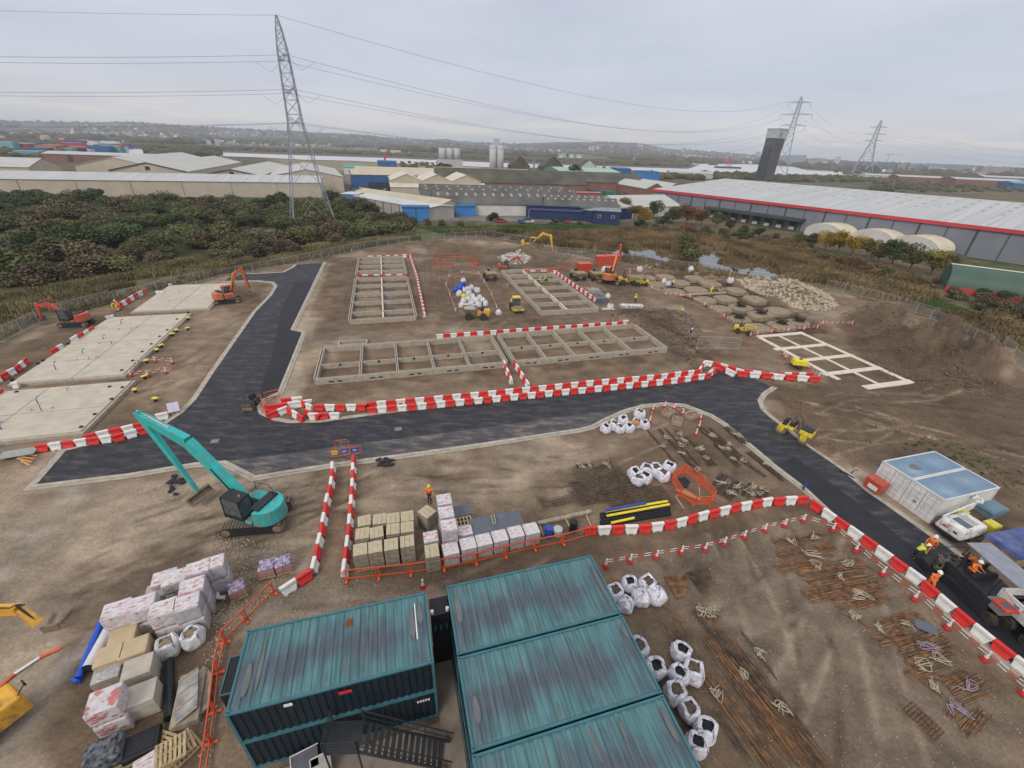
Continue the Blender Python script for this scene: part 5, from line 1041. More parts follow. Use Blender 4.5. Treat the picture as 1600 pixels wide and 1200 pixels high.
p = G(274, 646); t = thing('site_notice', 'tilted white notice board standing by the road bend', 'notice board', (p.x, p.y, 0), GA+.3); mb = MB(); mb.bar((-.4, -.3, 0), (-.4, .3, .9), .06); mb.bar((.4, -.3, 0), (.4, .3, .9), .06); mb.build('stand', blkp, t); mb = MB(); mb.add([(-.5, -.15, .3), (.5, -.15, .3), (.5, .35, 1.15), (-.5, .35, 1.15), (-.5, -.1, .27), (.5, -.1, .27), (.5, .4, 1.12), (-.5, .4, 1.12)], [(0, 1, 2, 3), (7, 6, 5, 4), (0, 4, 5, 1), (1, 5, 6, 2), (2, 6, 7, 3), (3, 7, 4, 0)]); mb.build('board', mat('notice_white', (.55, .52, .62), .5), t)
t = thing('tar_pile', 'dark lumps of tarmac on the ground beside the excavator bucket', 'rubble'); mb = MB()
for i in range(16): q = G(262+random.uniform(0, 24), 742+random.uniform(0, 30), .1); mb.blob(q, (random.uniform(.15, .4), random.uniform(.12, .3), .12), .3)
mb.build('tar_lumps', mat('tar', (.018, .018, .022), .6, .2, 5), t)
mb = MB()
for i in range(22): q = G(603+random.uniform(-14, 14), 722+random.uniform(-6, 6), .08); mb.blob(q, (random.uniform(.12, .3), random.uniform(.12, .25), .1), .3)
tag(mb.build('tar_pile', MATS['tar']), 'dark spill of tarmac on the pale ground right of the gate', 'rubble')
RB = mat('rusty_steel', (.13, .072, .042), .85, .35, 2.5, col2=(.29, .15, .07)); RBD = mat('dark_rebar', (.055, .042, .033), .8, .3, 3, col2=(.12, .08, .055)); ROPE = mat('pale_rope', (.42, .37, .28), .8, .1); ROPEP = mat('lilac_rope', (.30, .25, .33), .8)
def rebar(a, b2, n, w, m, lab, group, rad=.018, layers=2, jit=.25, strap=0, sm=ROPE):
    A, B = Gz(*a), Gz(*b2); d = (B-A).normalized(); nn = Vector((-d.y, d.x, 0)); L = (B-A).length; t = thing('rebar_bundle', lab, 'steel bars', A, 0, group); mb = MB()
    for i in range(n):
        o = random.uniform(-w/2, w/2); o2 = o+random.uniform(-.12, .12)*w; z = .03+random.randint(0, layers-1)*.045+random.uniform(0, .02); e0, e1 = random.uniform(-jit, jit)*.6, random.uniform(-jit, jit); mb.bar(nn*o+d*e0+Vector((0, 0, z)), nn*o2+d*(L+e1)+Vector((0, 0, z+random.uniform(-.01, .02))), rad*2, rad*1.6)
    mb.build('bars', m, t)
    for s in range(strap):
        c = d*(L*(s+.6)/(strap+.2)); mb = MB(); pts = []
        for _ in range(random.randint(6, 9)): pts.append((c.x+random.uniform(-.55, .55)*max(w, .6), c.y+random.uniform(-.4, .4), .14+random.uniform(0, .1)))
        mb.tube(smoothline([Vector(p) for p in pts], 3), .022, 4)
        mb.tube(smoothline([Vector((p[0]+.15, p[1]+random.uniform(-.3, .3), p[2])) for p in pts[::-1]], 3), .02, 4); mb.build('sling', sm, t)
    return t
near = [((1085, 958), (1262, 1190), 8, .5), ((1100, 955), (1296, 1200), 7, .4), ((1104, 1000), (1235, 1180), 10, .6), ((1120, 990), (1262, 1150), 8, .45), ((1060, 1000), (1190, 1190), 7, .5), ((1130, 1030), (1250, 1185), 16, .9), ((1155, 1020), (1290, 1205), 14, .8), ((1110, 1060), (1215, 1200), 14, .8), ((1152, 1005), (1225, 1100), 3, .12), ((1162, 992), (1210, 1056), 5, .15), ((1032, 942), (1076, 988), 3, .1), ((1030, 965), (1052, 1004), 3, .3), ((1120, 1120), (1165, 1190), 10, .5), ((1180, 1080), (1240, 1150), 12, .7), ((1080, 1020), (1130, 1100), 8, .5), ((1145, 1060), (1185, 1130), 12, .6), ((1200, 1120), (1260, 1200), 14, .8)]
for k, (a, b2, n_, w_) in enumerate(near): rebar(a, b2, max(3, int(n_*1.1)), w_*1.3, RB if k % 3 else RBD, '%s bundle of long rusty bars, counted across the strip from the bags' % ordw(k), 'rusty bars in the strip below the cones', .013, 2, .5, 1 if k in (0, 4, 6, 9) else 0)
right = [((1212, 850), (1290, 839), 10, .6), ((1222, 872), (1305, 858), 14, .9), ((1214, 889), (1280, 881), 10, .5), ((1246, 888), (1348, 878), 12, .7), ((1252, 902), (1340, 886), 10, .6), ((1265, 911), (1352, 900), 10, .6), ((1261, 934), (1374, 911), 16, 1.0), ((1300, 938), (1376, 926), 16, 1.0), ((1332, 944), (1372, 934), 10, .8), ((1314, 955), (1390, 995), 5, .25), ((1374, 976), (1434, 960), 10, .5), ((1386, 988), (1436, 965), 8, .4), ((1372, 1004), (1424, 995), 10, .6), ((1412, 1020), (1475, 998), 16, .9), ((1416, 1030), (1476, 1012), 14, .8), ((1424, 1045), (1480, 1028), 12, .7), ((1415, 1052), (1480, 1062), 5, .3), ((1484, 1078), (1522, 1062), 12, .9), ((1492, 1086), (1534, 1066), 10, .8), ((1486, 1122), (1504, 1104), 12, .6), ((1510, 1150), (1536, 1116), 10, .4), ((1440, 1062), (1474, 1088), 5, .3)]
for k, (a, b2, n_, w_) in enumerate(right): rebar(a, b2, int(n_*1.45), w_*1.35, RB, '%s bundle of rusty orange bars down the right hand lay-down area' % ordw(k, 'farthest'), 'rusty orange bars beside the fresh road', .017, 2, .35, 2 if k in (0, 3, 9, 15) else 1 if k % 2 else 0, ROPEP if k in (13, 17, 19) else ROPE)
mid = [((1013, 675), (1055, 724), 4, .15), ((1030, 672), (1076, 724), 9, .35), ((1040, 671), (1090, 726), 7, .25), ((1056, 674), (1072, 696), 9, .5), ((1086, 694), (1110, 726), 22, .8), ((1071, 683), (1118, 726), 6, .3), ((1092, 668), (1126, 695), 14, .6), ((1096, 669), (1154, 717), 8, .4), ((1110, 671), (1170, 726), 12, .5), ((1117, 694), (1152, 728), 9, .4), ((1125, 699), (1197, 746), 5, .3), ((1136, 669), (1163, 692), 24, .8), ((1170, 708), (1222, 750), 10, .5), ((1136, 744), (1121, 769), 26, 1.3), ((1156, 755), (1136, 778), 18, .9), ((1176, 758), (1164, 776), 16, .8), ((1196, 764), (1184, 778), 12, .8), ((1083, 728), (1090, 742), 10, .5)]
for k, (a, b2, n_, w_) in enumerate(mid): rebar(a, b2, n_+2, w_, RBD, '%s bundle of dark bars inside the road bend' % ordw(k, 'leftmost'), 'dark bars inside the road bend', .024, 3, .3, 2 if k in (1, 3, 4, 7, 9, 14, 15, 16) else 1, ROPE)
def mesh_mat(cx, cy, L, W2, n, lab, dz, rz=GA):
    p = Gz(cx, cy); t = thing('reinforcement_mat', lab, 'steel mesh', (p.x, p.y, p.z+.02), rz, 'stacked steel mesh sheets'); mb = MB()
    for k in range(n):
        ox, oy = random.uniform(-.2, .2), random.uniform(-.15, .15); z = .03+k*.06
        x = -L/2
        while x <= L/2: mb.bar((x+ox, -W2/2+oy, z), (x+ox, W2/2+oy, z), .028, .02); x += .3
        y = -W2/2
        while y <= W2/2: mb.bar((-L/2+ox, y+oy, z+.022), (L/2+ox, y+oy, z+.022), .028, .02); y += .3
    mb.build('mesh_sheets', mat('mesh_steel', (.085, .062, .045), .85, .3, 3, col2=(.17, .12, .085)), t)
mesh_mat(936, 739, 4.5, 1.5, 2, 'far stack of dark steel mesh with a broad gap behind it', 0, GA-R(4)); mesh_mat(945, 764, 5.5, 3.0, 3, 'large stack of dark steel mesh left of the white bags', 0); mesh_mat(985, 775, 4.5, 2.6, 3, 'stack of dark steel mesh beside the plastic pipes', 0, GA+R(2)); mesh_mat(880, 780, 4.0, 1.5, 3, 'thin stack of steel mesh behind the timber frame', 0); mesh_mat(1028, 775, 1.8, 2.2, 3, 'short stack of steel mesh under the white bags', 0)
rebar((900, 730), (925, 728), 10, .5, RBD, 'small bundle of dark bars with two pale slings behind the mesh', 'dark bars behind the mesh', strap=2); rebar((932, 733), (955, 724), 8, .4, RBD, 'small crossed bundle of dark bars behind the mesh', 'dark bars behind the mesh', strap=1)
for k, pts in enumerate([((1037, 901), (1073, 900), (1070, 930), (1058, 936)), ((1071, 896), (1105, 889), (1112, 902), (1097, 928))]):
    P = [Gz(*q) for q in pts]; t = thing('triangular_cage', '%s tapering brown steel cage sheet below the cone line' % ['left', 'right'][k], 'steel cage', group='tapering cage sheets'); mb = MB()
    for i in range(15): f = i/14; a = P[0]+(P[1]-P[0])*f; b2 = P[3]+(P[2]-P[3])*f; mb.bar(a+Vector((0, 0, .05)), b2+Vector((0, 0, .05)), .045)
    for i in range(14): f = i/13; a = P[0]+(P[3]-P[0])*f; b2 = P[1]+(P[2]-P[1])*f; mb.bar(a+Vector((0, 0, .09)), b2+Vector((0, 0, .09)), .045)
    mb.build('bars', RB if k == 0 else RBD, t)
t = thing('rebar_cage', 'cylindrical rusty reinforcement cage lying near the picture foot', 'steel cage'); A, B = G(1418, 1103, .3), G(1468, 1150, .3); d = (B-A).normalized(); nn = Vector((-d.y, d.x, 0)); L = (B-A).length
for i in range(10): mb = MB(); c = A+d*(L*i/9); mb.tube([c+nn*.4*math.cos(a*.7)+Vector((0, 0, .28*math.sin(a*.7))) for a in range(10)], .022, 4); mb.build('hoop', RBD, t)
mb = MB()
for a in range(10): o = nn*.38*math.cos(a*.63)+Vector((0, 0, .27*math.sin(a*.63))); mb.bar(A+o, B+o, .035)
mb.build('long_bars', RB, t)
rebar((1088, 956), (1120, 962), 22, .35, RBD, 'thick short bundle with a knot of pale rope above the long bars', 'short thick bundles', .025, 4, .1, 3)
t = thing('paving_slab_pair', 'two dark grey slabs lying by the right hand cones', 'slab'); 
for i in range(2): mb = MB(); p = G(1443+i*4, 977+i*3, .05+.05*i); mb.box(p, (1.1, .7, .05), -.5); mb.build('slab', GRB, t)
rub = mat('rubble_pale', (.31, .26, .20), .9, .2, 3); 
def scatter_blobs(name, n, area, smin, smax, m, lab, cat, kind=None, zf=None, flat_=.6):
    poly = [Gz(*q) for q in area]; xs0 = min(p.x for p in poly); xs1 = max(p.x for p in poly); ys0 = min(p.y for p in poly); ys1 = max(p.y for p in poly); tmpl = MB().blob((0, 0, 0), 1, .22, 1); TV = np.array(tmpl.v); TF = np.array(tmpl.f)
    PX = rng.uniform(xs0, xs1, n*4); PY = rng.uniform(ys0, ys1, n*4); k = inpoly(PX, PY, poly); PX, PY = PX[k][:n], PY[k][:n]; n = len(PX); PZ = (ground_z(PX, PY) if zf is None else zf(PX, PY)); s = smin+(smax-smin)*rng.random(n)**2.2
    an = rng.uniform(0, 6.28, n); SC = np.stack([s*rng.uniform(.7, 1.3, n), s*rng.uniform(.6, 1.1, n), s*flat_*rng.uniform(.6, 1.2, n)], 1); V = TV[None]*SC[:, None]; c, s_ = np.cos(an)[:, None], np.sin(an)[:, None]; X = V[..., 0]*c-V[..., 1]*s_+PX[:, None]; Y = V[..., 0]*s_+V[..., 1]*c+PY[:, None]; Z = V[..., 2]+PZ[:, None]+SC[:, 2:3]*.3
    F = (TF[None]+(np.arange(n)*len(TV))[:, None, None]).reshape(-1, 3); o = npmesh(name, np.stack([X, Y, Z], -1).reshape(-1, 3), F, m); tag(o, lab, cat, kind=kind); return o
scatter_blobs('gravel', 2600, [(440, 925), (545, 900), (660, 920), (560, 950), (430, 990), (350, 975)], .015, .06, rub, 'loose pale gravel behind the left teal stack', 'gravel', 'stuff')
scatter_blobs('gravel', 2600, [(970, 890), (1260, 812), (1340, 860), (1600, 1100), (1600, 1250), (1000, 1250)], .012, .055, rub, 'loose stones across the lay-down area right of the teal row', 'gravel', 'stuff')
scatter_blobs('gravel', 1800, [(330, 830), (480, 860), (450, 920), (350, 1000), (330, 1200), (310, 1200)], .02, .10, rub, 'broken bits beside the pallets and the orange fence', 'gravel', 'stuff')
clod = mat('clods', (.16, .112, .076), .95, .25, 2)
scatter_blobs('earth_clods', 7000, [(1190, 610), (1300, 590), (1400, 600), (1600, 600), (1750, 720), (1700, 900), (1590, 800), (1460, 690), (1340, 740), (1270, 700)], .02, .12, clod, 'lumps of turned earth on the slope right of the road', 'earth', 'stuff')
scatter_blobs('earth_clods', 5000, [(1310, 490), (1400, 470), (1560, 560), (1600, 620), (1480, 620), (1380, 590)], .03, .2, clod, 'lumps of earth on the large spoil heap', 'earth', 'stuff')
scatter_blobs('earth_clods', 2500, [(950, 490), (1000, 478), (1080, 490), (1110, 540), (1080, 570), (1020, 530)], .03, .2, mat('clods_dark', (.10, .07, .05), .95, .25, 2), 'dark lumps of earth on the spoil heap by the long foundation', 'earth', 'stuff')
stone = mat('stone_pale', (.37, .31, .225), .9, .3, .8, .4, 6)
scatter_blobs('rubble_heap', 3200, [(1150, 438), (1185, 432), (1240, 436), (1290, 458), (1312, 478), (1290, 487), (1240, 482), (1220, 470), (1170, 455)], .10, .52, stone, 'large heap of pale broken stone and concrete by the right fence', 'rubble', 'stuff', flat_=.7)
scatter_blobs('rubble_heap', 420, [(776, 402), (792, 396), (815, 395), (832, 402), (820, 412), (790, 413)], .12, .45, mat('stone_white', (.45, .43, .40), .8, .3, 2, col2=(.62, .6, .57)), 'small heap of whitish broken pipes and stone near the far excavator', 'rubble', 'stuff', flat_=.7)
scatter_blobs('rubble_heap', 260, [(1110, 440), (1160, 448), (1170, 458), (1130, 450)], .08, .3, stone, 'thin line of broken stone beyond the earth pads', 'rubble', 'stuff')
# ================================================================ MACHINES
GLS = mat('cab_glass', (.075, .09, .095), .12, .3, 2.5, spec=.8); TYR = mat('tyre_rubber', (.022, .021, .02), .85, .2, 4, col2=(.07, .058, .045)); TRK = mat('track_steel', (.16, .125, .09), .85, .25, 4); BLKM = mat('machine_black', (.025, .026, .03), .55, .15); CHR = mat('cylinder_rod', (.5, .5, .5), .25, metal=.8); MUDM = mat('muddy_steel', (.20, .155, .11), .8, .25, 3)
def paint(n, c, v=.10):
    m = mat(n, c, .42, v, 1.6, spec=.45); t = m.node_tree; b = t.nodes['Principled BSDF']; src = b.inputs['Base Color'].links[0].from_socket; tc = N(t, 'ShaderNodeTexCoord'); n_ = N(t, 'ShaderNodeTexNoise'); n_.inputs['Scale'].default_value = 2.6; n_.inputs['Detail'].default_value = 9; n_.inputs['Roughness'].default_value = .72; t.links.new(tc.outputs['Object'], n_.inputs[0])
    sz = N(t, 'ShaderNodeSeparateXYZ'); t.links.new(tc.outputs['Object'], sz.inputs[0]); mr = N(t, 'ShaderNodeMapRange'); mr.inputs[1].default_value = 0; mr.inputs[2].default_value = 1.6; mr.inputs[3].default_value = .12; mr.inputs[4].default_value = 0; t.links.new(sz.outputs[2], mr.inputs[0]); ad = N(t, 'ShaderNodeMath', operation='ADD'); t.links.new(n_.outputs[0], ad.inputs[0]); t.links.new(mr.outputs[0], ad.inputs[1])
    r = ramp(t, [(.52, (0, 0, 0)), (.68, (.85,)*3)]); t.links.new(ad.outputs[0], r.inputs[0]); mx = N(t, 'ShaderNodeMix', data_type='RGBA'); t.links.new(r.outputs[0], mx.inputs[0]); t.links.new(src, mx.inputs[6]); mx.inputs[7].default_value = (.20, .15, .10, 1); t.links.new(mx.outputs[2], b.inputs['Base Color']); return m
P_TEAL = paint('machine_teal', (.02, .40, .38)); P_ORG = paint('machine_orange', (.62, .15, .04), .15); P_YEL = paint('machine_yellow', (.66, .40, .03), .15); P_RED = paint('machine_red', (.52, .055, .03), .15); P_KHA = mat('machine_khaki', (.34, .27, .16), .8, .3, 2.5); P_BYL = paint('roller_yellow', (.68, .52, .03)); P_WHT = paint('machine_white', (.66, .65, .62)); P_AMB = paint('dumper_amber', (.66, .33, .03), .12)
def wheel(par, x, y, r, w, m=None, name='wheel'):
    t = MB(); t.lathe([(r*.6, -w/2), (r*.93, -w/2), (r, -w*.35), (r, w*.35), (r*.93, w/2), (r*.6, w/2)], n=16); V = [(a, c, b) for a, b, c in t.v]; t.v = [(v[0]+x, v[1]+y, v[2]+r) for v in V]
    o = t.build(name, TYR, par); h = MB(); h.cyl((x, y-w*.42, r), (x, y+w*.42, r), r*.58, n=10); h.build('hub', m or P_YEL, o); return o
def excavator(name, lab, cat, loc, trz, brz, s, col, boom, bucket='bucket', cab=True, group=None, long_=False, tracks=(3.9, .6, 2.5, .85), stripe=None):
    """boom: [(reach, height)...] knuckles: foot, (bend), tip of boom, end of arm; all in metres in the plane the machine faces (+x)"""
    T = thing(name, lab, cat, loc, trz, group); L, w, g, h = [q*s for q in tracks]; d = brz-trz
    for sy in (-1, 1):
        y = sy*(g/2-w/2); o = MB(); prof = [(-L/2+.3*h, 0), (L/2-.3*h, 0), (L/2, h*.42), (L/2-.12*h, h*.85), (L/2-.4*h, h), (-L/2+.4*h, h), (-L/2+.12*h, h*.85), (-L/2, h*.42)]
        o.prism([(a, b) for a, b in prof], y-w*.42, y+w*.42, axis='y'); tr = o.build('track', BLKM, T); sh = MB(); PP = prof+[prof[0]]
        for a, b in zip(PP, PP[1:]):
            q0, q1 = Vector((a[0], y, a[1])), Vector((b[0], y, b[1])); dd = q1-q0; k = max(1, int(dd.length/(.2*s)))
            for i in range(k): c = q0+dd*((i+.5)/k); sh.bar(c-Vector((0, w/2, 0)), c+Vector((0, w/2, 0)), dd.length/k*.72, .07*s, up=dd.normalized().cross(Vector((0, 1, 0))))
        tag(sh.build('track_shoes', TRK, tr), kind='stuff')
        for k in (-1, 1): sp = MB(); sp.cyl((k*(L/2-.45*h), y-w*.46, h*.48), (k*(L/2-.45*h), y+w*.46, h*.48), .33*h, n=10); sp.build('sprocket', MUDM, tr)
    o = MB(); o.box((0, 0, h*.62), (L*.5, g-w, h*.4)); o.cyl((0, 0, h*.75), (0, 0, h*1.12), .55*s, n=16); o.build('undercarriage', BLKM, T)
    U = bpy.data.objects.new('upper_body', None); COL.objects.link(U); U.parent = T; U.location = (0, 0, h*1.1); U.rotation_euler.z = d
    bl, bw, bh = 3.1*s, 2.35*s, 1.15*s; xr = -bl*.68; xf = bl*.32; n = 10; pts = [(xf, -bw/2), (xf, bw/2), (-bl*.25, bw/2)]
    for i in range(n+1): a = math.pi/2+math.pi*i/n; pts.append((-bl*.30+math.cos(a)*bl*.42, math.sin(a)*bw*.5))
    pts += [(-bl*.25, -bw/2)]; bm = MB(); bm.prism([(x, y) for x, y in pts[3:-1]], .0, bh, k=.94); bm.box((xf-bl*.28, 0, .12*s), (bl*.58, bw*.98, .26*s)); bm.box((xf-bl*.30, -bw*.31, .45*s), (bl*.5, bw*.34, .62*s)); body = bm.build('counterweight', col, U); body.name = 'body_shell'
    bv = body.modifiers.new('soft_edges', 'BEVEL'); bv.width = .07*s; bv.segments = 2
    e = MB(); e.box((-bl*.33, 0, bh+.06*s), (.62*s, bw*.72, .14*s)); e.build('engine_cover', BLKM, body); e = MB(); e.cyl((-bl*.40, -bw*.25, bh), (-bl*.40, -bw*.25, bh+.45*s), .05*s, n=8); e.build('exhaust', BLKM, body)
    hr = MB(); hr.tube([(xf-.1*s, -bw*.48, .7*s), (xf-.1*s, -bw*.48, 1.3*s), (-.3*s, -bw*.48, 1.45*s), (-.6*s, -bw*.48, 1.1*s)], .025*s, 5); hr.build('handrail', BLKM, body)
    if cab:
        cx, cy, cl, cw, ch = xf-.72*s+.28*s, bw*.5-.48*s, 1.5*s, .92*s, 1.65*s; g2 = MB(); g2.box((cx, cy, .12*s+ch/2), (cl, cw, ch), 0, 0, .93); g2.build('cab_glazing', GLS, U); f = MB()
        for sx in (-1, 1):
            for sy in (-1, 1): f.bar((cx+sx*cl/2, cy+sy*cw/2, .1*s), (cx+sx*cl*.465, cy+sy*cw*.465, ch+.13*s), .07*s)
        f.box((cx, cy, ch+.15*s), (cl*.98, cw*.98, .07*s)); f.box((cx, cy, .3*s), (cl*1.02, cw*1.02, .32*s)); f.bar((cx-cl/2, cy, ch+.12*s), (cx+cl/2, cy, ch+.12*s), .05*s, .12*s); f.build('cab_frame', BLKM if col in (P_TEAL, P_RED) else col, U)
        b_ = MB(); b_.cyl((cx-cl*.3, cy, ch+.18*s), (cx-cl*.3, cy, ch+.34*s), .06*s, n=8); b_.build('beacon', P_ORG, U)
    z0 = h*1.1; B = [Vector((x, -.08*s, z-z0)) for x, z in boom]; bw_ = .34*s
    if long_: segs = [(.46*s, .62*s), (.46*s, .80*s), (.38*s, .52*s)]
    else: segs = [(bw_, .34*s), (bw_, .52*s), (bw_*.8, .32*s)]
    m = MB(); k = len(B)-2
    for i in range(k): m.bar(B[i], B[i+1], segs[i][0], segs[i][1], w2=segs[i+1][0], h2=segs[i+1][1])
    bo = m.build('boom', col, U)
    m = MB(); a0 = B[-2]; a1 = B[-1]; dd = (a0-a1).normalized(); up = (B[-2]-B[-3]).normalized(); m.bar(a0+dd*.35*s, a1, .26*s if not long_ else .34*s, .5*s if not long_ else .56*s, w2=.22*s, h2=.26*s); ar = m.build('arm', col, U)
    m = MB(); c0 = B[0]+(B[1]-B[0])*.55; 
    for sy in (-1, 1): m.cyl((.55*s, sy*.25*s-.08*s, .2*s), c0+Vector((0, sy*.22*s, 0)), .07*s, n=8)
    m.build('lift_ram', BLKM, bo); m = MB(); q0 = B[-3]+(B[-2]-B[-3])*.35+Vector((0, 0, .36*s)); q1 = a0+dd*.42*s; m.cyl(q0, q0+(q1-q0)*.62, .075*s, n=8); m.cyl(q0+(q1-q0)*.6, q1, .04*s, n=8); m.build('arm_ram', BLKM if not long_ else CHR, bo)
    m = MB(); q0 = a0+(a1-a0)*.15-Vector((-.3*s, 0, 0)); q1 = a0+(a1-a0)*.85+Vector((.24*s, 0, 0)); m.cyl(q0, q1, .055*s, n=8); m.build('bucket_ram', BLKM, ar)
    if stripe: m = MB(); q0 = B[-3]+(B[-2]-B[-3])*.05; q1 = B[-3]+(B[-2]-B[-3])*.5; nn = Vector((0, -.185*s, 0)); m.bar(q0+nn, q1+nn, .015, .22*s); m.build('boom_panel', BLKM, bo)
    bwid = 1.7*s if long_ else .8*s; m = MB(); c = a1; r = .42*s if not long_ else .38*s
    prof = [(c.x+.12*s, c.z), (c.x+.2*s, c.z-r*1.0), (c.x-.05*s, c.z-r*1.5), (c.x-r*1.15, c.z-r*1.45), (c.x-r*1.1, c.z-r*1.25), (c.x-.12*s, c.z-r*1.2), (c.x+.05*s, c.z-r*.85), (c.x-.1*s, c.z)]
    m.prism(prof, -bwid/2-.08*s, bwid/2-.08*s, axis='y')
    for sy in (-1, 1): m.prism([(c.x+.15*s, c.z-.05*s), (c.x+.18*s, c.z-r), (c.x-.05*s, c.z-r*1.45), (c.x-r*1.1, c.z-r*1.35)], sy*bwid/2-.1*s, sy*bwid/2-.06*s, axis='y')
    m.build('bucket', MUDM, U); return T
def at(px, py): p = Gz(px, py); return Vector((p.x, p.y, p.z))
bo_ = G(398, 782, 1.8)
excavator('excavator', 'teal long boom excavator with black cab and wide flat bucket on pale ground', 'excavator', (bo_.x+.1, bo_.y-.3, 0), R(10), R(164), 1.12, P_TEAL, [(.9, 2.2), (4.6, 6.3), (8.5, 7.65), (5.75, 1.15)], long_=True, stripe=True, tracks=(3.9, .6, 2.7, .85))
excavator('excavator', 'small red excavator with dark cab digging beside the left mesh fence', 'excavator', at(122, 508), R(12), R(183), .95, P_RED, [(.9, 1.6), (2.9, 3.2), (4.6, 2.9), (4.9, .9)], group='tracked excavators')
excavator('excavator', 'orange excavator beside the farthest pale slab with its arm folded upright', 'excavator', at(357, 472), R(25), R(55), 1.0, P_ORG, [(.9, 1.8), (2.1, 4.6), (3.4, 5.2), (4.0, 1.2)], group='tracked excavators')
excavator('excavator', 'yellow excavator reaching down the far bank in front of the reeds', 'excavator', at(828, 391), R(20), R(-22), 1.25, P_YEL, [(1.0, 2.3), (3.5, 5.0), (6.0, 4.6), (6.9, .6)], group='tracked excavators')
excavator('excavator', 'large orange excavator with raised boom among the parked dumpers', 'excavator', at(952, 442), R(-20), R(62), 1.2, P_ORG, [(1.0, 2.3), (2.6, 5.6), (4.5, 7.2), (6.2, 4.0)], group='tracked excavators')
excavator('mini_digger', 'red mini digger with dark canopy beyond the tapering foundation', 'mini digger', at(788, 422), R(15), R(5), .72, P_RED, [(.9, 1.5), (2.2, 3.0), (3.4, 3.0), (4.2, 1.2)], group='tracked excavators')
def dumper(lab, loc, rz, col, skip=None, s=1.0, load=None, name='dumper'):
    T = thing(name, lab, 'dumper', loc, rz, 'site dumpers'); skip = skip or col
    for x in (-1.05, 1.15):
        for y in (-.9, .9): wheel(T, x*s, y*s, .52*s, .42*s, col)
    m = MB(); m.box((-1.0*s, 0, .85*s), (1.7*s, 1.1*s, .55*s)); m.box((.6*s, 0, .7*s), (1.8*s, .7*s, .25*s)); m.box((-1.5*s, 0, 1.2*s), (.85*s, 1.25*s, .35*s), 0, 0, .9); m.build('chassis', col, T)
    m = MB(); z = .75*s; lo = [(.25, -.7), (1.5, -.7), (1.5, .7), (.25, .7)]; hi = [(-.05, -1.0), (2.1, -1.05), (2.1, 1.05), (-.05, 1.0)]; m.add([(a*s, b*s, z) for a, b in lo]+[(a*s, b*s, z+.85*s) for a, b in hi]+[(a*.9*s+.1*s, b*.9*s, z+.1*s) for a, b in lo]+[((a*.94+.06)*s, b*.93*s, z+.86*s) for a, b in hi], [(3, 2, 1, 0), (0, 1, 5, 4), (1, 2, 6, 5), (2, 3, 7, 6), (3, 0, 4, 7), (8, 9, 10, 11), (9, 8, 12, 13), (10, 9, 13, 14), (11, 10, 14, 15), (8, 11, 15, 12), (4, 5, 13, 12), (5, 6, 14, 13), (6, 7, 15, 14), (7, 4, 12, 15)]); sk = m.build('skip', skip, T)
    if load: m = MB(); m.blob((1.05*s, 0, z+.72*s), (.95*s, .85*s, .32*s), .12, 2); m.build('load', load, sk)
    m = MB(); m.tube([(-.75*s, -.55*s, 1.2*s), (-.85*s, -.5*s, 2.5*s), (-.85*s, .5*s, 2.5*s), (-.75*s, .55*s, 1.2*s)], .05*s, 6); m.build('roll_bar', BLKM, T); m = MB(); m.box((-.75*s, 0, 1.35*s), (.5*s, .5*s, .15*s)); m.box((-.98*s, 0, 1.6*s), (.1*s, .5*s, .45*s)); m.build('seat', BLKM, T)
    m = MB(); m.cyl((-.3*s, 0, 1.1*s), (-.35*s, 0, 1.6*s), .03*s, n=6); m.lathe([(.2*s, 0), (.2*s, .04*s)], (-.38*s, 0, 1.6*s), n=10); m.build('steering_wheel', BLKM, T)
LOADM = mat('load_earth', (.25, .19, .13), .95, .2, 4)
dumper('amber site dumper with grey mortar in its skip beside the white bags', at(745, 497), R(180), P_AMB, MUDM, 1.15, mat('mortar', (.36, .33, .29), .9)); dumper('dusty khaki dumper seen from the front left of the red digger', at(765, 436), R(-75), P_KHA, s=1.1)
dumper('dusty khaki dumper, the left of two parked by the red boxes', at(902, 436), R(-70), P_KHA, s=1.15); dumper('dusty khaki dumper, the right of two parked by the red boxes', at(929, 436), R(-80), P_KHA, s=1.1); dumper('earth loaded dumper with an amber engine cover right of the large excavator', at(980, 444), R(0), P_AMB, P_KHA, 1.15, LOADM)
dumper('yellow mini dumper with a green topped load near the trenches', at(1001, 446), R(190), P_BYL, s=.85, load=mat('green_load', (.10, .17, .06), .9)); dumper('small yellow dumper at the near edge of the trenched field', at(1161, 520), R(-30), P_BYL, s=.8, load=LOADM)
def cab_roller():
    T = thing('soil_roller', 'bright yellow single drum roller with dark cab between the foundations', 'roller', at(806, 484), R(105), 'rollers')
    for y in (-.75, .75): wheel(T, -.9*-1, y, .6, .4, P_BYL)
    m = MB(); m.cyl((-1.4, -.85, .6), (-1.4, .85, .6), .6, n=20); m.build('drum', MUDM, T); m = MB()
    for y in (-.95, .95): m.box((-1.3, y, .65), (1.5, .12, .3))
    m.box((-2.1, 0, .65), (.14, 1.9, .3)); m.build('drum_frame', P_BYL, T); m = MB(); m.box((1.25, 0, 1.15), (1.5, 1.4, .75), 0, 0, .88); o = m.build('bonnet', P_BYL, T); bv = o.modifiers.new('soft_edges', 'BEVEL'); bv.width = .1; bv.segments = 2
    m = MB(); m.box((.0, 0, 1.6), (1.15, 1.3, 1.45), 0, 0, .94); m.build('cab_glazing', GLS, T); m = MB(); m.box((0, 0, 2.38), (1.3, 1.45, .14)); m.build('cab_roof', P_BYL, T); m = MB(); m.box((1.8, 0, 1.45), (.02, .5, .25)); m.build('grille', BLKM, T)
cab_roller()
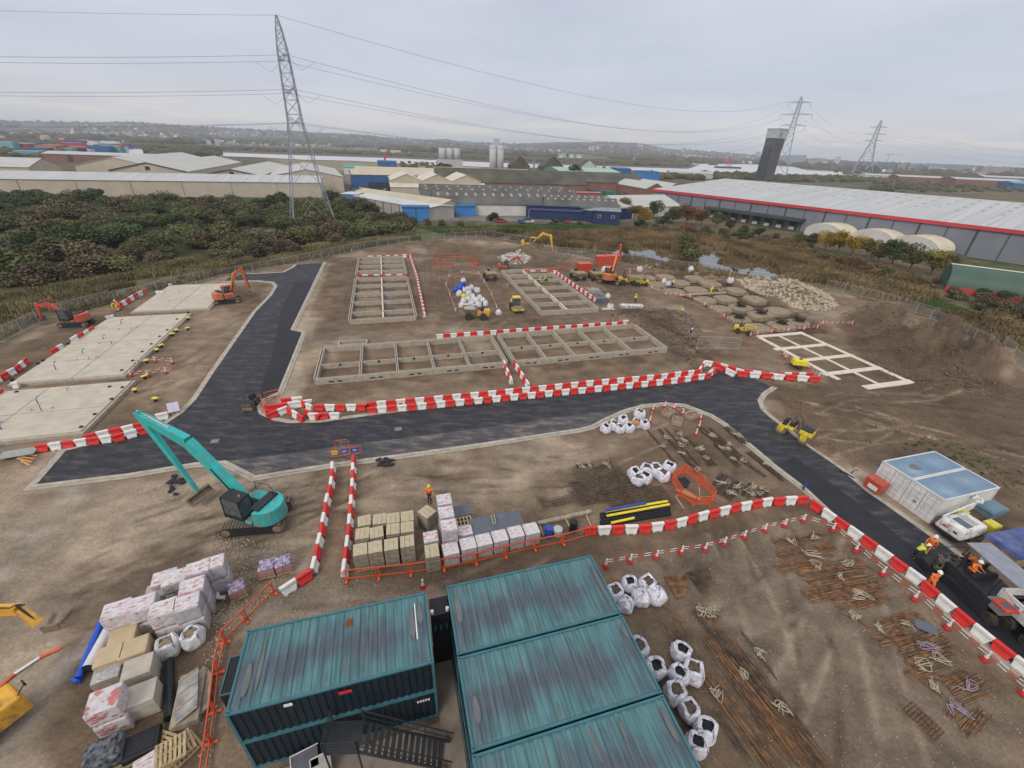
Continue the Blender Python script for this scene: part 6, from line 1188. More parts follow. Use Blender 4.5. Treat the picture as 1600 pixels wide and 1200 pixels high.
def tandem(lab, loc, rz, col, s=1.0, can=False):
    T = thing('tandem_roller', lab, 'roller', loc, rz, 'rollers')
    for x in (-1.05, 1.05):
        m = MB(); m.cyl((x*s, -.62*s, .48*s), (x*s, .62*s, .48*s), .48*s, n=20); m.build('drum', MUDM, T); m = MB()
        for y in (-.7, .7): m.prism([((x-.3)*s, .5*s), ((x-.15)*s, .35*s), ((x+.15)*s, .35*s), ((x+.3)*s, .6*s), ((x+.25)*s, 1.1*s), ((x-.3)*s, 1.15*s)], y*s-.05*s, y*s+.05*s, axis='y')
        m.build('drum_yoke', col, T)
    m = MB(); m.box((1.05*s, 0, 1.15*s), (1.15*s, 1.25*s, .45*s), 0, 0, .92); m.box((-.7*s, 0, .95*s), (1.3*s, 1.2*s, .22*s)); o = m.build('body_shell', col, T); bv = o.modifiers.new('soft_edges', 'BEVEL'); bv.width = .05; bv.segments = 2
    m = MB(); m.box((1.0*s, 0, 1.42*s), (1.05*s, 1.05*s, .1*s)); m.build('bonnet', BLKM, T); m = MB(); m.box((-.35*s, .1*s, 1.25*s), (.5*s, .5*s, .3*s)); m.box((-.1*s, .1*s, 1.55*s), (.12*s, .5*s, .5*s)); m.build('seat', BLKM, T)
    m = MB(); m.box((-1.0*s, 0, 1.3*s), (.35*s, .9*s, .55*s), 0, 0, .8); m.build('console', BLKM, T); m = MB(); m.lathe([(.2*s, 0), (.2*s, .04*s)], (-.8*s, .1*s, 1.65*s), n=10); m.build('steering_wheel', BLKM, T)
    m = MB()
    for y in (-.55, .55): m.tube([(.3*s, y*s, 1.2*s), (.25*s, y*s, 1.9*s), (-.25*s, y*s, 2.3*s)], .04*s, 6)
    m.bar((-.25*s, -.55*s, 2.3*s), (-.25*s, .55*s, 2.3*s), .06*s); m.build('roll_bar', BLKM, T)
tandem('yellow tandem roller with black bonnet on the fresh road', at(1238, 682), R(-52)+R(2), P_BYL, 1.05); tandem('small dark and yellow roller standing in the road by the orange gate', at(394, 636), R(-78), mat('roller_dark', (.10, .09, .06), .5, .3), .78)
for k, (px, py, L, W2, H, rz_, m, lab) in enumerate([(911, 427, 3.2, 2.4, 2.4, .2, P_RED, 'orange red steel tool box behind the two khaki dumpers'), (940, 414, 3.4, 2.2, 2.3, .1, P_RED, 'left of two bright red steel boxes by the pond'), (956, 414, 3.2, 2.2, 2.4, .1, P_RED, 'right of two bright red steel boxes by the pond')]):
    t = thing('site_store', lab, 'store box', at(px, py), rz_, 'red steel store boxes'); m2 = MB(); m2.box((0, 0, H/2), (L, W2, H)); m2.build('shell', m, t)
    for i in range(6): r_ = MB(); r_.box((-L/2+L*(i+.5)/6, -W2/2-.02, H/2), (.1, .04, H*.9)); r_.build('rib', m, t)
    r_ = MB(); r_.box((0, 0, H+.04), (L*1.02, W2*1.02, .06)); r_.build('lid', m, t)
t = thing('water_tank', 'white domed tank among orange frames behind the large excavator', 'tank', at(945, 428), 0); m = MB(); m.lathe([(.9, 0), (1.05, .4), (1.0, 1.2), (.6, 1.7), (.1, 1.85)], n=14); m.build('tank_shell', P_WHT, t, True); m = MB()
for a in range(4): m.bar((1.6*math.cos(a*1.57), 1.6*math.sin(a*1.57), 0), (1.2*math.cos(a*1.57+.6), 1.2*math.sin(a*1.57+.6), 2.0), .08)
m.build('frame', ORG, t)
p = at(1246, 575); t = thing('water_bowser', 'yellow plastic water bowser tank beside the end of the barrier rows', 'bowser', p, R(-10)); m = MB(); m.box((0, 0, .95), (2.0, 1.2, .85), 0, 0, .85); o = m.build('tank_shell', yel_m, t); bv = o.modifiers.new('soft_edges', 'BEVEL'); bv.width = .18; bv.segments = 3
for y in (-.6, .6): wheel(t, 0, y, .32, .2, BLKM)
m = MB(); m.bar((-1.0, 0, .45), (-1.9, 0, .4), .08); m.bar((1, 0, .45), (-1.0, 0, .45), .6, .1); m.build('drawbar', BLKM, t); m = MB(); m.lathe([(.2, 0), (.2, .08)], (0, 0, 1.38), n=10); m.build('filler_cap', BLKM, t)
for k, (px, py, c) in enumerate([(719, 452, 'b'), (712, 456, 'b'), (723, 448, 'b'), (717, 462, 'w'), (727, 456, 'w'), (733, 455, 'w'), (737, 453, 'w'), (746, 457, 'w'), (733, 462, 'w'), (738, 467, 'w'), (740, 471, 'w'), (731, 471, 'w'), (724, 474, 'w'), (721, 480, 'w'), (728, 483, 'w'), (736, 478, 'w'), (744, 473, 'w'), (750, 470, 'w'), (755, 473, 'w'), (758, 478, 'w'), (748, 480, 'w'), (741, 484, 'w'), (779, 492, 'w'), (726, 467, 'y'), (724, 442, 'w')]):
    p = at(px, py); bulk_bag(('%s blue wrapped bag at the top of the taped island' if c == 'b' else '%s yellow bag in the taped island' if c == 'y' else '%s white bag heaped in the taped island, counted from its far end') % ordw(k if k < 3 else 0 if c == 'y' else k-3), 'bags heaped in the taped island', p.x, p.y, 0, 1.15, random.choice(['dark', 'sand', 'earth']), m={'b': BLUEB, 'w': BAG2, 'y': yel_m}[c], open_=random.random() < .4, lean=random.uniform(-.2, .2))
for k, (px, py, nm) in enumerate([(999, 424, 'beyond the earth pads near the pond'), (1079, 424, 'white bag on the bank below the willow'), (1140, 442, 'white bag hanging beside timber poles at the rubble heap'), (1037, 442, 'on an earth pad'), (1044, 446, 'on an earth pad, right of the other'), (949, 466, 'by the end of the tapering foundation'), (953, 482, 'among pale boards by the dark spoil heap')]):
    p = at(px, py); bulk_bag('white bag '+(nm if not nm.startswith('white') else nm[10:]), 'scattered white bags', p.x, p.y, 0, 1.4 if k < 3 else 1.1, 'dark', m=BAG2, open_=k % 2 == 0)
for k, (px, py, L, W2, h, m, lab) in enumerate([(938, 472, 2.2, 1.4, .9, GRB, 'dark blue grey crate by the corner of the tapering foundation'), (986, 480, 4.2, 1.4, .5, P_WHT, 'pale green board stack by the dark spoil heap'), (950, 484, 2.2, 1.0, .25, P_WHT, 'white sheets lying by the tapering foundation'), (927, 456, 2.5, 2.0, .6, TIMO, 'heap of grey timber beside the red and white barriers'), (808, 404, 3.0, 2.5, .9, CONC, 'pale concrete block on the far stone heap')]):
    t = thing('material_stack', lab, 'stack', at(px, py), GA*.3); 
    for i in range(3): q = MB(); q.box((random.uniform(-.1, .1), random.uniform(-.1, .1), h*(i+.5)/3), (L, W2, h/3-.02), random.uniform(-.05, .05)); q.build('layer', m, t)
t = thing('steel_mesh_heap', 'tangled pale wire mesh heap beside the barrier row of the tapering foundation', 'wire heap', at(926, 462)); m = MB()
for i in range(70): a = [random.uniform(-2.4, 2.4) for _ in range(4)]; m.bar((a[0], a[1]*.6, random.uniform(0, .3)), (a[2]*.6, a[3]*.8, random.uniform(.3, 1.5)), .035)
m.build('wires', GAL, t)
mb = MB(); mb.bar(G(1110, 438, .5), G(1128, 437, .5), .12); mb.bar(G(1136, 440, 0), G(1143, 423, 2.2), .1); tag(mb.build('timber_poles', TIM), 'two timber poles propped by the white bag at the rubble heap', 'poles')
p = UVP(39.75, 19.2); t = thing('waste_bin', 'red wheeled bin with pale label in front of the white container doors', 'bin', (p.x, p.y, 0), GA+R(90)); m = MB(); m.box((0, 0, .62), (1.25, .95, .95), 0, 0, 1.08); m.build('bin_body', P_RED, t); m = MB(); m.box((0, 0, 1.17), (1.4, 1.05, .16)); m.build('lid', P_RED, t); m = MB(); m.box((-.1, .535, .65), (.8, .02, .4)); m.build('label_plate', STK, t)
for x in (-.5, .5):
    for y in (-.35, .35): wheel(t, x, y, .09, .06, BLKM, 'castor')
def hood(): 
    c = (G(1475, 815, 1.4)+G(1540, 815, 1.4))/2; T = thing('lighting_tower', 'white trailer generator with a folded steel light mast beside the white containers', 'generator', (c.x, c.y, 0), GA)
    m = MB(); m.box((0, 0, 1.0), (3.0, 1.9, .95), 0, 0, .86); o = m.build('canopy', P_WHT, T); bv = o.modifiers.new('soft_edges', 'BEVEL'); bv.width = .2; bv.segments = 3
    m = MB(); m.box((-.45, -.1, 1.485), (.7, 1.05, .04)); m.build('grille', GRB, T); m = MB(); m.box((.35, -.05, 1.49), (.6, 1.0, .03)); m.build('panel', mat('panel_grey', (.36, .36, .34), .5), T); m = MB(); m.box((0, 0, .45), (2.9, 1.7, .2)); m.build('chassis', BLKM, T)
    for y in (-.85, .85): wheel(T, .2, y, .3, .2, BLKM)
    for x, y in ((-1.44, .35), (-1.44, -.4)): m = MB(); m.box((x, y, 1.0), (.03, .25, .14)); m.build('marker_light', STR if y > 0 else BLKM, T)
    m = MB(); m.bar((-1.6, .65, 1.7), (2.1, .8, 2.2), .10); m.bar((1.2, .7, 1.2), (2.1, .8, 2.2), .08); m.bar((1.5, .75, .9), (1.5, .75, 2.1), .08); m.build('mast', P_WHT, T); 
    for dx, dy in ((0, .25), (.25, -.1), (-.2, -.2), (.35, .3)): m = MB(); m.box((2.15+dx, .85+dy, 2.4), (.45, .1, .14), dx*3); m.build('lamp', P_WHT, T)
hood()
for k, (px, py, L, W2, H, m, lab, nm) in enumerate([(1492, 808, 1.0, .9, .9, mat('bin_yellow', (.62, .55, .06), .5), 'yellow grit bin between the container and the generator', 'grit_bin'), (1543, 830, .9, .8, .9, MATS['bin_yellow'], 'yellow grit bin beyond the generator, nearer the blue skip', 'grit_bin'), (1540, 806, 1.9, 1.3, 1.2, mat('tank_blue_grey', (.12, .19, .24), .4), 'blue grey fuel tank behind the light mast', 'fuel_tank')]):
    p = G(px, py); t = thing(nm, lab, 'bin' if 'bin' in nm else 'tank', (p.x, p.y, 0), GA); q = MB(); q.box((0, 0, H*.42), (L, W2, H*.84), 0, 0, .95); q.build('bin_body', m, t); q = MB(); q.box((0, .03, H*.9), (L*1.06, W2*1.06, H*.14), 0, 0, .9); q.build('lid', m, t)
c = G(1585, 860, .5); t = thing('covered_skip', 'blue tarpaulin covered timber crate at the right edge', 'crate', (c.x+.2, c.y+.1, 0), GA+R(-4)); m = MB(); m.box((0, 0, .55), (3.6, 2.1, 1.1)); m.build('timber_sides', mat('stained_timber', (.30, .21, .11), .85, .3, 2), t); m = MB(); m.box((0, 0, 1.2), (3.8, 2.3, .3), 0, 0, .96); m.build('tarpaulin', mat('tarp_blue', (.055, .085, .27), .45, .12, 1.5, .4, 4, col2=(.13, .15, .28)), t)
def paver():
    dr = (G(1600, 1040)-G(1440, 880)); hd = math.atan2(dr.y, dr.x); c = G(1524, 934); T = thing('asphalt_paver', 'black and grey asphalt paver under a flat canopy at the end of the fresh surface', 'paver', (c.x, c.y, 0), hd)
    for sy in (-1, 1):
        m = MB(); m.prism([(-1.2, 0), (1.3, 0), (1.5, .35), (1.3, .75), (-1.2, .75), (-1.4, .35)], sy*1.05-.2, sy*1.05+.2, axis='y'); m.build('track', BLKM, T)
        wheel(T, 1.75, sy*1.05, .42, .35, BLKM)
    m = MB(); m.box((-.2, 0, 1.15), (3.0, 2.3, .8)); m.build('tractor_body', BLKM, T)
    m = MB(); m.box((1.5, 0, 1.35), (1.0, 2.2, .5)); m.build('bonnet', mat('paver_grey', (.20, .21, .23), .5), T)
    for sy in (-1, 1): m = MB(); m.box((1.75, sy*.75, 1.68), (.95, .85, .14)); m.build('hopper_light_panel', P_RED, T); m = MB(); m.box((1.75, sy*.75, 1.756), (.5, .45, .02)); m.build('vent', GRB, T)
    m = MB(); m.box((-2.45, 0, .35), (.9, 3.6, .45)); m.box((-2.45, 0, .62), (.7, 3.5, .12)); sc = m.build('screed', BLKM, T); m = MB()
    for i in range(26): m.box((-2.4+random.uniform(-.5, .7), random.uniform(-1.7, 1.7), .75+random.uniform(0, .3)), (random.uniform(.12, .4), random.uniform(.1, .4), random.uniform(.1, .35)), random.uniform(0, 3))
    tag(m.build('screed_fittings', mat('machine_clutter', (.05, .048, .045), .6, .5, 5, col2=(.17, .14, .10)), sc), kind='stuff')
    for sy in (-1, 1): m = MB(); m.bar((-2.4, sy*1.35, .6), (.6, sy*1.25, .75), .12, .2); m.build('tow_arm', BLKM, T)
    m = MB(); m.tube([(-2.9, -1.5, .7), (-2.9, -1.5, 1.6), (-2.9, 1.5, 1.6), (-2.9, 1.5, .7)], .03, 6); m.build('screed_rail', BLKM, T)
    for x in (-1.2, .9):
        for y in (-.95, 1.1): m = MB(); m.bar((x, y, 1.5), (x, y, 3.1), .07); m.build('canopy_post', BLKM, T)
    m = MB(); m.box((-.2, .35, 3.14), (3.5, 1.7, .10)); o = m.build('canopy_roof', mat('canopy_grey', (.24, .25, .29), .5), T); bv = o.modifiers.new('soft_edges', 'BEVEL'); bv.width = .25; bv.segments = 4; bv.limit_method = 'ANGLE'
    for y in (-.5, .5): m = MB(); m.box((-.8, y, 1.7), (.5, .5, .15)); m.box((-1.02, y, 1.95), (.1, .5, .5)); m.build('seat', BLKM, T)
    m = MB(); m.box((-.35, 0, 1.85), (.25, 1.6, .45), 0, 0, .85); m.build('console', BLKM, T); return T, hd
PV, PHD = paver()
def lorry():
    c = G(1622, 1010); T = thing('tipper_lorry', 'white tipper lorry body backed up to the paver at the right edge', 'lorry', (c.x+.6*math.cos(PHD), c.y+.6*math.sin(PHD)+.0, 0), PHD)
    m = MB(); L, W2 = 6.0, 2.3; z0, z1 = 1.15, 2.25; o = [(-L/2, -W2/2), (L/2, -W2/2), (L/2, W2/2), (-L/2, W2/2)]; i_ = [(-L/2+.1, -W2/2+.12), (L/2-.12, -W2/2+.12), (L/2-.12, W2/2-.12), (-L/2+.1, W2/2-.12)]
    m.add([(x, y*.92, z0) for x, y in o]+[(x, y, z1) for x, y in o]+[(x, y, z1) for x, y in i_]+[(x, y*.9, z0+.1) for x, y in i_], [(3, 2, 1, 0), (0, 1, 5, 4), (1, 2, 6, 5), (2, 3, 7, 6), (3, 0, 4, 7), (4, 5, 9, 8), (5, 6, 10, 9), (6, 7, 11, 10), (7, 4, 8, 11), (8, 9, 13, 12), (9, 10, 14, 13), (10, 11, 15, 14), (11, 8, 12, 15), (12, 13, 14, 15)]); m.build('tipper_body', P_WHT, T)
    m = MB(); m.box((0, 0, z0+.55), (L-.4, W2-.32, .1)); m.build('asphalt_load', MATS['tar'], T); m = MB(); m.box((0, 0, .95), (L+1.5, .9, .3)); m.build('chassis', BLKM, T)
    for x in (-1.9, -.5, 2.6):
        for y in (-.95, .95): wheel(T, x, y, .5, .35, BLKM)
    for x, wd in ((-1.9, .5),): m = MB(); m.box((x, -W2/2-.006, 1.95), (.55, .02, .22)); m.build('body_sign', STK, T); m = MB(); m.box((x-.05, -W2/2-.02, 1.98), (.38, .012, .06)); m.box((x, -W2/2-.02, 1.89), (.3, .012, .05)); m.build('sign_lettering', SGB, T); m = MB(); m.box((x+.55, -W2/2-.01, 1.98), (.5, .02, .04)); m.build('red_stripe', STR, T)
    m = MB(); m.box((L/2+1.0, 0, 1.7), (1.6, 2.3, 1.9)); m.build('cab', P_WHT, T)
lorry()
excavator('excavator', 'orange mini excavator with black arm beside the paver at the right edge', 'excavator', G(1640, 890), R(20), R(165), .75, P_ORG, [(.9, 1.5), (2.0, 2.6), (2.6, 2.9), (1.9, 1.6)], group='tracked excavators')
t = thing('cable_bundle', 'pale lay flat hoses heaped beside the paver canopy', 'hose'); mb = MB()
for i in range(5): mb.bar(G(1532+i*3, 858+i*2, .1+.08*i), G(1556+i*2, 876+i*1.5, .12+.08*i), .14, .08)
mb.build('hose', mat('hose_grey', (.34, .32, .27), .8), t)
mb = MB(); mb.tube(smoothline([G(1330, 739, .12), G(1340, 732, .15), G(1352, 730, .15), G(1372, 727, .12), G(1390, 722, .1)], 3), .06, 5); tag(mb.build('blue_hose', blue_m), 'blue hose lying from the road edge to the white containers', 'hose')
mb = MB(); mb.bar(G(1313, 735, .1), G(1335, 747, .1), .18, .08); tag(mb.build('timber_baulk', BLKM), 'dark sleeper lying along the kerb by the blue hose', 'sleeper')
mb = MB(); mb.tube([G(1548, 792, .3), G(1580, 812, .3), G(1620, 840, .3)], .06, 6); tag(mb.build('steel_pole', GAL), 'long grey pole lying on the earth behind the blue covered crate', 'pole')
p = G(-70, 975); T = thing('telehandler', 'yellow telehandler boom with pallet forks reaching in from the left edge', 'telehandler', (p.x, p.y, 0), R(30)); 
A = G(-40, 955, 1.6)-Vector((p.x, p.y, 0)); B2 = G(30, 952, 1.9)-Vector((p.x, p.y, 0)); C2 = G(60, 975, .9)-Vector((p.x, p.y, 0)); Rm = Matrix.Rotation(-R(30), 3, 'Z')
A, B2, C2 = Rm@A, Rm@B2, Rm@C2; m = MB(); m.bar(A, B2, .42, .5); m.bar(B2, C2, .36, .42, w2=.45, h2=.6); m.build('boom', P_AMB, T); m = MB(); m.cyl(B2+Vector((0, 0, .35)), C2+Vector((0, 0, .35)), .06, n=8); m.build('boom_ram', BLKM, T); m = MB(); m.tube([A+Vector((0, 0, .35)), B2+Vector((-.3, 0, .3)), B2+Vector((0, 0, .4)), B2+Vector((.25, .1, .1))], .04, 5); m.build('hydraulic_hose', BLKM, T)
m = MB(); K0 = Rm@(G(65, 985, .5)-Vector((p.x, p.y, 0))); K1 = Rm@(G(92, 978, .5)-Vector((p.x, p.y, 0))); m.bar(K0, K1, .12, .5); m.build('fork_carriage', MUDM, T)
for (a, b2) in (((72, 985), (82, 957)), ((92, 975), (112, 951))): m = MB(); m.bar(Rm@(G(*a, .12)-Vector((p.x, p.y, 0))), Rm@(G(*b2, .12)-Vector((p.x, p.y, 0))), .13, .06); m.build('fork', MUDM, T)
m = MB(); m.box((-1.2, 0, 1.1), (3.2, 2.0, 1.1)); m.build('chassis', P_AMB, T)
for x in (-2.3, 0):
    for y in (-1, 1): wheel(T, x, y, .6, .4, P_AMB)
p = G(-18, 1128, .8); T = thing('telehandler', 'corner of a yellow machine with a black mirror at the lower left edge', 'machine', (p.x, p.y, 0), R(64)); m = MB(); m.box((0, 0, 1.0), (2.6, 1.5, 1.2), 0, 0, .93); o = m.build('body_shell', P_AMB, T); bv = o.modifiers.new('soft_edges', 'BEVEL'); bv.width = .12; bv.segments = 2
m = MB(); m.box((-.2, 0, 1.64), (1.6, 1.0, .1)); m.build('bonnet', MATS['panel_grey'], T)
for y in (-.8, .8): wheel(T, -.6, y, .5, .35, P_AMB)
m = MB(); m.tube([(1.1, -.5, 1.5), (1.5, -.6, 2.0), (1.55, -.7, 2.2)], .03, 5); m.box((1.55, -.75, 2.25), (.08, .3, .2)); m.build('mirror', BLKM, T)
# ================================================================ PEOPLE
SKIN = mat('skin', (.42, .25, .18), .6, .05); HVO = mat('hi_vis_orange', (.80, .20, .03), .7, .1, 8); HVY = mat('hi_vis_yellow', (.55, .66, .05), .7, .1, 8); NAVY = mat('navy_cloth', (.03, .035, .05), .85, .15, 6); GREYT = mat('grey_cloth', (.24, .26, .30), .85, .15, 6); HELW = mat('helmet_white', (.75, .75, .73), .35); HELY = mat('helmet_yellow', (.75, .50, .04), .35); BOOT = mat('boots', (.04, .03, .025), .8)
def skinned(name, V, E, rad, m, par, lev=1):
    me = bpy.data.meshes.new(name); bm = bmesh.new(); ly = bm.verts.layers.skin.verify(); vs = [bm.verts.new(v) for v in V]
    for a, b in E: bm.edges.new((vs[a], vs[b]))
    for i, v in enumerate(vs): r = rad[i]; v[ly].radius = r if isinstance(r, tuple) else (r, r); v[ly].use_root = (i == 0)
    bm.to_mesh(me); bm.free(); me.materials.append(m); o = bpy.data.objects.new(name, me); COL.objects.link(o); o.parent = par
    k = o.modifiers.new('skin', 'SKIN'); k.use_smooth_shade = True; s = o.modifiers.new('sub', 'SUBSURF'); s.levels = lev; s.render_levels = lev; return o
def person(lab, px, py, rz, top, legs, hel, pose='stand', z=0, cat='person', loc=None):
    p = loc or at(px, py); T = thing('person', lab, cat, (p.x, p.y, p.z+z), rz)
    if pose == 'stand': pel = (0, 0, .95); ch = (.01, 0, 1.30); nk = (.02, 0, 1.50); hd = (.04, 0, 1.66); kn = [(.05, .11, .50), (.0, -.11, .50)]; an = [(.06, .13, .08), (-.06, -.12, .08)]; el = [(.02, .28, 1.12), (.04, -.28, 1.12)]; wr = [(.16, .26, .90), (.20, -.24, .92)]
    elif pose == 'walk': pel = (0, 0, .94); ch = (.03, 0, 1.29); nk = (.05, 0, 1.49); hd = (.08, 0, 1.65); kn = [(.20, .10, .52), (-.05, -.10, .50)]; an = [(.26, .11, .08), (-.30, -.11, .14)]; el = [(-.08, .27, 1.12), (.12, -.27, 1.12)]; wr = [(-.02, .25, .90), (.30, -.22, .98)]
    elif pose == 'bend': pel = (-.1, 0, .88); ch = (.14, 0, 1.18); nk = (.26, 0, 1.34); hd = (.38, 0, 1.42); kn = [(.06, .13, .48), (.0, -.13, .48)]; an = [(.0, .15, .08), (-.08, -.14, .08)]; el = [(.30, .25, .96), (.30, -.25, .96)]; wr = [(.46, .18, .78), (.48, -.16, .80)]
    elif pose == 'kneel': pel = (-.05, 0, .50); ch = (.15, 0, .82); nk = (.26, 0, .98); hd = (.36, 0, 1.08); kn = [(.32, .14, .46), (.14, -.12, .08)]; an = [(.30, .15, .07), (-.30, -.12, .08)]; el = [(.34, .24, .70), (.34, -.24, .70)]; wr = [(.50, .14, .50), (.52, -.12, .50)]
    else: pel = (-.05, 0, .12); ch = (.02, 0, .48); nk = (.05, 0, .68); hd = (.09, 0, .84); kn = [(.40, .13, .10), (.40, -.13, .10)]; an = [(.45, .13, -.35), (.45, -.13, -.35)]; el = [(.14, .26, .36), (.14, -.26, .36)]; wr = [(.38, .18, .38), (.38, -.18, .38)]
    V3 = Vector; pel, ch, nk, hd = map(V3, (pel, ch, nk, hd)); ax = (nk-ch).normalized()
    hip = [pel+V3((0, .10, -.03)), pel+V3((0, -.10, -.03))]; sh = [ch+ax*.12+V3((0, .19, 0)), ch+ax*.12+V3((0, -.19, 0))]; kn = [V3(k) for k in kn]; an = [V3(k) for k in an]; el = [V3(k) for k in el]; wr = [V3(k) for k in wr]; toe = [a+V3((.17, 0, -.03)) for a in an]; hand = [w+(w-e).normalized()*.10 for w, e in zip(wr, el)]
    V = [pel, (pel+ch)/2, ch, nk, hd, hd+ax*.10, *hip, *kn, *an, *toe, *sh, *el, *wr, *hand]
    E = [(0, 1), (1, 2), (2, 3), (3, 4), (4, 5), (0, 6), (0, 7), (6, 8), (7, 9), (8, 10), (9, 11), (10, 12), (11, 13), (2, 14), (2, 15), (14, 16), (15, 17), (16, 18), (17, 19), (18, 20), (19, 21)]
    r = [.12, .11, .12, .055, .085, .07, .085, .085, .055, .055, .04, .04, .035, .035, .06, .06, .042, .042, .03, .03, .028, .028]
    B = skinned('body', V, E, r, SKIN, T)
    for k in range(2):
        for f in range(5):
            m = MB(); b0 = hand[k]+V3((0, (f-2)*.018, 0)); dd = (hand[k]-wr[k]).normalized(); L = [.055, .075, .08, .075, .06][f]; b1 = b0+dd*L*.6; m.tube([b0, b1, b1+dd*L*.4+V3((.012, 0, -.02))], [.010, .009, .007], 5); m.build('finger', SKIN, B)
    skinned('jacket', [pel+V3((0, 0, .02)), (pel+ch)/2, ch, ch+ax*.12, *sh, *el, *[w*.92+e*.08 for w, e in zip(wr, el)]], [(0, 1), (1, 2), (2, 3), (2, 4), (2, 5), (4, 6), (5, 7), (6, 8), (7, 9)], [.165, .155, .165, .09, .085, .085, .062, .062, .05, .05], top, T)
    skinned('trousers', [pel, *hip, *kn, *[a+V3((0, 0, .05)) for a in an]], [(0, 1), (0, 2), (1, 3), (2, 4), (3, 5), (4, 6)], [.14, .11, .11, .078, .078, .065, .065], legs, T)
    for k in range(2): m = MB(); m.bar(an[k]+V3((-.06, 0, -.02)), toe[k]+V3((.05, 0, 0)), .10, .11, w2=.09, h2=.06); m.build('boot', BOOT, T)
    m = MB(); hc = hd+ax*.07; m.lathe([(.155, -.01), (.15, .015), (.128, .03), (.12, .08), (.085, .13), (.02, .15)], hc, n=14); m.box(hc+V3((.14, 0, .005)), (.09, .14, .02)); m.build('helmet', hel, T)
    for y in (-.03, .03): m = MB(); m.blob(hd+V3((.088, y, .02)), .012, 0, 1); m.build('eye', BLKM, T)
    return T
person('person in orange with a yellow helmet standing on gravel behind the block packs', 672, 784, R(-100), HVO, NAVY, HELY)
person('person in dark jacket and grey trousers with white helmet walking on bare earth', 1077, 529, R(-60), NAVY, GREYT, HELW, 'walk'); person('person in yellow vest and dark clothes facing away by the pale board stack', 992, 474, R(80), HVY, NAVY, HELW)
person('person in yellow on the edge of the dark earth bank', 1065, 493, R(120), HVY, TIMO, HELY, 'bend'); person('person in yellow and orange bending at the fence end of the longest slab', 181, 487, R(-40), HVY, HVO, HELY, 'bend')
person('person in orange behind the one in yellow at the longest slab', 187, 484, R(160), HVO, HVO, HELW, 'bend'); person('person in green kneeling on the tapering foundation, left of two', 841, 445, R(-30), HVY, NAVY, HELW, 'kneel', .5); person('person in green kneeling on the tapering foundation, right of two', 853, 443, R(200), HVY, NAVY, HELY, 'kneel', .5)
person('person in yellow green vest bending with a white helmet on the fresh asphalt', 1426, 872, R(-10), HVY, NAVY, HELW, 'bend'); person('person in orange with white helmet standing over the fresh asphalt', 1446, 863, R(200), HVO, HVO, HELW, 'walk')
person('person in orange leaning over the left end of the paver screed', 1448, 918, R(-100), HVO, HVO, HELW, 'walk')
c_, s_ = math.cos(PHD), math.sin(PHD); lp = lambda x, y, z: Vector((PV.location.x+x*c_-y*s_, PV.location.y+x*s_+y*c_, z))
person('person in orange driving the paver under the edge of its canopy', 0, 0, PHD, HVO, HVO, HELW, 'sit', loc=lp(-.8, -.5, 1.85)); person('person in orange on the far seat of the paver', 0, 0, PHD+.4, HVO, NAVY, HELW, 'bend', loc=lp(-1.55, .1, 1.0))
person('person crouching in the orange excavator cab beside the farthest slab', 354, 458, R(200), HVY, NAVY, HELY, 'stand') if False else None
person('person in yellow on an earth pad beside a white bag', 1050, 448, R(30), HVY, NAVY, HELY, 'bend'); person('person in yellow at the far side of the trenches', 1110, 459, R(30), HVY, HVY, HELY, 'bend')
# ================================================================ BUILDINGS ROUND THE SITE
def bmat(n, c, r=.7, v=.08, s=.25, **k): return mat(n, c, r, v, s, **k)
B_CRM = bmat('cladding_cream', (.47, .41, .32)); B_CRR = bmat('roof_cream', (.43, .42, .39), .7, .13, .5, stretch=(.05, 1.6, .05)); B_GRY = bmat('cladding_grey', (.19, .20, .23)); B_RFG = bmat('roof_grey_white', (.42, .425, .42), .7, .13, .5, stretch=(1.6, .04, .04)); B_ASB = bmat('roof_asbestos', (.105, .10, .092), .9, .25, .15); B_BLU = bmat('cladding_blue', (.035, .115, .26)); B_NVY = bmat('cladding_navy', (.022, .035, .10)); B_BRK = bmat('brick_wall', (.22, .115, .085), .9); B_WHT = bmat('wall_white', (.56, .54, .50)); B_MOS = bmat('roof_mossy', (.085, .08, .06), .95, .3, .1); B_GRN = bmat('cladding_green', (.10, .26, .17)); B_CON = bmat('silo_concrete', (.42, .43, .43)); B_RED = bmat('red_fascia', (.50, .05, .06)); B_TRM = bmat('dark_trim', (.05, .06, .06)); B_WIN = mat('window_dark', (.03, .035, .045), .2); B_TAN = bmat('roof_tan', (.46, .40, .29)); B_SKY = bmat('skylight', (.30, .29, .25))
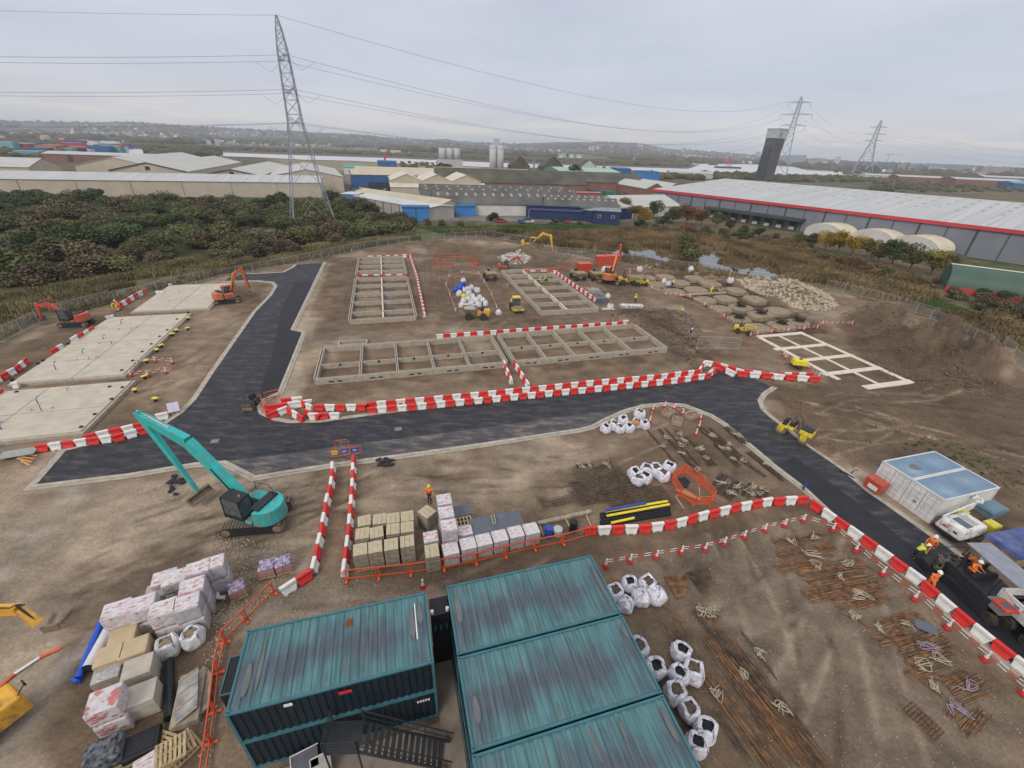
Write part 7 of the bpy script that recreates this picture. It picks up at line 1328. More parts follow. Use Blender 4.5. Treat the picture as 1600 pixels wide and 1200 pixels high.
def shed(lab, A, hd, L, D, he, hr, wall, roof, spans=1, ridge='along', trim=None, name='warehouse', cat='warehouse', group=None, panels=0, sky=0, doors=(), wins=0, lean=False, skm=None):
    """A: front left corner; hd: heading of the front; L along it, D deep behind it"""
    T = thing(name, lab, cat, (A.x, A.y, 0), hd, group); m = MB(); m.add([(0, 0, -.8), (L, 0, -.8), (L, D, -.8), (0, D, -.8), (0, 0, he), (L, 0, he), (L, D, hr if lean else he), (0, D, hr if lean else he)], [(0, 1, 5, 4), (1, 2, 6, 5), (2, 3, 7, 6), (3, 0, 4, 7)])
    r = MB(); o = .35; th = .18
    def slope(a, b, c, d): r.add([a, b, c, d]+[(p[0], p[1], p[2]-th) for p in (a, b, c, d)], [(0, 1, 2, 3), (7, 6, 5, 4), (0, 4, 5, 1), (1, 5, 6, 2), (2, 6, 7, 3), (3, 7, 4, 0)])
    if lean: slope((-o, -o, he+.1), (L+o, -o, he+.1), (L+o, D+o, hr+.1), (-o, D+o, hr+.1))
    elif ridge == 'along':
        for s in range(spans):
            y0, y1 = D*s/spans, D*(s+1)/spans; ym = (y0+y1)/2; slope((-o, y0-(o if s == 0 else 0), he+.1), (L+o, y0-(o if s == 0 else 0), he+.1), (L+o, ym, hr), (-o, ym, hr)); slope((-o, ym, hr+.001), (L+o, ym, hr+.001), (L+o, y1+(o if s == spans-1 else 0), he+.1), (-o, y1+(o if s == spans-1 else 0), he+.1))
            for x in (0, L): m.add([(x, y0, he), (x, y1, he), (x, ym, hr-.1)], [(0, 1, 2)])
    else:
        for s in range(spans):
            x0, x1 = L*s/spans, L*(s+1)/spans; xm = (x0+x1)/2; slope((x0-(o if s == 0 else 0), -o, he+.1), (xm, -o, hr), (xm, D+o, hr), (x0-(o if s == 0 else 0), D+o, he+.1)); slope((xm, -o, hr+.001), (x1+(o if s == spans-1 else 0), -o, he+.1), (x1+(o if s == spans-1 else 0), D+o, he+.1), (xm, D+o, hr+.001))
            for y in (0, D): m.add([(x0, y, he), (x1, y, he), (xm, y, hr-.1)], [(0, 1, 2)])
            if trim: q = MB(); q.bar((x0-.3, -o-.06, he+.1), (xm, -o-.06, hr+.02), .3, .35); q.bar((xm, -o-.06, hr+.02), (x1+.3, -o-.06, he+.1), .3, .35); q.build('trim', trim, T)
    m.build('wall', wall, T); ro = r.build('roof', roof, T)
    for i in range(panels): q = MB(); q.box((L*(i+1)/(panels+1), -.06, he/2), (.35 if i % 2 else .18, .12, he)); q.build('downpipe', trim or B_TRM, T)
    if sky:
        for s in range(spans if ridge == 'along' else 1):
            y0, y1 = D*s/spans, D*(s+1)/spans; ym = (y0+y1)/2
            for i in range(sky):
                for f0, f1 in ((.18, .42), (.6, .84)):
                    x = L*(i+.5)/sky; za = he+.1+(hr-he-.1)*f0+.05; zb = he+.1+(hr-he-.1)*f1+.05; q = MB(); q.quad((x-.5, y0+(ym-y0)*f0, za), (x+.5, y0+(ym-y0)*f0, za), (x+.5, y0+(ym-y0)*f1, zb), (x-.5, y0+(ym-y0)*f1, zb)); q.build('skylight', skm or B_SKY, ro)
    for (x, w, h) in doors: q = MB(); q.box((x, -.06, h/2), (w, .12, h)); q.build('door', B_TRM if wall != B_NVY else B_WHT, T)
    for i in range(wins): q = MB(); q.box((L*(i+.5)/wins, -.05, he*.6), (1.3, .1, 1.0)); w_ = q.build('window', B_WHT, T); q = MB(); q.box((L*(i+.5)/wins, -.11, he*.6), (1.05, .04, .8)); q.build('pane', B_WIN, w_)
    return T
V2 = lambda x, y: Vector((x, y, 0)); HG0 = R(17.4)
shed('long cream shed with a pale lean roof behind the dark scrub', G(-160, 305), R(19.0), 158, 18, 6.4, 8.4, B_CRM, B_RFG, panels=7, lean=True, trim=bmat('gutter_grey', (.25, .25, .22)))
shed('cream hall with a broad faceted gable, the leftmost of three behind the long shed', V2(-226, 240), HG0, 34, 100, 9.5, 13.8, B_CRM, B_CRR, ridge='perp')
shed('cream hall with dark edged gable and a small square window', V2(-197, 226), HG0, 32, 112, 8.8, 12.6, B_CRM, B_CRR, ridge='perp', trim=B_TRM)
shed('lower cream hall with dark edged gable to the right of the windowed one', V2(-160, 238), HG0, 26, 100, 7.6, 10.4, B_CRM, B_CRR, ridge='perp', trim=B_TRM)
shed('cream hall with a pale side wall behind the first pylon', V2(-131, 247), R(24), 36, 80, 7.6, 11.2, B_CRM, B_CRR, ridge='perp')
shed('small low cream shed with white roof in front of the halls', V2(-262, 205), HG0, 38, 24, 9.5, 13.0, B_CRM, B_CRR)
for _T, _x, _z in ((bpy.data.objects['warehouse.002'], 16, 10.2), (bpy.data.objects['warehouse.003'], 13, 8.6)):
    q = MB(); q.box((_x, -.12, _z), (1.8, .2, 1.5)); w_ = q.build('window', B_TRM, _T); q = MB(); q.box((_x, -.24, _z), (1.5, .06, 1.2)); q.build('pane', B_WIN, w_)
shed('long pale walled shed with a white roof edge ending in a bright blue block', V2(-72, 202), R(-40.4), 49, 14, 4.4, 5.2, bmat('wall_pink_grey', (.42, .37, .34)), bmat('roof_white', (.50, .51, .50)), panels=8, trim=B_TRM)
shed('bright blue end block of the long pale shed beside the scrub', V2(-42.7, 167.9), R(14.6), 9.6, 6, 4.9, 5.1, bmat('cladding_bright_blue', (.05, .19, .46)), B_BLU, panels=1)
shed('low tan roofed shed behind the white edged one', V2(-76, 213), R(-36), 56, 12, 4.6, 6.4, B_TAN, B_TAN)
shed('small blue block at the far end of the pale shed', V2(-78, 203), R(-5), 7, 10, 5, 5.2, MATS['cladding_bright_blue'], MATS['roof_white'])
shed('mid blue warehouse with white doors behind the lorry park', G(552, 293), R(22), 48, 26, 7.2, 9.6, B_BLU, B_TAN, panels=3, doors=((22, 4, 4), (29, 4, 4)))
shed('pale three gabled warehouse with a long low front bay', G(613, 301), R(18.3), 52, 30, 6.4, 10.0, B_TAN, bmat('roof_pale_tan', (.52, .49, .42)), spans=3, ridge='perp'); shed('low front bay of the three gabled warehouse', V2(-72, 262), R(18.3), 55, 7, 3.4, 5.4, bmat('wall_tan', (.44, .38, .29)), MATS['roof_pale_tan'], lean=True, sky=0)
shed('dark roofed factory with many skylight strips and a white front wall', G(680, 336), R(13), 47, 22, 4.2, 8.4, B_WHT, B_ASB, sky=12); shed('dark roofed factory bay behind the skylight factory', V2(-44, 208), R(13), 74, 28, 4.6, 8.4, B_WHT, B_ASB, spans=2, sky=14)
shed('grey skylit shed with two ridges left of the navy cabins', V2(11, 193), R(4), 31, 26, 4.2, 7.6, B_ASB, B_ASB, spans=2, sky=10)
shed('pair of small blue sheds against the dark roofed factory', G(688, 337), R(15), 9, 4, 4.4, 4.8, B_NVY, B_BLU, spans=1); shed('mid blue shed with pale lid beside the pair of blue sheds', G(712, 338), R(15), 8, 4, 3.8, 4.8, MATS['cladding_bright_blue'], B_BLU)
shed('low navy wall shed with a white roof bay near the green bank', V2(4.6, 186.9), R(-1), 25.5, 5, 3.4, 3.8, B_NVY, B_NVY); shed('higher navy shed behind the low navy one', V2(3, 192.5), R(0), 22, 5, 4.4, 4.8, B_NVY, B_NVY)
shed('two storey navy cabin block with small white windows', V2(29.0, 180.2), R(-10), 10.4, 8, 5.0, 5.2, B_NVY, bmat('roof_mid_grey', (.22, .24, .26)), wins=2); shed('long navy cabin running back from the windowed block', V2(26.0, 187), R(-50), 5, 26, 4.4, 4.6, B_NVY, MATS['roof_mid_grey'])
shed('broad mossy roofed brick factory in the middle of the estate', V2(-54, 300), R(10), 100, 60, 4.5, 10.5, B_BRK, B_MOS, spans=3, sky=0); shed('mossy roofed brick sheds with a row of gables behind the lorries', V2(26, 330), R(8), 66, 50, 5.5, 10.5, B_BRK, B_MOS, spans=1); shed('gabled brick row facing the lorries', V2(2, 340), R(8), 40, 24, 5.0, 9.5, B_BRK, B_MOS, spans=5, ridge='perp')
shed('twin gabled white roofed brick shed at the end of the long grey warehouse', V2(80, 300), R(17), 28, 40, 5.0, 8.5, B_BRK, B_CRR, spans=2, ridge='perp')
shed('large pale green warehouse near the river', V2(36, 446), R(14), 62, 50, 7.0, 9.6, B_GRN, bmat('roof_green', (.30, .44, .33))); shed('bright blue building by the river beside the green warehouse', V2(120, 455), R(20), 14, 22, 9.0, 9.4, MATS['cladding_bright_blue'], B_BLU); shed('blue shed behind the green warehouse', V2(100, 500), R(14), 16, 20, 9, 10, B_BLU, B_BLU)
shed('tan roofed sheds by the sand yards', V2(-120, 345), R(18), 60, 34, 5.5, 8, B_TAN, B_TAN, spans=2); shed('ochre roofed shed beyond the blue warehouse', V2(-60, 360), R(20), 40, 40, 6, 9, bmat('roof_ochre', (.48, .36, .19)), MATS['roof_ochre'], spans=2); shed('ochre lean roofed shed beside the factory trees', V2(-15, 375), R(20), 30, 44, 6, 9, MATS['roof_ochre'], MATS['roof_ochre'])
shed('white tented barn with a pale ribbed roof behind the yellow trees', V2(45, 200), R(28), 34, 24, 4.2, 8.0, B_WHT, B_CRR, panels=0); 
shed('small dark gabled wharf shed beside the tall silo', V2(-10, 488), R(15), 20, 14, 8, 17, B_MOS, B_MOS, ridge='perp'); shed('second dark gabled wharf shed beside the cranes', V2(22, 492), R(15), 24, 16, 8, 18, B_MOS, B_MOS, ridge='perp'); shed('third gabled wharf shed beside the cranes', V2(62, 505), R(15), 20, 16, 8, 16, B_RFG, B_MOS, ridge='perp')
shed('teal roofed market building in the sand yards', V2(-150, 405), R(15), 16, 14, 5, 7, B_WHT, bmat('roof_teal', (.08, .30, .26))); shed('blue square block by the sand yards', V2(-140, 470), R(15), 18, 14, 8, 9, B_BLU, B_BLU)
P0 = G(1600, 362, 9.0); P1 = G(1022, 296, 9.0); d = (P1-P0); d.z = 0; d.normalize(); far = V2(P1.x, P1.y); near_ = V2(P0.x, P0.y)-d*95; L = (far-near_).length; nn = Vector((d.y, -d.x, 0)); 
def big():
    T = thing('distribution_warehouse', 'very long grey warehouse with a red eaves band and pale low roof', 'warehouse', (far.x, far.y, 0), math.atan2(-d.y, -d.x)); he, hr, W1, W2 = 9.0, 13.2, 66, 132
    m = MB(); m.add([(0, 0, -1), (L, 0, -1), (L, 0, he), (0, 0, he)], [(0, 1, 2, 3)]); m.add([(0, 0, -1), (0, 0, he), (0, W1, hr), (0, W2, he), (0, W2, -1)], [(0, 1, 2, 3, 4)]); m.add([(0, W2, -1), (L, W2, -1), (L, W2, he), (0, W2, he)], [(0, 1, 2, 3)]); m.add([(L, 0, -1), (L, 0, he), (L, W1, hr), (L, W2, he), (L, W2, -1)], [(4, 3, 2, 1, 0)]); m.build('wall', B_GRY, T)
    r = MB(); r.add([(-.5, -.5, he+.3), (L+.5, -.5, he+.3), (L+.5, W1, hr+.3), (-.5, W1, hr+.3), (L+.5, W2+.5, he+.3), (-.5, W2+.5, he+.3)], [(0, 1, 2, 3), (3, 2, 4, 5)]); ro = r.build('roof', B_RFG, T)
    q = MB(); q.box((L/2, -.55, he-.25), (L+1, .25, 1.1)); q.build('red_fascia', B_RED, T)
    x = 8; k = 0
    while x < L: q = MB(); q.box((x, -.08, he/2-.4), (.22 if k % 2 else .5, .16, he-.6)); q.build('downpipe', B_TRM, T); x += 7.2; k += 1
    nx = int(L/6)
    for i in range(nx):
        for j in range(7):
            if (i+j) % 2: continue
            y = 26+j*5.4; z = he+.3+(hr-he)*y/W1+.04; z2 = he+.3+(hr-he)*(y+3.4)/W1+.04; x0 = 3+i*6; q = MB(); q.quad((x0, y, z), (x0+1.0, y, z), (x0+1.0, y+3.4, z2), (x0, y+3.4, z2)); q.build('skylight', B_SKY, ro)
    q = MB(); xa, xb = 32, 74; q.box(((xa+xb)/2, -2.2, 4.2), (xb-xa, 4.4, 1.0)); q.build('dock_canopy', B_TRM, T)
    for i in range(8): q = MB(); q.box((xa+3+i*5, -.12, 1.8), (3.0, .2, 3.2)); q.build('dock_door', B_TRM, T); q = MB(); q.box((xa+3+i*5, -.8, .8), (2.0, .9, 1.2)); q.build('dock_leveller', B_WHT, T)
    return T
big()
def barrel(lab, A, hd, L, D, he, hr, roof, wall, group=None):
    T = thing('tented_store', lab, 'barn', (A.x, A.y, 0), hd, group); n = 10; P = [(D/2-D/2*math.cos(math.pi*i/n), he+(hr-he)*math.sin(math.pi*i/n)) for i in range(n+1)]; m = MB()
    V = [(x, y, z) for x in (0, L) for y, z in P]; m.add(V, [(i, i+1, n+2+i, n+1+i) for i in range(n)]); m.build('roof', roof, T, True); w = MB(); w.add([(0, y, z) for y, z in P]+[(0, D, -.5), (0, 0, -.5)], [tuple(range(n+3))]); w.build('end_wall', wall if wall != B_RED else roof, T); w = MB(); w.add([(L, y, z) for y, z in P]+[(L, D, -.5), (L, 0, -.5)], [tuple(range(n+2, -1, -1))]); w.add([(0, 0, -.5), (L, 0, -.5), (L, 0, he), (0, 0, he)], [(0, 1, 2, 3)]); w.build('wall', wall, T)
    for i in (range(1, 6) if wall != B_RED else ()): q = MB(); q.tube([(L*i/6, y, z+.03) for y, z in P], .07, 4); q.build('roof_rib', bmat('rib_tan', (.52, .46, .34)), T)
    return T
for k, (px, py) in enumerate([(1312, 377), (1392, 388), (1462, 401)]): barrel('%s of three pale tented stores in front of the long grey warehouse' % ['leftmost', 'middle', 'rightmost'][k], G(px, py), R(24), 9.5, 14, 1.6, 5.0, bmat('tent_cream', (.60, .54, .42)), B_WHT, 'pale tented stores')
T = barrel('green half round barn with a white ridge and red base at the right edge', G(1474, 455), R(-33), 14.5, 9.5, 1.3, 5.4, bmat('barn_green', (.055, .10, .075), .5), B_RED)
q = MB(); q.box((7.2, 4.75, 5.47), (14.5, 1.0, .12)); q.build('ridge_strip', B_WHT, T); q = MB(); q.box((14.6, 4.7, 1.8), (.2, 4.5, 3.6)); q.build('door', B_TRM, T)
shed('blue roofed stalls and vans heaped beside the green barn', G(1585, 460), R(-10), 12, 8, 2.4, 3.2, B_BLU, bmat('roof_aqua', (.08, .30, .36)))
def tower():
    A, h = G(1193, 281), 66.; T = thing('silo_tower', 'tall dark concrete tower block with a pale lettered crown by the river', 'tower', (A.x, A.y, 0), R(30)); m = MB(); m.box((0, 0, 22), (15, 14, 45)); m.build('shaft', bmat('tower_dark', (.10, .09, .10), .9, .12, .08), T); m = MB(); m.box((-8.6, 0, 17), (2.6, 9, 35)); m.build('stair_core', B_TRM, T); m = MB(); m.box((9.0, 0, 20), (3.2, 10, 41)); m.build('hoist_shaft', B_TRM, T)
    m = MB(); m.box((0, 0, 49), (16.5, 15, 9)); m.build('crown', B_CON, T); m = MB(); m.box((-3.6, -7.6, 48), (4, .3, 4)); m.build('crown_sign', bmat('sign_teal', (.10, .34, .38)), T); m = MB(); m.box((0, 0, 54), (17.5, 16, 1)); m.build('roof_slab', B_CON, T)
    for k in range(9): m = MB(); m.box((0, -7.06, 5+k*4.6), (14.6, .16, .35)); m.build('floor_band', B_TRM, T)
tower()
def silos(lab, A, n, r, h, base=0):
    T = thing('silo_group', lab, 'silo', (A.x, A.y, 0), HG0)
    for i in range(n): m = MB(); m.cyl((i*r*2.05, 0, base), (i*r*2.05, 0, base+h), r, n=14); m.build('silo', B_CON, T, True)
    if base: m = MB(); m.box(((n-1)*r*1.02, 0, base/2), (n*r*2.3, r*3, base)); m.build('base_building', B_RFG, T)
silos('row of three grey silos on a pale base by the river', G(692, 262), 3, 4.2, 12, 9); T = silos('tall slim grey silo tower standing against the river', G(770, 272), 2, 3.6, 26); T2 = thing('lift_tower', 'square grey lift tower of the tall riverside silo', 'tower', G(775, 270)); m = MB(); m.box((0, 0, 16), (6, 6, 32)); m.build('tower_body', B_CON, T2)
for k, (px, py, h) in enumerate([(834, 266, 20), (868, 266, 26), (602, 256, 16)]):
    A = G(px, py); T = thing('dock_crane', '%s' % ['green dock crane with a raised jib near the silo', 'green dock crane with a long tilted jib by the dark sheds', 'red jib crane among the sand yards'][k], 'crane', (A.x, A.y, 0)); m = MB(); m.bar((0, 0, 0), (0, 0, h*.6), 2.0); m.build('mast', B_GRN if k < 2 else B_RED, T); m = MB(); m.bar((0, 0, h*.55), (h*.5, 0, h*1.0), 1.0); m.build('jib', B_GRN if k < 2 else B_RED, T)
CC = [bmat('box_red', (.36, .05, .05)), bmat('box_blue', (.04, .10, .26)), bmat('box_dark', (.03, .04, .07)), bmat('box_orange', (.42, .15, .07)), bmat('box_green', (.05, .16, .12)), bmat('box_white', (.55, .55, .54)), bmat('box_aqua', (.12, .30, .32))]; CN = ['red', 'blue', 'dark', 'orange', 'green', 'white', 'aqua']
def freight(px, py, L, W2, H, c, rz, nm='storage container in the yard', z=0, cat='container', gp='coloured storage containers'):
    A = G(px, py); T = thing('freight_container', '%s %s' % (CN[c], nm), cat, (A.x, A.y, z), rz, gp); m = MB(); m.box((0, 0, H/2), (L, W2, H)); m.build('box_body', CC[c], T); m = MB(); m.box((0, 0, H+.04), (L*1.01, W2*1.01, .08)); m.build('box_roof', B_RFG if c in (0, 6) else CC[c], T); return T
for k, (px, py, L, c, h, nm) in enumerate([(595, 296, 14, 2, 4, 'long trailer parked by the blue warehouse'), (868, 295, 26, 2, 4.4, 'curtain trailer beside the brick gables'), (899, 299, 13, 3, 4, 'trailer with a white cab by the brick shed'), (846, 292, 11, 3, 4, 'container by the mossy roof edge'), (905, 312, 26, 0, 4, 'long shed roofed in white beside the green boxes'), (942, 311, 8, 4, 4.6, 'box with a round white mark in the yard'), (952, 312, 6, 4, 4.6, 'second box beside the marked one'), (915, 320, 10, 1, 3, 'box under the long white sheet'), (640, 330, 9, 2, 3.2, 'small box behind the bright blue block'), (619, 290, 4, 5, 3, 'box van at the blue warehouse doors'), (625, 291, 4, 5, 3, 'second box van at the blue warehouse doors'), (838, 338, 8, 5, 3, 'tank shaped box beside the navy shed')]): freight(px, py, L, 3, h, c, HG0, nm)
k = 0
for (x0, x1, y0, n, hh) in ((20, 120, 246, 8, 5), (60, 190, 241, 14, 8), (10, 190, 236, 18, 9), (120, 200, 233, 9, 10), (1495, 1600, 290, 4, 5)):
    for i in range(n):
        px = x0+(x1-x0)*(i+.5)/n+random.uniform(-3, 3); c = random.choice([0, 1, 1, 2, 4, 3, 5, 1, 6]); freight(px, y0-(1 if i % 2 else 0), random.uniform(12, 26), 9, hh*random.uniform(.6, 1.2), c, R(10)+random.uniform(-.05, .05), 'freight stack, %s from the left in row %s of the left hand depot' % (ordw(i), ['front', 'second', 'third', 'rear', 'right edge'][(x0, x1) and [(20, 120), (60, 190), (10, 190), (120, 200), (1495, 1600)].index((x0, x1))]) if x0 < 1000 else 'low shed at the right picture edge, %s from the left' % ordw(i), cat='containers', gp='freight stacks in the depot')
shed('pale flat roofed sheds across the far depot', G(70, 252), R(12), 90, 20, 6, 8, B_BRK, B_RFG, doors=((20, 4, 5), (50, 4, 5)))
for k, (px, py, L, D, h, wm_, rm, lab) in enumerate([(1402, 284, 60, 25, 7, B_BRK, B_RFG, 'long low brick shed with white roof beyond the warehouse, left'), (1490, 290, 80, 30, 8, B_BRK, B_RFG, 'long flat shed with a bright roof edge beyond the warehouse'), (1535, 286, 90, 30, 9, B_GRY, B_RFG, 'pale roofed shed at the far right'), (1580, 296, 50, 25, 7, B_BLU, MATS['roof_aqua'], 'blue shed with aqua roof edge at the far right'), (1350, 280, 40, 20, 6, B_RFG, B_RFG, 'low sheds on the river spit'), (1045, 276, 50, 20, 5, B_RFG, B_RFG, 'low white roof between the warehouse and the river')]): shed(lab, G(px, py), R(-8), L, D, h, h+2, wm_, rm)
CARC = [P_WHT, BLKM, MATS['box_blue'], MATS['box_red'], GAL]
for k in range(46):
    px, py = random.choice([(random.uniform(780, 900), random.uniform(346, 349)), (random.uniform(540, 575), random.uniform(290, 315)), (random.uniform(860, 985), random.uniform(300, 312)), (random.uniform(600, 660), random.uniform(296, 302)), (random.uniform(880, 970), random.uniform(290, 298))]); A = G(px, py); cc = random.randrange(5)
    T = thing('parked_car', '%s car parked among the sheds of the industrial estate' % ['white', 'black', 'blue', 'red', 'silver'][cc], 'car', (A.x, A.y, 0), random.choice([0, 1.57])+HG0, '%s cars parked in the industrial estate' % ['white', 'black', 'blue', 'red', 'silver'][cc]); m = MB(); m.prism([(-2.1, .3), (2.1, .3), (2.15, .8), (1.2, .95), (-2.1, .95)], -.85, .85, axis='y'); m.build('body_shell', CARC[cc], T); m = MB(); m.prism([(-1.8, .95), (1.0, .95), (.4, 1.42), (-1.4, 1.42)], -.75, .75, axis='y'); m.build('windows', B_WIN, T)
# ---- pylons and lines
PYM = mat('pylon_steel', (.27, .30, .34), .6, .1)
def pylon(lab, x, y, prof, arms, armhd, rad=.12, base=0, suspend=False):
    """prof [(z, half width)], arms [(z, reach)]"""
    T = thing('pylon', lab, 'pylon', (x, y, 0), armhd, 'lattice pylons of the power line'); W_ = lambda z: float(np.interp(z, [p[0] for p in prof], [p[1] for p in prof]))
    zs = [prof[0][0]]; 
    while zs[-1] < prof[-1][0]-1.0: zs.append(min(prof[-1][0], zs[-1]+max(1.8, W_(zs[-1])*1.9)))
    for sx, sy in ((-1, -1), (1, -1), (1, 1), (-1, 1)):
        m = MB(); m.tube([(sx*W_(z), sy*W_(z), z) for z in [p[0] for p in prof]], [rad*1.5]*len(prof), 4); m.build('leg', PYM, T)
    m = MB(); C4 = ((-1, -1), (1, -1), (1, 1), (-1, 1))
    for a, b2 in zip(zs, zs[1:]):
        for i in range(4):
            p, q_ = C4[i], C4[(i+1) % 4]; wa, wb = W_(a), W_(b2); m.bar((p[0]*wa, p[1]*wa, a), (q_[0]*wb, q_[1]*wb, b2), rad); m.bar((q_[0]*wa, q_[1]*wa, a), (p[0]*wb, p[1]*wb, b2), rad); m.bar((p[0]*wb, p[1]*wb, b2), (q_[0]*wb, q_[1]*wb, b2), rad)
    tag(m.build('bracing', PYM, T), kind='stuff'); tips = []
    for z, r in arms:
        for s in (-1, 1):
            w = W_(z); m = MB(); tip = (s*r, 0, z+.2)
            for yy in (-w, w): m.bar((s*w, yy, z), tip, rad*1.2); m.bar((s*w, yy, z+1.8), tip, rad*1.2)
            for k in (.3, .6): m.bar((s*(w+(r-w)*k), w*(1-k), z), (s*(w+(r-w)*k), -w*(1-k), z+.9*(1-k)), rad)
            m.build('crossarm', PYM, T)
            if suspend: m = MB(); m.cyl(tip, (tip[0], 0, z-4.5), .28, n=6); m.build('insulator', PYM, T)
            c, s_ = math.cos(armhd), math.sin(armhd); tips.append(Vector((x+tip[0]*c, y+tip[0]*s_, z+.2-(4.5 if suspend else 0))))
    return tips
H1 = R(120); p1 = pylon('nearest and tallest looking lattice pylon standing in the scrub', -69.2, 152.0, [(0, 6.6), (12, 4.6), (30, 2.0), (47, 1.35), (52, .8), (55.2, .15)], [(29.5, 6.5), (37.5, 8.0), (45.5, 6.5)], H1, .10)
p2 = pylon('very tall slim pylon beside the dark riverside tower', 377, 706, [(0, 11), (32, 6), (62, 3.0), (92, 2.0), (98, .4)], [(64, 15), (77, 19), (91, 13)], R(-30), .32, suspend=True)
p3 = pylon('broad legged far pylon on the right across the river', 704, 1003, [(0, 17), (38, 8), (58, 4), (88, 2), (96, .4)], [(60, 15), (71, 17), (83, 14)], R(-30), .42)
LNM = mat('line_wire', (.25, .26, .28), .5)
def wire(a, b2, sag, r, lab, r2=None):
    n = 28; pts = []
    for i in range(n+1): f = i/n; p = a+(b2-a)*f; pts.append((p.x, p.y, p.z-sag*4*f*(1-f)))
    m = MB(); m.tube(pts, [r+((r2 or r)-r)*i/n for i in range(n+1)], 4); tag(m.build('power_line', LNM), lab, 'power line', 'overhead power lines')
left = [Vector((-420, 120, 36+k*8)) for k in (0, 0, 1, 1, 2, 2)]
lv = ['lowest', 'middle', 'top']
for k in range(6):
    wire(p1[k], p2[k], [20, 20, 22, 22, 24, 24][k], .04, '%s %s power line running right from the nearest pylon' % (lv[k//2], ['front', 'rear'][k % 2]), .12)
    wire(p1[k]+Vector((0, 0, -.05)), left[k]+Vector((0, 6 if k % 2 else -3, -2)), 7, .042, '%s %s power line running left from the nearest pylon' % (lv[k//2], ['front', 'rear'][k % 2]), .06)
    wire(p2[k], p3[k], 20, .1, '%s %s power line between the two far pylons' % (lv[k//2], ['front', 'rear'][k % 2])); wire(p3[k], p3[k]+Vector((800, 160, -10)), 25, .1, '%s %s power line leaving the far right pylon' % (lv[k//2], ['front', 'rear'][k % 2]))
for k in range(3):
    z = [29.5, 37.5, 45.5][k]
    for s, q in ((1, p1[2*k]), (-1, p1[2*k+1])): m = MB(); m.tube([q, q+Vector((s*3.0, s*2.0, -3.2)), q+Vector((s*6.0, s*4, -1.0))], .04, 4); tag(m.build('jumper_loop', LNM), '%s hanging jumper loop on the %s side of the nearest pylon' % (lv[k], 'right' if s > 0 else 'left'), 'cable')
wire(Vector((-69.2, 152, 55.2)), Vector((377, 706, 98)), 20, .035, 'thin earth wire from the tip of the nearest pylon to the right', .12); wire(Vector((-69.2, 152, 55.2)), Vector((-420, 120, 58)), 5, .035, 'thin earth wire from the tip of the nearest pylon to the left')
# ---- town across the river
TB = [bmat('block_white', (.55, .54, .53)), bmat('block_grey', (.25, .26, .29)), bmat('block_tan', (.36, .27, .22)), bmat('block_blue', (.22, .30, .38))]
blocks = [(921, 240, 229, 3.5, 0), (926, 240, 228, 2.6, 0), (933, 240, 228, 3.5, 0), (996, 240, 231, 3.5, 0), (1001, 240, 231, 3.0, 0), (1067, 243, 231, 5, 3), (1094, 246, 235, 6, 1), (1112, 247, 236, 6, 1), (1182, 249, 237, 5, 3), (1160, 249, 240, 5, 1), (1068, 249, 243, 3, 0), (1073, 249, 242, 4, 0), (1079, 249, 241, 4, 0), (1085, 249, 241, 3, 0), (1092, 250, 243, 5, 0), (1099, 250, 244, 5, 0), (1222, 256, 243, 10, 3), (1232, 257, 242, 9, 3), (1243, 257, 242, 9, 3), (1252, 257, 242, 5, 3), (1266, 261, 250, 8, 2), (1275, 261, 247, 7, 2), (1283, 261, 251, 9, 0), (1305, 260, 244, 6, 0), (1316, 264, 252, 10, 1), (1330, 266, 253, 10, 1), (1342, 266, 252, 9, 1), (1352, 267, 253, 9, 1), (1364, 267, 253, 12, 3), (1376, 268, 253, 9, 1), (1390, 268, 254, 18, 1), (1405, 269, 256, 9, 2), (1422, 270, 255, 10, 3), (1437, 271, 259, 12, 1), (1448, 270, 255, 8, 3), (1466, 270, 256, 8, 3), (1456, 271, 262, 28, 0), (1494, 273, 257, 24, 3), (1546, 276, 260, 26, 2), (1590, 277, 262, 22, 1), (50, 214, 207, 5, 0), (62, 215, 209, 8, 0), (90, 215, 208, 4, 0), (140, 213, 206, 10, 0), (155, 214, 207, 8, 0), (168, 214, 207, 8, 0), (182, 215, 206, 6, 0), (202, 215, 207, 8, 0), (328, 228, 219, 4, 0), (340, 228, 219, 4, 0), (312, 214, 202, 3, 3), (372, 232, 224, 10, 1), (25, 214, 206, 6, 0), (600, 240, 234, 8, 0), (618, 241, 235, 12, 0), (560, 236, 232, 8, 2), (875, 246, 240, 5, 0), (880, 246, 239, 6, 0), (893, 246, 241, 5, 0), (905, 246, 242, 6, 0), (1520, 276, 268, 30, 2)]
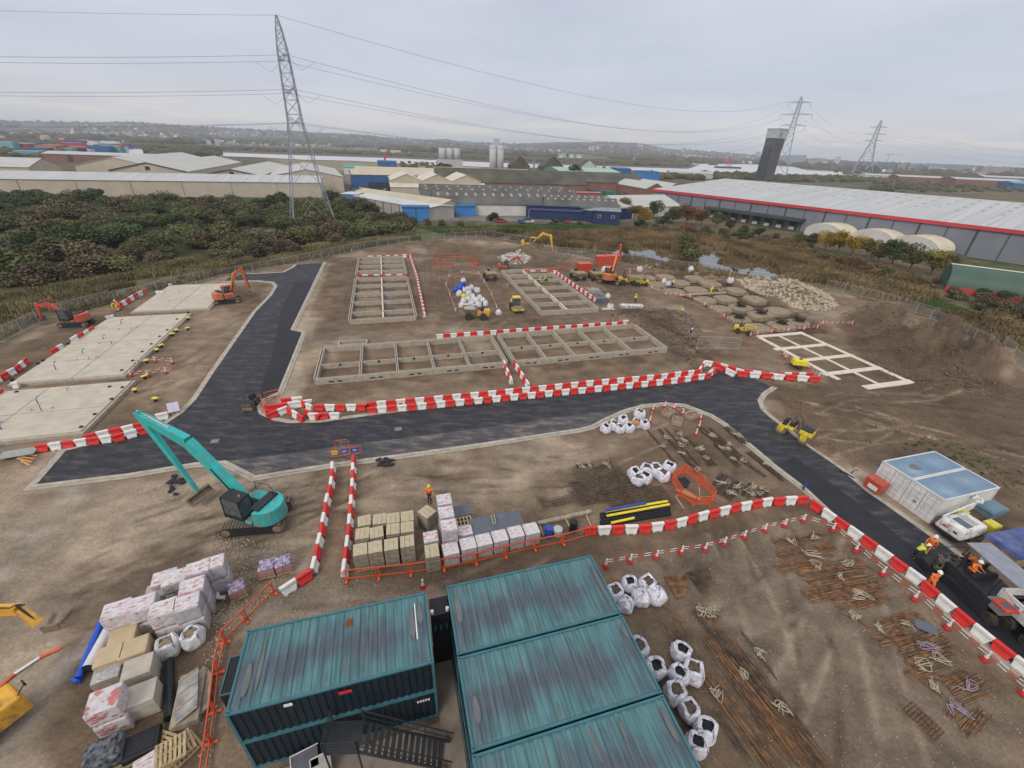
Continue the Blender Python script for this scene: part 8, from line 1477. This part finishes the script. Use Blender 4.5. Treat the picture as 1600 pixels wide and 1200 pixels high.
for k, (px, yb, yt, w, c) in enumerate(blocks):
    A = G(px, yb); dist = A.length; 
    if dist > 4200: A = A*(4200/dist); dist = 4200
    zb = hill_z(A.x, A.y); dv = RT*(px-800)/FPX-UP*(yt-600)/FPX+FWD; el = dv[2]/math.hypot(dv[0], dv[1]); ztop = CAM_H+dist*el; ppm = FPX/(dist*float(np.dot(FWD[:2], A.normalized()[:2]))+1e-6)*.82; Wm = max(6, w/ppm); hh = max(8, ztop-zb); T = thing('tower_block' if hh > 25 else 'apartment_block', '%s %s block across the river, %s from the left of the skyline' % (['white', 'grey', 'tan', 'blue grey'][c], 'tower' if hh > 25 else 'apartment', ordw(sorted(b_[0] for b_ in blocks).index(px))), 'building', (A.x, A.y, zb-3), math.atan2(A.y, A.x)-1.57+random.uniform(-.4, .4), 'blocks on the far shore')
    m = MB(); m.box((0, 0, hh/2+1.5), (Wm, Wm*.7, hh+3)); m.build('wall', TB[c], T)
    if hh > 12:
        nf = int(min(8, hh/4)); 
        for f_ in range(nf): m = MB(); m.box((0, -Wm*.35-.1, 4+hh*(f_+.3)/nf), (Wm*.88, .2, hh/nf*.42)); m.build('window_band', TB[1] if c != 1 else B_TRM, T)
def cloud(name, PX, PY, PZ, s, m, lab, cat, kind='stuff', sub=1, box=False, zs=.75, jit=.25):
    t_ = MB().blob((0, 0, 0), 1, jit, sub) if not box else MB().box((0, 0, .5), (1, 1, 1)); 
    if box: t_ = MB(); t_.add([(-.5, -.4, 0), (.5, -.4, 0), (.5, .4, 0), (-.5, .4, 0), (-.5, -.4, .6), (.5, -.4, .6), (.5, .4, .6), (-.5, .4, .6), (-.5, 0, 1), (.5, 0, 1)], [(0, 1, 5), (0, 5, 4), (1, 2, 6), (1, 6, 5), (2, 3, 7), (2, 7, 6), (3, 0, 4), (3, 4, 7), (4, 5, 9), (4, 9, 8), (6, 7, 8), (6, 8, 9), (5, 6, 9), (7, 4, 8)])
    TV = np.array(t_.v); TF = np.array(t_.f); n = len(PX); an = rng.uniform(0, 6.28, n); sc = np.stack([s*rng.uniform(.8, 1.4, n), s*rng.uniform(.7, 1.1, n), s*zs*rng.uniform(.7, 1.2, n)], 1); V = TV[None]*sc[:, None]; c, s_ = np.cos(an)[:, None], np.sin(an)[:, None]
    X = V[..., 0]*c-V[..., 1]*s_+PX[:, None]; Y = V[..., 0]*s_+V[..., 1]*c+PY[:, None]; Z = V[..., 2]+PZ[:, None]+(0 if box else sc[:, 2:3]*.4); F = (TF[None]+(np.arange(n)*len(TV))[:, None, None]).reshape(-1, 3); return tag(npmesh(name, np.stack([X, Y, Z], -1).reshape(-1, 3), F, m), lab, cat, kind=kind)
def polar(n, a0, a1, d0, d1, pw=1.0):
    a = rng.uniform(R(a0), R(a1), n); dd = d0+(d1-d0)*rng.random(n)**pw; return dd*np.sin(a), dd*np.cos(a)
hz = np.vectorize(hill_z); FM = mat('far_trees', (.045, .05, .026), .95, .3, .01, col2=(.125, .098, .055), detail=6); 
def keep(x, y): r = inpoly(x, y, RIVER); return x[~r], y[~r]
x, y = keep(*polar(11000, -62, 62, 1500, 4700, 1.3)); w = fbm(x, y, 260, 3) > -.12; x, y = x[w], y[w]; cloud('distant_woodland', x, y, hz(x, y)-1, rng.uniform(7, 17, len(x)), FM, 'brown and olive woods covering the hills across the river', 'woodland')
farbank = [G(*q) for q in [(-300, 208), (190, 226), (400, 233), (600, 239), (800, 247), (925, 251), (1060, 255), (1082, 257), (1070, 261), (1000, 259), (925, 256), (800, 252), (600, 243.5), (400, 237), (190, 229.5), (-300, 213)]]
def inside(poly, n):
    xs0, xs1 = min(p.x for p in poly), max(p.x for p in poly); ys0, ys1 = min(p.y for p in poly), max(p.y for p in poly); X = rng.uniform(xs0, xs1, n*12); Y = rng.uniform(ys0, ys1, n*12); k_ = inpoly(X, Y, poly); return X[k_][:n], Y[k_][:n]
x, y = inside(farbank, 3600); cloud('riverside_trees', x, y, np.zeros(len(x))-1, rng.uniform(3, 6.5, len(x)), mat('bank_trees', (.06, .062, .03), .95, .3, .02, col2=(.14, .10, .05)), 'belt of brown trees along the far river bank', 'trees')
for nm, m_, n in (('distant_houses', TB[0], 420), ('distant_houses', TB[2], 900), ('distant_houses', TB[1], 500)):
    x, y = keep(*polar(n, -60, 60, 1500, 4000, 1.2)); w = fbm(x, y, 420, 3) > -.05; x, y = x[w], y[w]; cloud(nm, x, y, hz(x, y)-.5, rng.uniform(7, 15, len(x)), m_, '%s houses scattered over the slopes across the river' % {'block_white': 'pale', 'block_tan': 'brick', 'block_grey': 'grey'}[m_.name], 'houses', box=True, zs=.7)
for k, (x0, x1, ya, yb, n, s0, s1) in enumerate([(0, 120, 232, 250, 260, 3, 7), (230, 340, 234, 246, 330, 4, 9), (1010, 1190, 272, 281, 260, 2.5, 6), (1200, 1400, 276, 284, 420, 2, 5), (1360, 1620, 272, 300, 2200, 1.2, 4.5), (1300, 1500, 261, 274, 500, 4, 8), (850, 1010, 300, 330, 120, 1.5, 3), (600, 700, 255, 262, 60, 2, 4), (900, 960, 272, 280, 160, 4, 8)]):
    x, y = inside([G(x0, ya), G(x1, ya), G(x1, yb), G(x0, yb)], n); cloud('tree_belt', x, y, np.zeros(len(x))-.3, rng.uniform(s0, s1, len(x)), mat('belt_trees', (.04, .052, .022), .95, .3, .03, col2=(.12, .095, .045)) , ['brown trees at the left edge beyond the depot', 'large brown tree mass behind the cream halls', 'bushes on the river bank left of the tower', 'low bushes on the river spit', 'scrub beyond the long grey warehouse', 'trees below the right hand skyline', 'bushes between the estate lorries', 'few trees by the sand yards', 'dark tree clump in front of the green warehouse'][k], 'trees')
for px, py, L, lab in ((1138, 263, 60, 'dark barge with red masts moored on the river'), (1115, 258, 24, 'small dark boat on the river')):
    A = G(px, py, .3); T = thing('barge' if L > 30 else 'boat', lab, 'boat', A, R(10)); m = MB(); m.prism([(-L/2, -5), (L/2-6, -5), (L/2, 0), (L/2-6, 5), (-L/2, 5)], 0, 3.2); m.build('hull', B_TRM, T)
    for x_ in ((-6, 0, 5) if L > 30 else ()): m = MB(); m.bar((x_, 0, 3), (x_+1, 0, 22), 1.1); m.build('mast', B_RED, T)
A = G(1381, 264); T = thing('tower_crane', 'slim tower crane on the right hand skyline', 'crane', (A.x, A.y, 0), R(-20)); m = MB(); m.bar((0, 0, 0), (0, 0, 46), 1.6); m.build('mast', PYM, T); m = MB(); m.bar((-12, 0, 46), (38, 0, 46), 1.3); m.build('jib', PYM, T)
# ================================================================ VEGETATION
def leafm(n, c, c2): return mat(n, c, .85, .2, .9, col2=c2, objrand=.28, spec=.2, detail=3)
KIND = {'dark': leafm('leaf_dark', (.032, .05, .019), (.095, .118, .045)), 'olive': leafm('leaf_olive', (.065, .076, .027), (.155, .16, .06)), 'brown': leafm('leaf_brown', (.08, .068, .036), (.18, .145, .08)), 'yellow': leafm('leaf_yellow', (.13, .13, .03), (.25, .225, .05)), 'amber': leafm('leaf_amber', (.24, .14, .02), (.42, .27, .04)), 'rust': leafm('leaf_rust', (.13, .065, .03), (.25, .13, .06)), 'willow': leafm('leaf_willow', (.10, .12, .04), (.21, .22, .09))}
WOODM = mat('bark', (.10, .08, .06), .9)
def crown(nm, m, nl, leaf, r, hgt, lobes=7, seed=0, squash=.8, low=.15):
    g = np.random.default_rng(seed); C = []; 
    for i in range(lobes): a = g.uniform(0, 6.28); q = g.uniform(.0, .62)*r; C.append((q*math.cos(a), q*math.sin(a), hgt*(g.uniform(.22, .78) if low < .1 else g.uniform(.38, .80)), g.uniform(.30, .60)*r))
    C = np.array(C); k = g.integers(0, lobes, nl); dv = g.normal(size=(nl, 3)); dv /= np.linalg.norm(dv, axis=1)[:, None]; rr = C[k, 3]*(g.random(nl)**.35); P = C[k, :3]+dv*rr[:, None]*np.array([1, 1, squash]); P[:, 2] = np.maximum(P[:, 2], low*hgt*g.random(nl)); 
    n1 = g.normal(size=(nl, 3))+dv*1.0+np.array([0, 0, .6]); n1 /= np.linalg.norm(n1, axis=1)[:, None]; t = np.cross(n1, g.normal(size=(nl, 3))); t /= np.linalg.norm(t, axis=1)[:, None]; b2 = np.cross(n1, t); s = (leaf*g.uniform(.6, 1.4, nl))[:, None]
    V = np.stack([P-t*s-b2*s*.6, P+t*s-b2*s*.6, P+t*s*.7+b2*s*.7, P-t*s*.7+b2*s*.7], 1).reshape(-1, 3); F = np.arange(nl*4).reshape(-1, 4); return npmesh(nm, V, F, m)
def tree(kind, seed, r, hgt, leaf, nl, lab, group, loc, trunk=True, name='bush', cat='bush'):
    T = thing(name, lab, cat, loc, random.uniform(0, 6.3), group); crown('crown', KIND[kind], nl, leaf, r, hgt, seed=seed, lobes=random.choice([7, 10, 12]), low=.02 if name == 'bush' else .15).parent = T; m = MB()
    m.tube([(0, 0, -.3), (.05*r, 0, hgt*.3), (.0, .08*r, hgt*.55)], [.05*r, .035*r, .015*r], 6)
    for i in range(4): a = i*1.6+seed; m.tube([(0, 0, hgt*.22), (r*.3*math.cos(a), r*.3*math.sin(a), hgt*.5), (r*.5*math.cos(a), r*.5*math.sin(a), hgt*.68)], [.03*r, .018*r, .006*r], 5)
    m.build('trunk', WOODM, T); return T
PROTO = {}
def plant(kind, px, py, r, hgt, lab, group, v=None, name='bush', cat='bush', leaf=None, nl=2700, onpt=None):
    v = random.randint(0, 2) if v is None else v; key = (kind, v, name); p = onpt or G(px, py); p = Vector((p.x, p.y, 0))
    if key not in PROTO:
        T = tree(kind, hash(kind) % 97+v*13 if False else (len(kind)*7+v*13+ord(kind[0])), 1.0, 1.3 if name == 'bush' else 2.1, (.047 if name == 'bush' else .042), nl, lab, group, p, name=name, cat=cat); PROTO[key] = (T, 1.3 if name == 'bush' else 2.1); T.scale = (r, r, hgt/PROTO[key][1]); return T
    T, h0 = PROTO[key]; return dup(T, loc=p, rz=random.uniform(0, 6.3), label=lab, group=group, scale=(r, r*random.uniform(.85, 1.15), hgt/h0))
SCR = [G(*q) for q in [(-260, 450), (-120, 320), (0, 312), (200, 318), (440, 318), (530, 320), (600, 338), (650, 352), (640, 362), (560, 380), (480, 392), (380, 405), (260, 415), (120, 438), (0, 462), (-120, 495)]]
X, Y = inside(SCR, 6000); chosen = []
for x, y in zip(X, Y):
    if all((x-a)**2+(y-b)**2 > 3.5**2 for a, b in chosen): chosen.append((float(x), float(y)))
    if len(chosen) >= 290: break
for i, (x, y) in enumerate(chosen):
    n_ = float(fbm(np.array([x]), np.array([y]), 22, 3)[0])+random.uniform(-.28, .28); edge = x > -92
    kd = 'dark' if n_ > (.30 if edge else -.08) else 'olive' if n_ > -.22 else 'brown' if n_ > -.66 or edge else 'yellow'; r = random.uniform(3.2, 6.4); zn = ('at the left picture edge' if x < -150 else 'below the long cream shed' if x < -105 else 'left of the first pylon' if x < -78 else 'round the first pylon' if x < -58 else 'right of the first pylon'); rw_ = 'near side' if y < 125 else 'middle' if y < 150 else 'far side'
    plant(kd, 0, 0, r, r*random.uniform(.55, 1.0), {'dark': 'dark green leafy bush', 'olive': 'olive green bush', 'brown': 'bare brownish bush', 'yellow': 'yellowing bush'}[kd]+' %s, %s of the scrub' % (zn, rw_), kd+' bushes of the left scrub', onpt=Vector((x, y, 0)))
HEDGE = [(645, 352, 2.5, 3, 'olive'), (668, 352, 2, 2.5, 'brown'), (770, 345, 3, 3.2, 'dark'), (690, 352, 2.4, 2.2, 'olive'), (905, 352, 1.8, 1.5, 'brown'), (720, 352, 2.2, 1.8, 'brown'), (860, 352, 2, 1.4, 'olive')]
for k, (px, py, r, h, kd) in enumerate(HEDGE): plant(kd, px, py, r, h, '%s bush along the top of the green bank' % ordw(k, 'leftmost'), 'bushes on the green bank')
TR = [(975, 338, 4.2, 8, 'yellow', 'bright yellow green tree at the left of the hedge row'), (990, 346, 3.8, 7, 'yellow', 'yellow tree in front of the tented barn'), (957, 336, 3.2, 6, 'olive', 'olive tree beside the navy cabins'), (1005, 350, 4, 7, 'amber', 'amber tree behind the marsh'), (1020, 342, 4, 8, 'dark', 'dark tree in front of the tented barn'), (1050, 350, 4.5, 7.5, 'brown', 'brown tree right of the tented barn'), (1072, 352, 4.5, 8, 'rust', 'rusty orange tree in front of the grey warehouse'), (1095, 352, 4, 7, 'rust', 'second rusty tree in front of the grey warehouse'), (1118, 356, 3.6, 6, 'olive', 'olive tree near the loading docks'), (1140, 362, 3.4, 5, 'brown', 'brown bush near the loading docks'), (1035, 356, 3.4, 5, 'dark', 'dark hedge tree behind the marsh'), (1000, 358, 3, 4, 'dark', 'dark low tree below the amber one'),
      (1072, 414, 4.6, 8.4, 'willow', 'large pale green willow standing by the pond'), (1288, 392, 3.4, 6.5, 'amber', 'bright amber tree in front of the tented stores, left'), (1308, 396, 3.8, 7, 'amber', 'bright amber tree in front of the tented stores, middle'), (1330, 400, 3.8, 6.6, 'amber', 'bright amber tree in front of the tented stores, right'), (1352, 402, 3.2, 6, 'yellow', 'yellow tree right of the amber ones'), (1392, 414, 4, 7.5, 'dark', 'large dark green tree left of the green barn'), (1420, 424, 4.4, 7.5, 'olive', 'large olive tree left of the green barn'), (1452, 430, 4.2, 7, 'yellow', 'yellow green tree beside the green barn'), (1478, 424, 3.6, 5.5, 'brown', 'brown tree behind the green barn'), (1370, 410, 3.6, 6, 'olive', 'olive tree behind the yellow one'), (1265, 386, 3.2, 5, 'brown', 'brown tree by the parked white lorry'), (1245, 384, 3, 4.4, 'olive', 'olive bush right of the loading docks'), (1160, 368, 3, 4, 'olive', 'low olive bush below the docks'), (1185, 372, 3, 4, 'dark', 'dark hedge bush below the docks'), (974, 398, 1.7, 2.4, 'olive', 'small round bush on the pond edge'), (898, 280, 9, 14, 'dark', 'dark tree clump before the green warehouse'), (690, 268, 6, 9, 'dark', 'dark tree beside the ochre roofs'), (700, 268, 6, 8, 'dark', 'second dark tree beside the ochre roofs')]
for px, py, r, h, kd, lab in TR: plant(kd, px, py, r, h, lab, None, name='tree', cat='tree', nl=3400)
HR = [G(*q) for q in [(1000, 356), (1200, 372), (1300, 398), (1440, 440), (1600, 470), (1700, 500), (1700, 570), (1520, 485), (1330, 425), (1200, 385), (1010, 366)]]
X, Y = inside(HR, 900); ch2 = []
for x, y in zip(X, Y):
    if all((x-a)**2+(y-b)**2 > 3.6**2 for a, b in ch2): ch2.append((float(x), float(y)))
    if len(ch2) >= 80: break
for i, (x, y) in enumerate(ch2): kd = random.choice(['brown', 'brown', 'olive', 'dark', 'rust', 'brown']); r = random.uniform(1.6, 3.2); plant(kd, 0, 0, r, r*random.uniform(.7, 1.1), {'brown': 'bare brown bush in the bank of scrub beyond the marsh', 'olive': 'olive bush in the bank of scrub beyond the marsh', 'dark': 'dark bramble in the bank of scrub beyond the marsh', 'rust': 'rusty bush in the bank of scrub beyond the marsh'}[kd], kd+' bushes beyond the marsh', onpt=Vector((x, y, 0)))
def tufts(name, poly, n, h0, h1, w, m, lab, cat, avoid=(), dens=None):
    X, Y = inside(poly, n*2); k_ = np.ones(len(X), bool)
    for a in avoid: k_ &= ~inpoly(X, Y, a)
    if dens: k_ &= fbm(X, Y, dens, 3) > -.25
    X, Y = X[k_][:n], Y[k_][:n]; n = len(X); B = 4; X = np.repeat(X, B); Y = np.repeat(Y, B); N_ = len(X); h = rng.uniform(h0, h1, N_)*(1+.5*fbm(X, Y, 9, 2)); a = rng.uniform(0, 6.28, N_); ox, oy = rng.normal(0, w*.8, N_), rng.normal(0, w*.8, N_); lx, ly = rng.normal(0, .22, N_)*h, rng.normal(0, .22, N_)*h; c, s = np.cos(a)*w/2, np.sin(a)*w/2; x, y = X+ox, Y+oy; z = np.zeros(N_)-.1
    V = np.stack([np.stack([x-c, y-s, z], 1), np.stack([x+c, y+s, z], 1), np.stack([x+c*.7+lx, y+s*.7+ly, h], 1), np.stack([x-c*.7+lx, y-s*.7+ly, h], 1)], 1).reshape(-1, 3); return tag(npmesh(name, V, np.arange(N_*4).reshape(-1, 4), m), lab, cat, kind='stuff')
PW = [[G(*q) for q in pp] for pp in POND]; RM = mat('reed_leaf', (.115, .078, .036), .9, .25, .12, col2=(.25, .18, .09), detail=6); GM2 = mat('rough_grass', (.11, .105, .042), .9, .3, .12, col2=(.27, .215, .105), detail=6); GG = mat('green_grass', (.055, .10, .022), .9, .25, .1, col2=(.10, .15, .045))
MARSH = [G(*q) for q in [(690, 362), (850, 364), (1000, 361), (1200, 376), (1330, 412), (1480, 462), (1600, 520), (1600, 566), (1440, 484), (1290, 443), (1210, 436), (1160, 430), (1080, 420), (960, 402), (860, 384), (760, 368)]]
tufts('reeds', MARSH, 15000, .7, 1.7, .34, RM, 'brown reeds and dead stems filling the marsh round the pond', 'reeds', PW+[[G(*q) for q in [(945, 388), (1035, 386), (1060, 398), (1095, 392), (1130, 398), (1200, 412), (1222, 430), (1220, 442), (1090, 430), (950, 406)]]], 14)
tufts('reeds', [G(*q) for q in [(945, 388), (1035, 386), (1060, 398), (1095, 392), (1130, 398), (1200, 412), (1222, 430), (1220, 442), (1090, 430), (950, 406)]], 900, .3, .8, .3, RM, 'low dead reeds between the patches of open water', 'reeds', PW)
tufts('rough_grass', [G(*q) for q in [(-200, 560), (0, 470), (250, 412), (480, 386), (640, 364), (660, 376), (610, 380), (455, 411), (345, 428), (212, 462), (50, 506), (0, 530), (-200, 620)]], 11000, .4, 1.1, .26, GM2, 'tawny rough grass between the scrub and the left fence', 'grass', (), 10)
tufts('grass', [G(*q) for q in [(650, 356), (900, 350), (1000, 356), (900, 366), (700, 368)]], 4500, .2, .5, .3, GG, 'bright green grass along the far bank', 'grass')
tufts('grass', [G(*q) for q in [(1180, 400), (1300, 424), (1440, 458), (1560, 506), (1530, 512), (1420, 468), (1290, 436)]], 3000, .2, .5, .26, GG, 'green grass strip along the ditch right of the rubble', 'grass')
tufts('weeds', [G(*q) for q in [(1380, 690), (1480, 680), (1640, 780), (1660, 850), (1560, 800), (1470, 720)]], 110, .06, .16, .16, GG, 'scattered green weeds on the earth behind the white containers', 'weeds', (), 5)
# ---- the hazy air between the site and the hills
hz_ = MB(); hz_.box((0, 3800, 55), (21000, 16000, 118)); hb = hz_.build('haze', []) if False else None
me = bpy.data.meshes.new('haze'); V = [(sx*10500, 3800+sy*8200, z) for z in (-3, 150) for sx, sy in ((-1, -1), (1, -1), (1, 1), (-1, 1))]; me.from_pydata(V, [], [(3, 2, 1, 0), (4, 5, 6, 7), (0, 1, 5, 4), (1, 2, 6, 5), (2, 3, 7, 6), (3, 0, 4, 7)]); hm = bpy.data.materials.new('haze'); hm.use_nodes = True; t = hm.node_tree; t.nodes.clear(); o_ = N(t, 'ShaderNodeOutputMaterial'); pv = N(t, 'ShaderNodeVolumePrincipled'); pv.inputs['Color'].default_value = (.86, .92, 1, 1); pv.inputs['Density'].default_value = .00016; pv.inputs['Anisotropy'].default_value = .2; t.links.new(pv.outputs[0], o_.inputs['Volume']); me.materials.append(hm); hb = bpy.data.objects.new('haze', me); COL.objects.link(hb); tag(hb, 'thin blue grey haze over the river and hills', 'haze', kind='stuff')
